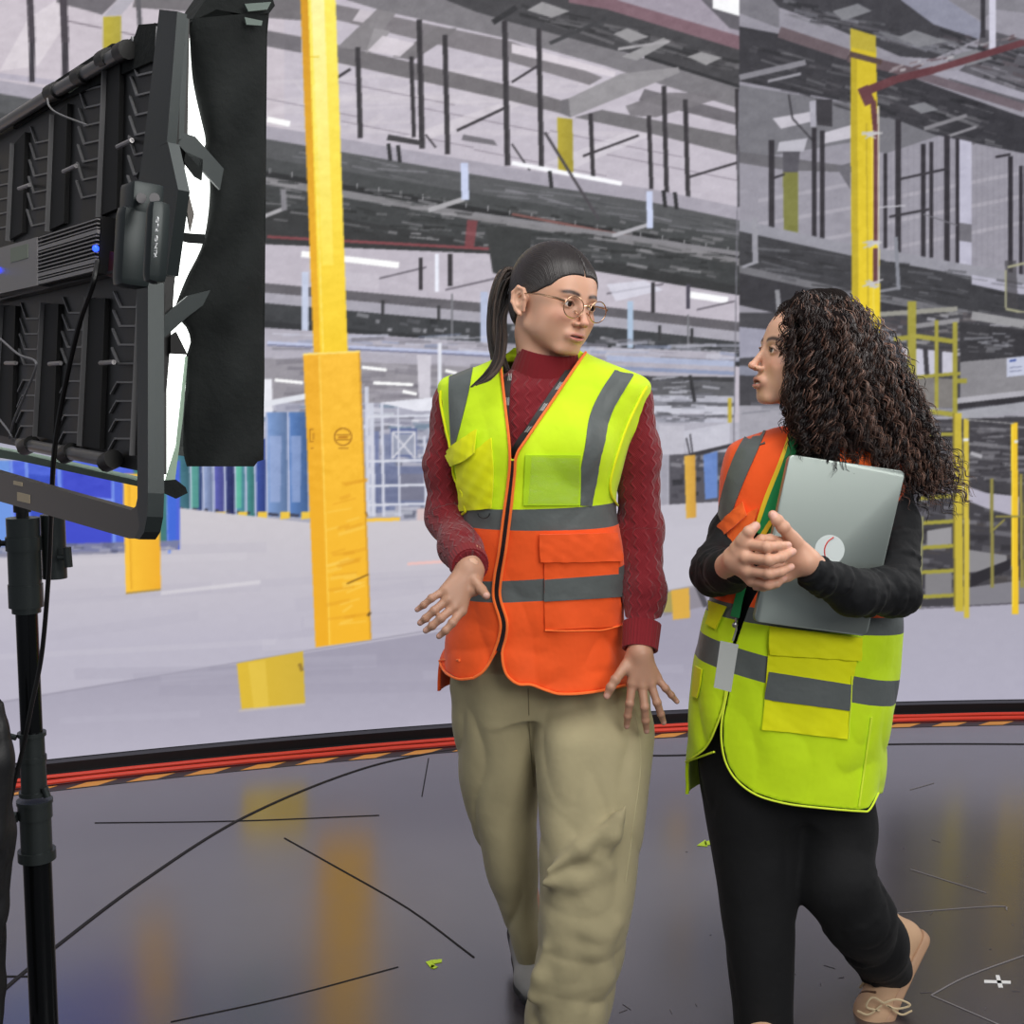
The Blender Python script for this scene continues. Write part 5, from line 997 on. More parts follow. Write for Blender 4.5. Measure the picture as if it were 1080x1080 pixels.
v.ell((0, -.019, .033), (.0785, .1005, .0905)); v.ell((0, .034, .034), (.0625, .0535, .0585), .02); v.ell((0, -.06, -.02), (.058, .045, .055), .02)
def hairline(X, Y, Z):
    zz = np.array([-.12, -.075, -.05, -.02, .0, .012, .03, .05, .068, .080, .09, .15]); yy = np.array([-.075, -.068, -.055, -.034, -.016, .024, .055, .068, .079, .089, .10, .14])
    y_ = np.interp(Z.ravel(), zz, yy).reshape(Z.shape) - .0; return Y - y_ - .010 * (1 - np.clip(np.abs(X) / .05, 0, 1)) * (Z > .045)
sl, X, Y, Z = v.full(); v.put(sl, -(hairline(X, Y, Z)), .003, 'sub')
part = np.maximum(np.abs(X - .002) - .0012, .03 - Z + 0 * X); part = np.maximum(part, -(Y + .035)); v.put(sl, np.maximum(part, -(np.sqrt((X) ** 2 + (Y + .019) ** 2 + (Z - .033) ** 2) - .074)), .0015, 'sub')
v.a = np.maximum(v.a, -(np.sqrt((X / .066) ** 2 + ((Y + .019) / .088) ** 2 + ((Z - .033) / .078) ** 2) - 1) * .07).astype(np.float32)
V, F = v.mesh(); x, y, z = V.T; tie = np.array([0, -.112, .036]); r = V - tie
ph = np.arctan2(x * 1.0, (z - .036) + .55 * (y + .112)); UV = np.stack([ph * .35 + .02 * np.sin(y * 60), np.linalg.norm(r, axis=1)], 1)
me = npmesh('hair', (V * hs1) @ Rm1.T + hc1, F); setcol(me, np.ones((len(V), 3)) * lin((42, 37, 37))); setuv(me, UV); hair1 = link('hair', me, hm, p1)
def strands(name, paths, mt, parent, n, spread, r0, r1, cols, seed, nr=5, taper=.35):
    R = np.random.RandomState(seed); V = []; F = []; C = []; U = []; c0 = 0
    for _ in range(n):
        P = paths[R.randint(len(paths))]; P = spl([np.array(q, float) for q in P], 7); m = len(P); t = np.linspace(0, 1, m); o = R.randn(3); o /= np.linalg.norm(o); o *= R.uniform(0, 1) ** .5
        w_ = np.interp(t, [0, .25, .8, 1], [.35, 1, .8, taper])[:, None] * spread; P = P + o[None, :] * w_ + .1 * spread * np.sin(t * R.uniform(5, 10) + R.uniform(0, 6))[:, None] * R.randn(3)[None, :]
        mm = MB(); rr = np.interp(t, [0, .1, .8, 1], [r0 * .8, r0, r0 * .8, r1]); mm.tube(P, rr, nr); V += mm.V; F += [tuple(q + c0 for q in f) for f in mm.F]; k = R.randint(len(cols)); C += [lin(cols[k])] * len(mm.V); U += [(R.uniform(0, 9), i // nr * .01) for i in range(len(mm.V))]; c0 = len(V)
    me = bpy.data.meshes.new(name); me.from_pydata(V, [], F); me.update(); setcol(me, np.array(C)); setuv(me, np.array(U)); return link(name, me, mt, parent)
T0 = W1((0, -.110, .036))
pony = [T0, at(535, 290, 2.70), at(528, 322, 2.70), at(525, 362, 2.68), at(530, 392, 2.66), at(538, 410, 2.66)]
hc_ = [(52, 44, 42), (70, 58, 52), (88, 74, 66), (40, 35, 35), (110, 94, 84)]
strands('ponytail', [pony, [T0, at(534, 292, 2.69), at(523, 325, 2.69), at(522, 365, 2.66), at(534, 390, 2.62)]], hm, hair1, 170, .019, .0028, .0012, hc_, 4)
strands('long_lock', [[T0, at(529, 330, 2.68), at(526, 358, 2.63), at(523, 378, 2.56), at(514, 394, 2.515), at(497, 408, 2.50)], [T0, at(532, 330, 2.68), at(531, 362, 2.63), at(527, 384, 2.56), at(516, 398, 2.51), at(502, 406, 2.50)]], hm, hair1, 46, .0085, .0020, .0008, hc_, 9, taper=.12)
m = MB(); m.tube([W1((0, -.104, .036)), W1((0, -.114, .036))], .0165 * hs1, 14); m.build('hair_tie', mat('hair_tie', rgb(120, 118, 112), .7), hair1)
# glasses
gold = mat('gold_frame', rgb(206, 170, 140), .22, .9); glens = mat('clear_lens', (.05, .05, .05, 1), .03, 0, .5, alpha=.04)
gl = MB(); lens = []
for s in (-1, 1):
    c = np.array([s * .0325, .1030, -.0045]); n = np.array([s * .10, 1, -.05]); n /= np.linalg.norm(n); a = np.cross(n, [0, 0, 1]); a /= np.linalg.norm(a); b_ = np.cross(a, n)
    rg = [W1(c + (.0238 * math.cos(t)) * a + (.0215 * math.sin(t)) * b_) for t in np.linspace(0, 2 * math.pi, 33)]; gl.tube(rg, .0012, 6, cap=False); lens.append((c, a, b_, n))
    gl.tube([W1(c + np.array([s * .0245, -.002, .008])), W1((s * .0665, .088, .006)), W1((s * .0760, .040, .008)), W1((s * .0790, -.006, .004)), W1((s * .078, -.02, -.006))], [.0030, .0026, .0015, .0012, .0012], 6)
    gl.tube([W1(c + np.array([-s * .018, -.004, -.010])), W1(c + np.array([-s * .016, -.014, -.006]))], .0016, 6)
gl.tube(spl([W1((-.0095, .1045, .001)), W1((0, .1075, .0045)), W1((.0095, .1045, .001))], 6), .0012, 6)
glo = gl.build('glasses', gold, p1)
for c, a, b_, n in lens:
    m = MB(); m.prism([W1(c + .0232 * math.cos(t) * a + .0209 * math.sin(t) * b_) for t in np.linspace(0, 2 * math.pi, 25)[:-1]], Rm1 @ n * .0006); m.build('lens', glens, glo, smooth=False)
# sweater
kn = knit('burgundy_knit', (116, 20, 31)); rb = ribbed('burgundy_rib', (118, 22, 32))
sw = empty('sweater', (0, 0, 0)); sw.parent = p1; sw.location = -p1.location
v = Vol((-.36, 2.36, .90), (.46, 2.86, 1.50), .0042)
st1 = loft([(390, 540, 618, 2.64, .055), (398, 524, 638, 2.64, .066), (408, 502, 656, 2.64, .090), (440, 504, 652, 2.635, .110), (520, 506, 640, 2.64, .108), (600, 498, 648, 2.64, .105), (690, 490, 660, 2.66, .12)])
v.field(lambda X, Y, Z: st1(X, Y, Z)); v.ell(at(556, 470, 2.575), (.04, .045, .05), .04); v.ell(at(600, 470, 2.575), (.04, .045, .05), .04)
v.chain(AR1, AR1r, .03); v.chain(AL1, AL1r, .03)
ff = folds(3, .0022, (45, 45, 60)); sl, X, Y, Z = v.full(); v.a += ff(X, Y, Z).astype(np.float32)
for a, b_, rr in ((AR1[2], AR1[3], .05), (AR1[3], AR1[4], .05)): pass
# the sleeves end at the cuffs
e = (AR1[-1] - AR1[-2]); e /= np.linalg.norm(e); q = AR1[-1] + e * .002; dd = (X - q[0]) * e[0] + (Y - q[1]) * e[1] + (Z - q[2]) * e[2]; loc_ = np.sqrt((X - q[0]) ** 2 + (Y - q[1]) ** 2 + (Z - q[2]) ** 2); v.a = np.where(loc_ < .09, np.maximum(v.a, dd), v.a).astype(np.float32)
e = (AL1[-1] - AL1[-2]); e /= np.linalg.norm(e); q = AL1[-1] + e * .002; dd = (X - q[0]) * e[0] + (Y - q[1]) * e[1] + (Z - q[2]) * e[2]; loc_ = np.sqrt((X - q[0]) ** 2 + (Y - q[1]) ** 2 + (Z - q[2]) ** 2); v.a = np.where(loc_ < .09, np.maximum(v.a, dd), v.a).astype(np.float32)
V, F = v.mesh(); UV = sleeve_uv(V, AR1); U2 = sleeve_uv(V, AL1); mid = (at(500, 450, 2.6)[0], at(655, 450, 2.6)[0]); R_s = V[:, 0] > at(655, 450, 2.6)[0]; C_s = (V[:, 0] > mid[0]) & ~R_s; UV[R_s] = U2[R_s]; UV[C_s] = np.stack([V[C_s, 0] * 1.0, V[C_s, 2]], 1)
me = npmesh('knit_panel', V, F); setuv(me, UV); link('knit_panel', me, kn, sw); TS1 = bvh(V, F)
for pts, r0, r1, nm in (([AR1[-2] * .28 + AR1[-1] * .72, AR1[-1]], .0405, .0375, 'cuff'), ([AL1[-2] * .45 + AL1[-1] * .55, AL1[-1]], .0400, .0370, 'cuff'), ([at(574, 404, 2.64), at(577, 386, 2.632), at(579, 369, 2.622)], .080, .0610, 'turtleneck_collar')):
    m = MB(); P = spl(pts, 6); d = P[-1] - P[0]; d /= np.linalg.norm(d); nseg = 120; a = np.cross(d, [0, 1, 0]); a /= np.linalg.norm(a); b_ = np.cross(d, a); V = []; UV = []
    prof = [(t, np.interp(t, [0, 1], [r0, r1])) for t in np.linspace(0, 1, 6)] + [(1.0, r1 - .005), (.9, r1 - .008)]
    for t, r in prof:
        c = P[0] + (P[-1] - P[0]) * t
        for k in range(nseg): an = 2 * math.pi * k / nseg; rr = r + .0007 * math.sin(an * 34); V.append(c + rr * (a * math.cos(an) + b_ * math.sin(an) * (.9 if nm != 'cuff' else 1))); UV.append((0.2, t))
    F = [(i * nseg + k, i * nseg + (k + 1) % nseg, (i + 1) * nseg + (k + 1) % nseg, (i + 1) * nseg + k) for i in range(len(prof) - 1) for k in range(nseg)]
    m.add(V, F); o = m.build(nm, cloth(nm + '_rib', (122, 22, 32), .85), sw)
# trousers
kh = cloth('khaki_twill', (168, 158, 124), .8, 1500, .3, 9, .5, .07)
v = Vol((-.34, 2.28, .03), (.44, 3.10, 1.02), .0048)
hp = loft([(640, 492, 652, 2.655, .115), (690, 484, 664, 2.67, .115), (725, 480, 680, 2.68, .115), (748, 492, 672, 2.67, .10)])
lr = loft([(700, 478, 585, 2.68, .115), (760, 477, 574, 2.69, .11), (820, 484, 570, 2.70, .10), (880, 499, 568, 2.715, .092), (940, 521, 567, 2.73, .085), (1000, 542, 574, 2.74, .075), (1040, 553, 582, 2.745, .068)])
ll = loft([(700, 562, 680, 2.68, .09), (735, 560, 686, 2.655, .105), (765, 562, 690, 2.62, .12), (820, 565, 684, 2.58, .115), (880, 567, 678, 2.54, .11), (940, 568, 672, 2.51, .105), (985, 565, 662, 2.50, .10), (1040, 557, 648, 2.50, .10), (1080, 552, 640, 2.50, .10), (1122, 548, 634, 2.50, .105)])
v.field(lambda X, Y, Z: hp(X, Y, Z)); v.field(lambda X, Y, Z: lr(X, Y, Z), k=.03); v.field(lambda X, Y, Z: ll(X, Y, Z), k=.02)
f1 = folds(11, .0060, (22, 22, 6)); f2 = folds(5, .0045, (10, 10, 17)); sl, X, Y, Z = v.full(); pxg, pyg = proj(X, Y, Z)
v.a += (f1(X, Y, Z) + f2(X, Y, Z) * np.clip((pyg - 830) / 60, 0, 1)).astype(np.float32)
for a, b_, r in (((578, 918), (650, 862), .011), ((574, 932), (640, 916), .010), ((596, 1012), (648, 974), .010), ((562, 1052), (640, 1030), .012), ((636, 905), (660, 850), .007), ((575, 1000), (562, 1050), .010), ((600, 965), (640, 982), .008)):
    A_, B_ = at(*a, 2.43), at(*b_, 2.435); M_ = (A_ + B_) / 2 + np.array([0, -.004, -.008]); v.cone(A_, M_, r * .2, r * .6, .036); v.cone(M_, B_, r * .6, r * .2, .036)
for a, b_ in (((586, 944), (655, 892)), ((575, 990), (650, 1006)), ((580, 1066), (636, 1052)), ((600, 925), (650, 880))): v.cone(at(*a, 2.385), at(*b_, 2.39), .010, .006, .020, 'sub')
V, F = v.mesh(); tro1 = link('trousers', npmesh('trousers', V, F), kh, p1); TT1 = bvh(V, F)
cord('fly_seam', TT1, [(557, 726), (559, 780), (563, 830)], 2.56, .0002, .0012, mat('seam_khaki', rgb(128, 120, 92), .8), tro1)
cord('side_seam', TT1, [(668, 740), (676, 800), (668, 870), (660, 930)], 2.58, .0002, .0012, mat('seam_khaki_light', rgb(176, 168, 132), .8), tro1)
h_ = at(548, 1040, 2.76)
shoe('grey_shoe', p1, (h_[0] + .005, 2.86, .055), (h_[0] + .03, 2.63, .004), (0, .25, 1), .10, (150, 148, 146), (40, 40, 42), .036)
c = at(590, 1120, 2.5); shoe('grey_shoe_front', p1, (c[0] + .0, 2.53, .0), (c[0] - .01, 2.28, .0), (0, 0, 1), .10, (150, 148, 146), (40, 40, 42), .038)
# safety vest
vm_l = cloth('lime_mesh', lime_c, .7, 1400, .3, 12, .35, .04); vm_o = cloth('orange_cloth', orange_c, .7, 1400, .25, 12, .4, .05); vm_g = cloth('reflective_grey', (94, 100, 100), .42, 900, .15, 16, .35, .05, 0); vm_p = cloth('orange_piping', (255, 120, 50), .6)
vm_y = cloth('yellow_pocket_cloth', (232, 236, 0), .7, 1400, .3, 12, .3, .04)
vest = empty('safety_vest', (0, 0, 0)); vest.parent = p1; vest.location = -p1.location
v = Vol((-.27, 2.38, .70), (.36, 2.86, 1.47), .0036)
vr = [(366, 544, 606, 2.655, .055), (376, 527, 626, 2.65, .070), (388, 500, 655, 2.65, .090), (398, 470, 684, 2.65, .098), (410, 464, 684, 2.65, .106), (440, 468, 672, 2.645, .125), (480, 474, 660, 2.635, .140), (520, 482, 650, 2.635, .142), (540, 486, 650, 2.635, .140), (560, 486, 655, 2.635, .138), (600, 484, 660, 2.64, .136), (640, 480, 658, 2.645, .140), (675, 468, 660, 2.655, .150), (700, 462, 664, 2.66, .158), (735, 458, 670, 2.66, .168), (765, 456, 672, 2.66, .17)]
vl = loft(vr); ff = folds(21, .0042, (18, 18, 10)); f3 = folds(9, .0036, (30, 25, 26))
sl, X, Y, Z = v.full(); pxg, pyg = proj(X, Y, Z)
low = np.clip((pyg - 600) / 80, 0, 1); base = vl(X, Y, Z) + ff(X, Y, Z) * (.45 + low) + f3(X, Y, Z) * (.25 + .75 * low)
w_ = Vol(v.lo, v.lo + v.h * (v.n - 1), v.h); w_.a = base.astype(np.float32)[:v.n[0], :v.n[1], :v.n[2]]
w_.ell(at(548, 468, 2.545), (.05, .045, .055), .05); w_.ell(at(606, 470, 2.54), (.052, .045, .055), .05); w_.cone(at(474, 408, 2.65), at(478, 450, 2.65), .020, .03, .03); w_.cone(at(672, 411, 2.65), at(666, 450, 2.65), .024, .03, .03)
outer = w_.a.copy(); OV, OF = w_.mesh(); TV1 = bvh(OV, OF)
shell = np.maximum(outer, -(outer + .0085 + .022 * np.clip((Z - at(575, 404, 2.64)[2]) / .012, 0, 1)))
front = (Y < vl.cy(Z) + .02)
cutp = [(526, 340), (530, 384), (532, 420), (539, 484), (542, 484), (556, 460), (578, 427), (600, 395), (615, 374), (622, 340)]
hemp = [(420, 800), (420, 690), (455, 692), (464, 698), (470, 708), (484, 716), (505, 714), (516, 702), (524, 688), (527, 684), (529, 700), (535, 714), (546, 722), (560, 722), (575, 728), (591, 732), (624, 730), (662, 722), (720, 712), (720, 800)]
px3, py3 = np.broadcast_to(pxg, shell.shape), np.broadcast_to(pyg, shell.shape); sc3 = 2.5 / FPX
dc = np.minimum(polysd(px3, py3, cutp), polysd(px3, py3, hemp)) * sc3
shell = np.where(front, np.maximum(shell, -dc), np.maximum(shell, -( Z - at(575, 727, 2.70)[2]) ))
# neck hole and armholes for head, arms
shell = np.maximum(shell, -(np.sqrt((X - at(577, 372, 2.63)[0]) ** 2 + (Y - 2.63) ** 2) - .066) + np.where(Z > at(577, 400, 2.63)[2], 0, -1))
v.a = shell.astype(np.float32)
V, F = v.mesh()
b1, b2, b3, b4 = zplane((486, 539), (655, 534), 2.5), zplane((486, 560), (655, 559), 2.5), zplane((486, 618), (655, 604), 2.5), zplane((486, 640), (655, 629), 2.5)
def zn(c):
    z = [((np.array(c) - p) @ n) > 0 for p, n in (b1, b2, b3, b4)]
    return 0 if z[0] else 1 if z[1] else 2 if z[2] else 3 if z[3] else 4
split_zones(V, F, (b1, b2, b3, b4), zn, {0: ('vest_panel', vm_l, 'lime upper panel'), 1: ('reflective_band', vm_g, 'upper grey reflective band'), 2: ('vest_panel', vm_o, 'orange waist panel'), 3: ('reflective_band', vm_g, 'lower grey reflective band'), 4: ('vest_panel', vm_o, 'orange lower panel')}, vest)
zipm = mat('zip_black', rgb(30, 22, 24), .5)
drape('zip', TV1, [(538, 486), (537, 500), (533, 540), (528, 580), (523, 610), (522, 630), (529, 655), (528, 670), (524, 686)], [(543, 486), (542, 500), (538, 540), (533, 580), (528, 610), (527, 630), (534, 655), (533, 670), (528, 688)], 2.5, .0025, zipm, vest, 4, 60)
for P in ([(528, 384), (532, 420), (537, 462), (538, 486), (536, 510), (532, 540), (527, 580), (522, 608), (521, 630), (528, 655), (527, 670), (520, 692), (510, 708), (500, 715)], [(617, 373), (600, 397), (578, 430), (556, 462), (545, 480), (543, 500), (539, 540), (534, 580), (529, 610), (528, 630), (535, 655), (534, 672), (530, 690), (534, 710), (546, 721), (560, 722), (576, 728), (592, 732), (624, 730), (658, 723)], [(500, 715), (484, 716), (470, 708), (463, 694)]):
    cord('piping', TV1, P, 2.5, .003, .0030, vm_p, vest)
drape('reflective_strip', TV1, [(474, 398), (474, 420), (475, 445), (477, 475)], [(499, 388), (494, 415), (488, 440), (480, 470)], 2.55, .0025, vm_g, vest, 8, 30)
drape('reflective_strip', TV1, [(648, 391), (634, 412), (622, 438), (617, 470), (612, 500), (612, 533)], [(668, 396), (656, 415), (644, 438), (636, 470), (630, 500), (624, 534)], 2.55, .0025, vm_g, vest, 8, 36, jit=.0008)
drape('chest_pocket', TV1, [(482, 492), (484, 510), (486, 539)], [(519, 462), (521, 500), (519, 536)], 2.5, .005, vm_y, vest, 14, 24, .004, jit=.0012)
drape('pocket_flap', TV1, [(474, 478), (483, 468), (505, 454)], [(480, 491), (492, 486), (503, 478)], 2.5, .012, vm_y, vest, 8, 16, .004, jit=.001)
drape('window_pocket', TV1, [(554, 480), (553, 505), (552, 533)], [(612, 480), (612, 505), (611, 533)], 2.5, .0045, cloth('green_lime_mesh', (176, 216, 20), .6, 700, .6), vest, 14, 20)
pl = mat('clear_plastic', (.3, .3, .3, 1), .05, 0, 1.0, alpha=.05, coat=1.0); bump(pl, 20, 1.0, .02)
drape('plastic_window', TV1, [(560, 482), (559, 505), (557, 531)], [(610, 483), (610, 505), (608, 531)], 2.5, .0085, pl, vest, 16, 20, .001, jit=.0016)
drape('waist_pocket', TV1, [(574, 590), (574, 620), (575, 664)], [(650, 590), (652, 620), (655, 660)], 2.5, .0045, vm_o, vest, 16, 24, .004, jit=.0008)
drape('reflective_strip', TV1, [(574, 611), (574, 622), (574, 634)], [(653, 605), (654, 617), (655, 629)], 2.5, .0068, vm_g, vest, 16, 8, .003)
drape('pocket_flap', TV1, [(569, 563), (569, 578), (570, 592)], [(647, 562), (651, 580), (653, 592)], 2.5, .010, vm_o, vest, 18, 14, .005, jit=.001)
cord('pocket_seam', TV1, [(575, 664), (600, 665), (630, 664), (655, 659)], 2.5, .006, .0016, vm_p, vest)
for P in ([(466, 412), (466, 425), (471, 450), (476, 472), (483, 527), (487, 545)], [(681, 408), (674, 420), (658, 455), (644, 500), (643, 520), (650, 533)]): cord('armhole_binding', TV1, P, 2.56, .003, .003, vm_y, vest)
m = MB(); rg = [hit(TV1, 512 + 6 * math.cos(t), 541 + 5 * math.sin(t), 2.5, .006)[0] for t in np.linspace(0, math.pi, 12)]; m.tube(rg, .0012, 6); m.build('ring_loop', mat('black_ring', rgb(20, 20, 20), .4), vest)
# lanyard
lan = mat('lanyard_black', rgb(44, 40, 42), .6); OL = empty('lanyard', (0, 0, 0)); OL.parent = p1; OL.location = -p1.location
both = TS1
def strap(P, wpx, o):
    a = [(x - wpx / 2, y) for x, y in P]; b_ = [(x + wpx / 2, y) for x, y in P]; return drape('lanyard_strap', both, a, b_, 2.53, o, lan, OL, 4, 30, .0015)
strap([(537, 398), (536, 404), (535, 415), (534, 440), (535, 462), (540, 480)], 6.5, .004); strap([(607, 380), (597, 396), (580, 420), (563, 445), (549, 465), (541, 480)], 7.5, .004)
for x, y, dx, dy in ((539, 396, -1, 7), (536, 420, 0, 8), (535, 446, 0, 8), (592, 405, -5, 7), (576, 427, -5, 7), (560, 450, -5, 6)):
    for k in (-1.6, 0, 1.6):
        nx_ = .9 * k; mm = MB(); p = [hit(both, x + nx_, y - abs(k) * .3, 2.53, .0046)[0], hit(both, x + dx + nx_, y + dy, 2.53, .0046)[0]]; mm.tube(p, .0005, 4); mm.build('lanyard_print', wh, OL)
# ------------------------------------------------------------------ second person (right)
p2 = empty('person', (at(835, 700, 2.58)[0], 2.58, 0), 'person in profile with long dark curly hair and black clothes holding a laptop', 'person')
SK2 = (220, 172, 146); HS2 = (214, 164, 138)
Rm2 = basis((-.965, -.14, .15)); hc2 = at(850, 377, 2.52); hs2 = 1.01
HV, HF, HC, loc2 = head_mesh(Rm2, hc2, hs2, (None, at(860, 470, 2.56)), SK2, (172, 92, 88), (60, 44, 38), mouth=.004, smileopen=.0035, cheek=(222, 140, 120))
def W2(p): return hc2 + hs2 * (Rm2 @ np.asarray(p, float))
BR = [at(800, 510, 2.60), at(774, 560, 2.60), at(754, 603, 2.53), at(768, 602, 2.40), at(783, 594, 2.315)]; BRr = [.046, .046, .047, .040, .031]
BL = [at(932, 505, 2.60), at(944, 555, 2.55), at(944, 624, 2.44), at(900, 626, 2.350), at(852, 600, 2.285)]; BLr = [.050, .049, .048, .042, .030]
v = Vol((.20, 2.15, .02), (1.0, 3.1, 1.36), .008)
tr2 = loft([(478, 840, 882, 2.59, .045), (500, 805, 915, 2.59, .065), (530, 795, 915, 2.59, .07), (600, 798, 905, 2.59, .07), (660, 790, 905, 2.60, .07), (740, 780, 900, 2.61, .08), (790, 775, 895, 2.62, .08)])
v.field(lambda X, Y, Z: tr2(X, Y, Z)); v.cone(at(848, 505, 2.59), BR[0], .045, .034, .03); v.cone(at(872, 505, 2.59), BL[0], .045, .038, .03); v.chain(BR, [r - .012 for r in BRr], .02); v.chain(BL, [r - .012 for r in BLr], .02); v.cone(at(858, 440, 2.55), at(858, 490, 2.58), .05, .055, .02)
v.chain([at(796, 800, 2.60), at(800, 930, 2.56), at(805, 1100, 2.48)], [.068, .048, .035], .02); v.chain([at(862, 800, 2.62), at(886, 938, 2.54), at(932, 1018, 2.655)], [.068, .046, .032], .02)
BV, BF = v.mesh()
# the right hand lies over the left one, both in front of the laptop
wr = at(777, 590, 2.30)
palm = [(at(768, 597, 2.34), wr, .026, .026), (wr, at(788, 574, 2.268), .022, .013), (wr, at(787, 588, 2.262), .022, .0135), (wr, at(789, 602, 2.264), .022, .0135), (wr, at(793, 612, 2.272), .020, .0125), (at(779, 578, 2.285), at(786, 567, 2.27), .016, .0125)]
fg = [([at(788, 574, 2.268), at(809, 577, 2.232), at(821, 576, 2.235), at(831, 575, 2.246)], [.0108, .0100, .0090, .0076]),
      ([at(787, 588, 2.262), at(811, 591, 2.226), at(824, 588, 2.230), at(836, 582, 2.242)], [.0112, .0104, .0094, .0078]),
      ([at(789, 602, 2.264), at(811, 605, 2.230), at(823, 603, 2.233), at(834, 598, 2.245)], [.0108, .0100, .0090, .0076]),
      ([at(793, 612, 2.272), at(810, 617, 2.242), at(819, 615, 2.245), at(827, 610, 2.255)], [.0098, .0088, .0080, .0068]),
      ([at(783, 571, 2.272), at(790, 561, 2.262), at(797, 555, 2.264)], [.0125, .0108, .0092])]
H1 = hand_mesh(palm, fg, HS2, pad=.025)
wr = at(850, 592, 2.285)
palm = [(at(866, 604, 2.30), wr, .026, .025), (wr, at(832, 574, 2.285), .022, .013), (wr, at(830, 585, 2.29), .022, .013), (wr, at(830, 597, 2.292), .022, .013), (wr, at(831, 607, 2.292), .020, .012), (at(845, 580, 2.282), at(835, 567, 2.272), .017, .013)]
fg = [([at(832, 574, 2.285), at(812, 569, 2.272), at(803, 569, 2.268), at(797, 572, 2.27)], [.0108, .0098, .0090, .0078]),
      ([at(830, 585, 2.29), at(810, 583, 2.284), at(800, 586, 2.29), at(795, 590, 2.296)], [.0108, .0098, .0090, .0078]),
      ([at(830, 597, 2.292), at(810, 599, 2.286), at(801, 602, 2.292), at(797, 604, 2.30)], [.0108, .0098, .0090, .0078]),
      ([at(831, 607, 2.292), at(815, 616, 2.285), at(805, 619, 2.285), at(797, 619, 2.29)], [.0098, .0088, .0080, .0070]),
      ([at(838, 571, 2.275), at(826, 556, 2.262), at(820, 549, 2.262), at(815, 543, 2.266)], [.0140, .0118, .0108, .0090])]
H2 = hand_mesh(palm, fg, tuple(int(c * .99) for c in HS2), pad=.025)
V, F, C = join([(HV, HF, HC), (BV, BF, np.ones((len(BV), 3)) * lin(SK2)), H1, H2])
me = npmesh('body', V, F); setcol(me, C); link('body', me, skin, p2)
eyes(p2, Rm2, hc2, hs2, (-.05, 1, .02))
m = MB(); m.ball(W2((0, .084, -.0665)), (.011, .010, .0045), 12); m.build('teeth', bpy.data.materials['teeth'], p2)
# black top
bkm = cloth('black_jersey', (11, 13, 17), .75, 1200, .2, 18, .45, .1, .03)
v = Vol((.34, 2.18, .86), (.98, 2.90, 1.38), .0042)
st2 = loft([(476, 832, 892, 2.57, .062), (486, 808, 915, 2.58, .075), (500, 790, 935, 2.58, .09), (530, 780, 935, 2.58, .102), (600, 783, 925, 2.58, .102), (660, 772, 925, 2.59, .105), (720, 758, 925, 2.60, .12)])
v.field(lambda X, Y, Z: st2(X, Y, Z)); v.chain(BR, BRr, .025); v.chain(BL, BLr, .025)
sl, X, Y, Z = v.full(); ff = folds(17, .0022, (40, 40, 40)); v.a += ff(X, Y, Z).astype(np.float32)
R = np.random.RandomState(2)                            # bunched rings of cloth around elbow and forearm
def rings(pts, rs, n, t0, t1, amp, skew=.35):
    P = np.array(pts); L_ = np.r_[0, np.cumsum(np.linalg.norm(np.diff(P, axis=0), axis=1))]; L_ /= L_[-1]
    for t in np.linspace(t0, t1, n):
        t += R.uniform(-.01, .01); c = np.array([np.interp(t, L_, P[:, k]) for k in range(3)]); r = np.interp(t, L_, rs); d = np.array([np.interp(min(t + .04, 1), L_, P[:, k]) - np.interp(max(t - .04, 0), L_, P[:, k]) for k in range(3)]); d /= np.linalg.norm(d)
        a = np.cross(d, [0, 0, 1]); a /= np.linalg.norm(a); b_ = np.cross(d, a); s0 = R.uniform(0, 6.28); sp = R.uniform(2.2, 4.5); k_ = R.uniform(-skew, skew)
        q = [c + (r - .0015) * (a * math.cos(x) + b_ * math.sin(x)) + d * k_ * r * math.cos(x) for x in np.linspace(s0, s0 + sp, 9)]
        v.chain(q, [amp * .4] + [amp] * 7 + [amp * .4], .010)
rings(BL, BLr, 15, .50, .97, .0042); rings(BR, BRr, 8, .45, .95, .0036); rings(BL, BLr, 4, .2, .45, .003)
for AA in (BR, BL):
    e = (AA[-1] - AA[-2]); e /= np.linalg.norm(e); q = AA[-1] + e * .004; dd = (X - q[0]) * e[0] + (Y - q[1]) * e[1] + (Z - q[2]) * e[2]; l_ = np.sqrt((X - q[0]) ** 2 + (Y - q[1]) ** 2 + (Z - q[2]) ** 2); v.a = np.where(l_ < .085, np.maximum(v.a, dd), v.a).astype(np.float32)
V, F = v.mesh(); link('black_top', npmesh('black_top', V, F), bkm, p2); TS2 = bvh(V, F)
# trousers
dn = cloth('black_denim', (12, 13, 16), .8, 1400, .3, 10, .5, .12, .03)
v = Vol((.28, 2.30, .015), (1.02, 3.12, .98), .0048)
hp = loft([(690, 752, 925, 2.60, .12), (760, 744, 922, 2.61, .125), (830, 744, 916, 2.62, .115), (850, 752, 905, 2.62, .10)])
lr = loft([(760, 738, 850, 2.61, .11), (810, 736, 850, 2.605, .105), (880, 748, 846, 2.595, .098), (940, 758, 842, 2.565, .09), (1000, 764, 836, 2.53, .08), (1060, 772, 834, 2.50, .075), (1130, 776, 836, 2.47, .078)])
v.field(lambda X, Y, Z: hp(X, Y, Z)); v.field(lambda X, Y, Z: lr(X, Y, Z), k=.02)
LL = [at(868, 800, 2.62), at(878, 870, 2.60), at(886, 935, 2.52), at(905, 966, 2.53), at(922, 994, 2.60), at(935, 1022, 2.665)]; v.chain(LL, [.098, .090, .076, .074, .066, .056], .03)
sl, X, Y, Z = v.full(); f1 = folds(31, .0045, (24, 24, 12)); v.a += f1(X, Y, Z).astype(np.float32);
rings(LL, [.098, .090, .076, .074, .066, .056], 9, .45, .93, .005, .5)
V, F = v.mesh(); tro2 = link('trousers', npmesh('trousers', V, F), dn, p2)
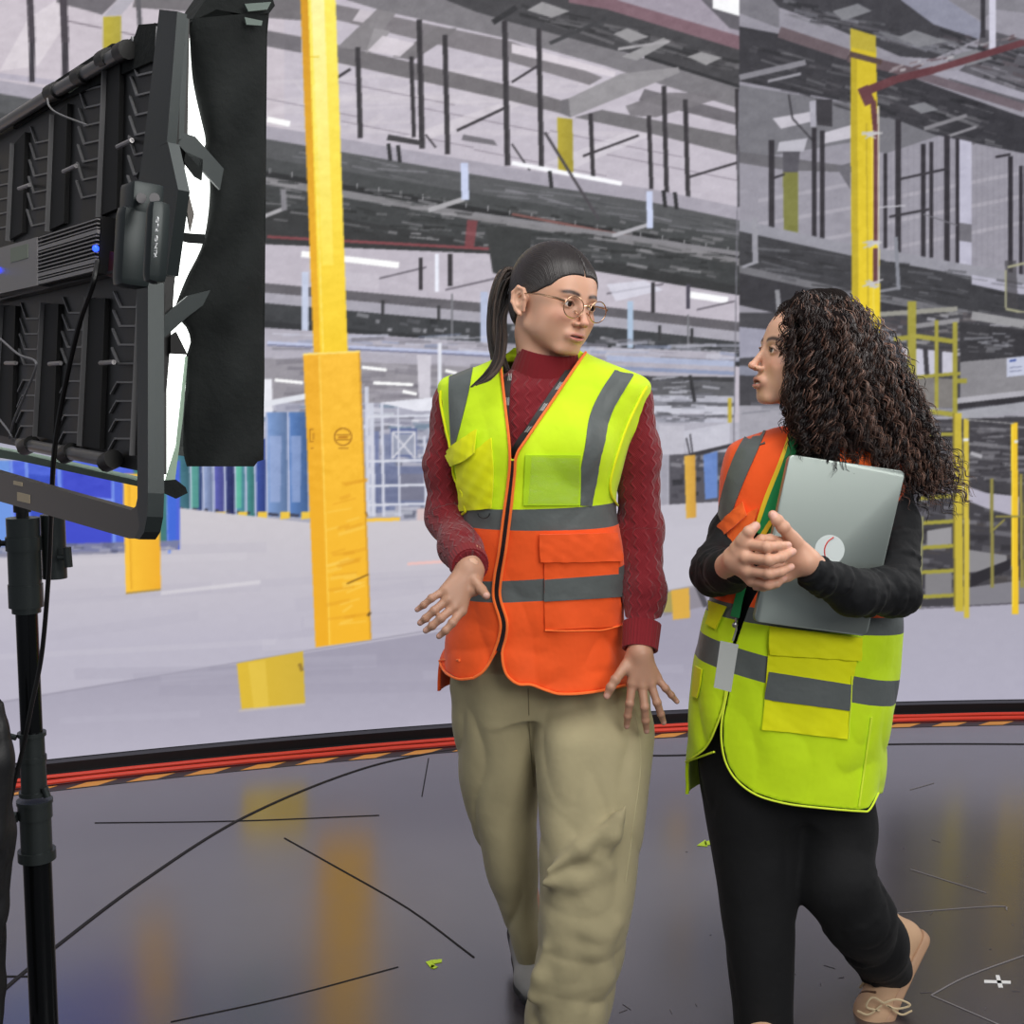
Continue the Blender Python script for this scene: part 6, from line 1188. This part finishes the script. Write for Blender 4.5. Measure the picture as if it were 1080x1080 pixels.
tan = (196, 160, 128)
hl = at(962, 1004, 2.98)
o_, M_, h_ = shoe('tan_boot', p2, at(968, 1000, 2.715), at(920, 1100, 2.575), (-.90, -.15, .45), .095, tan, (176, 140, 112), .040)
lc = mat('laces_brown', rgb(96, 70, 54), .7); lcl = mat('laces_pale', rgb(206, 186, 150), .7)
m = MB(); m2 = MB()
for k in range(5):
    t = .10 + k * .022; a = np.array([t, -.030, .080 - k * .006]) @ M_ + h_; b_ = np.array([t + .012, .030, .078 - k * .006]) @ M_ + h_; c_ = np.array([t + .006, 0, .092 - k * .007]) @ M_ + h_
    (m if k % 2 else m2).tube(spl([a, c_, b_], 5), .0028, 6)
m.build('lace', lc, o_); m2.build('lace', lcl, o_)
m = MB(); q = at(932, 1056, 2.86)
for e in ([(932, 1058), (920, 1052), (914, 1062), (928, 1066)], [(932, 1058), (946, 1054), (960, 1060), (946, 1064), (934, 1060)], [(930, 1060), (916, 1070), (904, 1066)], [(936, 1060), (950, 1070), (962, 1066)]): m.tube(spl([at(x, y, 2.565) for x, y in e], 6), .0024, 6)
m.build('lace_bow', lcl, o_)
m = MB(); m.ball(at(928, 1066, 2.605), (.026, .02, .030), 14); m.build('boot_tongue', mat('tongue_brown', rgb(78, 56, 46), .7), o_)
c = at(806, 1130, 2.48); shoe('tan_boot_front', p2, (c[0] + .02, 2.58, .0), (c[0] - .04, 2.33, .0), (0, 0, 1), .075, tan, (176, 140, 112), .040)
# vest
vest2 = empty('safety_vest', (0, 0, 0)); vest2.parent = p2; vest2.location = -p2.location
v = Vol((.30, 2.38, .49), (.98, 2.86, 1.37), .0038)
vl2 = loft([(450, 836, 884, 2.58, .060), (456, 800, 915, 2.58, .085), (462, 775, 940, 2.59, .10), (476, 765, 950, 2.59, .108), (500, 759, 954, 2.59, .114), (540, 757, 954, 2.59, .116), (580, 757, 948, 2.59, .116), (620, 752, 946, 2.59, .12), (655, 741, 951, 2.59, .128), (700, 731, 947, 2.60, .142), (740, 727, 941, 2.60, .15), (800, 722, 933, 2.61, .155), (880, 719, 923, 2.61, .16)])
ff = folds(41, .0042, (18, 18, 10)); f3 = folds(19, .0034, (30, 25, 26)); sl, X, Y, Z = v.full(); pxg, pyg = proj(X, Y, Z); low = np.clip((pyg - 690) / 90, 0, 1)
outer = (vl2(X, Y, Z) + ff(X, Y, Z) * (.4 + low) + f3(X, Y, Z) * (.35 + .65 * low)).astype(np.float32); w_ = Vol(v.lo, v.lo + v.h * (v.n - 1), v.h); w_.a = outer[:v.n[0], :v.n[1], :v.n[2]]
OV, OF = w_.mesh(); TV2 = bvh(OV, OF); outer = w_.a
shell = np.maximum(outer, -(outer + .0085 + .022 * np.clip((Z - at(860, 474, 2.58)[2]) / .012, 0, 1))); px3, py3 = np.broadcast_to(pxg, shell.shape), np.broadcast_to(pyg, shell.shape); sc3 = 2.45 / FPX; front = (Y < vl2.cy(Z) + .02)
cutp = [(832, 400), (834, 456), (824, 490), (808, 530), (797, 556), (790, 590), (782, 640), (770, 690), (768, 725), (772, 690), (790, 640), (812, 600), (850, 560), (878, 500), (884, 470), (886, 400)]
hemp = [(690, 900), (690, 806), (722, 806), (730, 800), (746, 786), (756, 764), (763, 742), (767, 716), (769, 730), (763, 760), (763, 785), (768, 806), (778, 822), (796, 836), (820, 844), (850, 849), (905, 854), (916, 852), (925, 838), (980, 826), (980, 900)]
dc = np.minimum(polysd(px3, py3, cutp), polysd(px3, py3, hemp)) * sc3
shell = np.where(front, np.maximum(shell, -dc), np.maximum(shell, -(Z - at(825, 838, 2.72)[2])))
shell = np.maximum(shell, -(np.sqrt((X - at(858, 450, 2.57)[0]) ** 2 + (Y - 2.575) ** 2) - .070) + np.where(Z > at(858, 476, 2.57)[2], 0, -1))
v.a = shell.astype(np.float32); V, F = v.mesh()
YB = 2.45
b1, b2, b3, b4 = zplane((741, 640), (951, 657), YB), zplane((738, 655), (951, 676), YB), zplane((733, 677), (945, 725), YB), zplane((729, 705), (942, 752), YB)
def zn(c):
    z = [((np.array(c) - p) @ n) > 0 for p, n in (b1, b2, b3, b4)]
    return 0 if z[0] else 1 if z[1] else 2 if z[2] else 3 if z[3] else 4
split_zones(V, F, (b1, b2, b3, b4), zn, {0: ('vest_panel', vm_o, 'orange upper panel'), 1: ('reflective_band', vm_g, 'upper grey reflective band'), 2: ('vest_panel', vm_l, 'lime waist panel'), 3: ('reflective_band', vm_g, 'lower grey reflective band'), 4: ('vest_panel', vm_l, 'lime lower panel')}, vest2)
drape('reflective_strip', TV2, [(790, 455), (778, 475), (768, 500), (760, 530), (756, 558)], [(808, 455), (797, 480), (786, 505), (776, 530), (768, 556)], 2.48, .0028, vm_g, vest2, 8, 30)
vb = cloth('orange_bright', (255, 110, 40), .7, 1400, .25, 12, .4, .05)
drape('chest_pocket', TV2, [(760, 556), (764, 575), (768, 600)], [(800, 535), (794, 560), (786, 600)], 2.47, .006, vb, vest2, 14, 20, .004, jit=.001)
drape('pocket_flap', TV2, [(758, 560), (768, 546), (785, 529)], [(767, 564), (778, 554), (789, 543)], 2.47, .011, vb, vest2, 8, 16, .004, jit=.001)
drape('yellow_edge', TV2, [(832, 458), (820, 490), (806, 525), (795, 560)], [(835, 460), (824, 492), (810, 528), (799, 560)], 2.47, .0035, mat('yellow_binding', rgb(250, 208, 40), .6), vest2, 4, 30)
drape('waist_pocket', TV2, [(812, 662), (810, 690), (804, 769)], [(906, 680), (900, 710), (893, 779)], 2.45, .0050, vm_y, vest2, 18, 30, .004, jit=.0012)
drape('reflective_strip', TV2, [(811, 708), (809, 720), (806, 737)], [(899, 722), (898, 735), (895, 749)], 2.45, .0072, vm_g, vest2, 18, 10, .003)
drape('pocket_flap', TV2, [(812, 660), (811, 675), (812, 690)], [(907, 672), (907, 684), (906, 696)], 2.45, .0105, vm_y, vest2, 18, 12, .005, jit=.0012)
drape('pocket_flap', TV2, [(750, 634), (750, 648), (747, 658)], [(768, 640), (763, 650), (757, 664)], 2.48, .008, vm_y, vest2, 8, 12, .004)
drape('side_pocket', TV2, [(735, 702), (733, 720), (732, 734)], [(742, 706), (740, 722), (737, 736)], 2.50, .006, vm_y, vest2, 6, 12, .004)
vm_e = mat('lime_binding', rgb(228, 250, 60), .6)
for P in ([(722, 805), (732, 799), (747, 786), (757, 764), (764, 742), (767, 722)], [(768, 728), (762, 760), (762, 785), (767, 806), (778, 823), (796, 837), (820, 845), (850, 850), (905, 855), (916, 853), (925, 836)], [(905, 850), (912, 800), (918, 756)]): cord('hem_binding', TV2, P, 2.45, .0032, .0022, vm_e, vest2)
cord('side_seam', TV2, [(897, 712), (896, 745), (893, 779)], 2.45, .0072, .0012, vm_e, vest2)
cord('armhole_binding', TV2, [(944, 492), (938, 520), (926, 580), (920, 640)], 2.5, .003, .003, vb, vest2)
drape('armhole_edge', TV2, [(944, 490), (952, 500), (961, 520), (968, 545), (969, 572)], [(951, 488), (961, 496), (970, 518), (977, 540), (973, 575)], 2.6, .012, vb, vest2, 4, 20, .004)
drape('collar_fold', TV2, [(878, 490), (884, 480), (892, 474)], [(918, 494), (918, 484), (914, 476)], 2.5, .006, vb, vest2, 12, 10, .004, jit=.002)
# lanyard with badge
gr = bump(mat('lanyard_green', rgb(18, 140, 74), .6), 500, .3, .0006); yl = mat('lanyard_yellow', rgb(250, 200, 40), .6); OL2 = empty('lanyard', (0, 0, 0), None); OL2.parent = p2; OL2.location = -p2.location; OL2['label'] = 'green and yellow lanyard with a pale badge'
drape('lanyard_strap', TV2, [(834, 462), (824, 492), (811, 525), (799, 562)], [(842, 466), (834, 496), (822, 530), (811, 562)], 2.46, .006, gr, OL2, 5, 30, .0015)
drape('lanyard_strap', TV2, [(834, 508), (824, 525), (811, 545), (800, 566)], [(840, 512), (832, 532), (820, 550), (810, 572)], 2.44, .009, gr, OL2, 5, 20, .0015)
drape('lanyard_edge', TV2, [(812, 548), (806, 558), (802, 566)], [(816, 550), (811, 559), (807, 568)], 2.42, .012, yl, OL2, 4, 10, .0015)
drape('lanyard_strap', TV2, [(780, 618), (776, 634), (772, 650)], [(788, 620), (784, 636), (781, 652)], 2.43, .007, gr, OL2, 5, 16, .0015)
m = MB(); pa, pb_ = at(776, 652, 2.425), at(773, 676, 2.41); m.tube([pa, (pa + pb_) / 2 + np.array([.004, 0, 0]), pb_], .0022, 8); m.ball(pa * .7 + pb_ * .3, (.006, .004, .006), 10); m.build('badge_clip', mat('clip_metal', rgb(150, 150, 150), .3, .9), OL2)
m = MB(); m.prism([at(760, 676, 2.405), at(779, 680, 2.405), at(771, 730, 2.40), at(753, 725, 2.40)], (0, .003, 0)); m.build('badge', mat('badge_grey', rgb(176, 180, 178), .25), OL2, smooth=False)
# laptop
lp = empty('laptop', tuple(at(875, 580, 2.36)), 'closed silver grey laptop held upright against the lime vest under a black sleeve', 'laptop')
TL, TR_, BR_, BL_ = at(832, 479, 2.445), at(954, 497, 2.455), at(913, 671, 2.425), at(794, 655, 2.415)
def rr(ins, off):
    C4 = [TL, TR_, BR_, BL_]; out = []; n = np.cross(TR_ - TL, BL_ - TL); n /= np.linalg.norm(n); n = n if n[1] < 0 else -n
    for i in range(4):
        a, b_, c = C4[i - 1], C4[i], C4[(i + 1) % 4]; u = (a - b_) / np.linalg.norm(a - b_); w2 = (c - b_) / np.linalg.norm(c - b_); r = .012
        cc_ = b_ + (u + w2) * (r + ins)
        for t in np.linspace(0, math.pi / 2, 7): out.append(cc_ - w2 * r * math.cos(t) - u * r * math.sin(t) + n * off if False else cc_ - (w2 * math.cos(t) + u * math.sin(t)) * r + n * off)
    return out, n
al = bump(mat('laptop_silver', rgb(150, 160, 156), .32, .75), 900, .05, .0003)
pts, nL = rr(0, .0)
def slab(name, o0, o1, ins, mt, par):
    A, _ = rr(ins, o0); B, _ = rr(ins, o1); A2, _ = rr(ins + .0012, o1 + .0012); m = MB(); n = len(A); m.add(A + B + A2, [tuple(range(n))[::-1], tuple(range(2 * n, 3 * n))] + [(i, (i + 1) % n, n + (i + 1) % n, n + i) for i in range(n)] + [(n + i, n + (i + 1) % n, 2 * n + (i + 1) % n, 2 * n + i) for i in range(n)]); return m.build(name, mt, par)
slab('base', -.010, -.0005, 0, al, lp); lid = slab('lid', .0005, .0055, 0, al, lp)
slab('lid_gap', -.0006, .0006, .0015, dk, lp)
cE = (TL * .25 + TR_ * .25 + BR_ * .25 + BL_ * .25); ux = (TR_ - TL) / np.linalg.norm(TR_ - TL); uy = np.cross(nL, ux); uy = uy if uy[2] > 0 else -uy
d = rayd(875, 580); cE = CAM + d * (((cE + nL * .0068 - CAM) @ nL) / (d @ nL))
m = MB(); m.prism([cE + .0300 * (ux * math.cos(t) + uy * math.sin(t)) for t in np.linspace(0, 2 * math.pi, 33)[:-1]], nL * .0006); em = m.build('round_sticker', mat('sticker_pale', rgb(206, 216, 216), .4), lp, smooth=False)
m = MB(); m.tube([cE + nL * .001 + ux * x + uy * y for x, y in spl([(.004, .026), (-.006, .016), (-.0105, .002), (-.008, -.012), (-.002, -.024)], 6)], .0013, 6); m.build('sticker_red_arc', mat('sticker_red', rgb(206, 50, 44), .5), em)
# curly hair
hcm = attrmat(mat('curly_hair', rgb(40, 30, 28), .42, 0, .45))
base_m = bump(mat('curly_hair_base', rgb(26, 20, 19), .9, 0, .1), 90, 1.0, .01)
def h2(px, py, Y): return at(px, py, Y)
blobs = [((850, 345, 2.475), .055), ((870, 352, 2.475), .066), ((850, 375, 2.470), .052), ((872, 380, 2.470), .066), ((852, 405, 2.470), .052), ((872, 410, 2.475), .062), ((860, 435, 2.475), .052), ((858, 350, 2.52), .072), ((872, 340, 2.54), .075), ((885, 365, 2.55), .088), ((872, 395, 2.50), .068), ((905, 395, 2.56), .092), ((885, 430, 2.52), .075), ((920, 425, 2.57), .090), ((915, 460, 2.55), .072), ((945, 455, 2.58), .070), ((955, 480, 2.58), .055), ((975, 490, 2.58), .040), ((842, 340, 2.50), .045), ((842, 368, 2.49), .046), ((843, 398, 2.48), .044), ((850, 430, 2.48), .044), ((858, 455, 2.49), .034), ((846, 330, 2.53), .040), ((893, 470, 2.54), .045)]
v = Vol((.42, 2.32, 1.10), (1.0, 2.80, 1.62), .005)
for (a, b_, c), r in blobs: v.ell(at(a, b_, c), (r * .88,) * 3, .03)
# keep the face free
xf = v.full(); sl, X, Y, Z = xf; qx = (X - hc2[0]) / hs2; qy = (Y - hc2[1]) / hs2; qz = (Z - hc2[2]) / hs2
lx = Rm2[0][0] * qx + Rm2[1][0] * qy + Rm2[2][0] * qz; ly = Rm2[0][1] * qx + Rm2[1][1] * qy + Rm2[2][1] * qz; lz = Rm2[0][2] * qx + Rm2[1][2] * qy + Rm2[2][2] * qz
face = ly - np.interp(lz.ravel(), [-.25, -.12, -.06, 0, .05, .075, .09, .2], [.03, .040, .044, .048, .056, .066, .084, .12]).reshape(lz.shape)
v.put(sl, -face, .012, 'sub'); ff = folds(77, .010, (60, 60, 30)); v.a += ff(X, Y, Z).astype(np.float32)
V, F = v.mesh(); curl = link('curly_hair', npmesh('curly_hair', V, F), base_m, p2); TH = bvh(V, F)
R = np.random.RandomState(12); V = []; F = []; C = []; c0 = 0
top = h2(866, 322, 2.53)
tones = [(38, 28, 27), (52, 38, 34), (74, 54, 46), (96, 70, 60), (46, 36, 34), (120, 92, 80), (34, 27, 28)]
def curlstrand(P, n_turn, rad, r, col, ph, lock=4):
    global c0
    P = spl(P, 8); m = len(P); s = np.linspace(0, 1, int(m * 1.7)); P = np.stack([np.interp(s, np.linspace(0, 1, m), P[:, k]) for k in range(3)], 1); T = np.gradient(P, axis=0); T /= np.linalg.norm(T, axis=1)[:, None] + 1e-9
    a = np.cross(T, [0.3, 1, 0.1]); a /= np.linalg.norm(a, axis=1)[:, None] + 1e-9; b_ = np.cross(T, a)
    for q in range(lock):
        an = ph + R.uniform(-.35, .35) + 2 * math.pi * n_turn * s; rr_ = rad * R.uniform(.8, 1.15) * np.interp(s, [0, .2, 1], [.25, 1, 1.15]); cut = 1 - R.uniform(0, .12)
        Q = P + (a * np.cos(an)[:, None] + b_ * np.sin(an)[:, None]) * rr_[:, None] + R.randn(3) * r * 1.3 * lock ** .5; Q = Q[:max(6, int(len(Q) * cut))]
        T2 = np.gradient(Q, axis=0); T2 /= np.linalg.norm(T2, axis=1)[:, None] + 1e-9; a2 = np.cross(T2, [0.25, 1, 0.15]); a2 /= np.linalg.norm(a2, axis=1)[:, None] + 1e-9; b2 = np.cross(T2, a2); n = len(Q)
        w_ = np.interp(np.linspace(0, 1, n), [0, .1, .8, 1], [r, r, r * .8, r * .25])[:, None]; ring = np.stack([Q + w_ * (a2 * math.cos(t) + b2 * math.sin(t)) for t in (0, 2.094, 4.189)], 1).reshape(-1, 3)
        k = np.arange(n - 1)[:, None] * 3; f = np.concatenate([np.stack([k[:, 0] + u, k[:, 0] + (u + 1) % 3, k[:, 0] + 3 + (u + 1) % 3, k[:, 0] + 3 + u], 1) for u in range(3)]) + c0
        V.append(ring); F.append(f); C.append(np.repeat(lin(tuple(int(v_ * g) for v_ in col))[None, :] if (g := R.uniform(.8, 1.2)) else 0, len(ring), 0)); c0 += len(ring)
ctr = np.array(h2(895, 410, 2.55)); cnt = 0
for _ in range(2600):
    if cnt >= 640: break
    a = R.uniform(0, 1); x = R.uniform(824, 990); y = R.uniform(312, 505) if R.rand() < .75 else R.uniform(308, 350); back = R.rand() < .18; Yd = 2.40 if not back else 2.72
    o = Vector(at(x, y, 2.0)); d = (Vector(at(x, y, 3.0)) - o).normalized(); p, n, i, t = TH.ray_cast(CV, (Vector(at(x, y, 2.5)) - CV).normalized())
    if p is None or (y > 470 and x < 905): continue
    q0 = np.array(p) + np.array(n) * .002; L_ = R.uniform(.07, .17); sx = (x - 850) / 130.0; dirv = np.array([.18 + .75 * np.clip(sx, -.2, 1) * (1 if y > 350 else .8) + R.uniform(-.15, .15), R.uniform(-.10, .06), -1 + .25 * R.rand() - (0)]); dirv /= np.linalg.norm(dirv)
    if x < 838: L_ *= .9; dirv = np.array([R.uniform(-.02, .12), -.05, -1.0])
    k = []
    for t_ in np.linspace(0, 1, 5):
        c = q0 + dirv * L_ * t_; g, nn, ii, dd = TH.find_nearest(Vector(c)); g = np.array(g) + np.array(nn) * R.uniform(.001, .007); k.append(c * .45 + g * .55 if t_ < 1 else c * .7 + g * .3)
    shade_ = tones[R.randint(len(tones))] if x > 880 or R.rand() < .4 else tones[[0, 1, 4, 6][R.randint(4)]]
    curlstrand(k, L_ / R.uniform(.026, .044), R.uniform(.0038, .0075), R.uniform(.0008, .0013), shade_, R.uniform(0, 6.28)); cnt += 1
for _ in range(150):                                    # loose ends round the outline
    e = [(838, 318), (862, 308), (892, 310), (920, 326), (942, 352), (958, 385), (972, 418), (988, 448), (1000, 480), (1002, 508), (985, 518), (958, 512), (930, 498), (905, 490), (884, 482), (868, 470), (850, 455), (842, 430), (834, 400), (830, 370), (828, 345)]
    t_ = R.uniform(0, len(e) - 1.001); i = int(t_); x = e[i][0] + (e[i + 1][0] - e[i][0]) * (t_ - i) + R.uniform(-7, 4); y = e[i][1] + (e[i + 1][1] - e[i][1]) * (t_ - i) + R.uniform(-3, 5); Yd = R.uniform(2.47, 2.60) if x > 850 else 2.465
    q0 = at(x, y, Yd); L_ = R.uniform(.03, .07) * (.7 if i < 5 else 1); dv = np.array([np.clip((x - 860) / 160, -.1, .9) + R.uniform(-.2, .2), R.uniform(-.15, .15), -1]); dv /= np.linalg.norm(dv); dv2 = dv + np.array([R.uniform(-.4, .4), 0, .2])
    curlstrand([q0, q0 + dv * L_ * .4, q0 + dv * L_ * .7 + dv2 * .008, q0 + dv * L_ + dv2 * .016], L_ / R.uniform(.022, .038), R.uniform(.0035, .0065), R.uniform(.0007, .0011), tones[R.randint(len(tones))], R.uniform(0, 6.28), 2)
for P in ([(827, 325), (829, 345), (826, 365), (828, 385)], [(830, 330), (834, 360), (829, 395), (826, 425)], [(836, 350), (832, 390), (831, 420), (838, 452)], [(842, 400), (838, 430), (840, 450), (850, 468)], [(833, 340), (830, 372), (832, 402), (824, 432)]):
    for j in range(3): curlstrand([at(x + R.uniform(-2, 3), y, 2.432 + R.uniform(-.006, .01)) for x, y in P], R.uniform(3, 4.5), R.uniform(.004, .006), .0010, tones[R.randint(3)], R.uniform(0, 6.28))
me = npmesh('curls', np.concatenate(V), np.concatenate(F)); setcol(me, np.concatenate(C)); link('curls', me, hcm, curl)
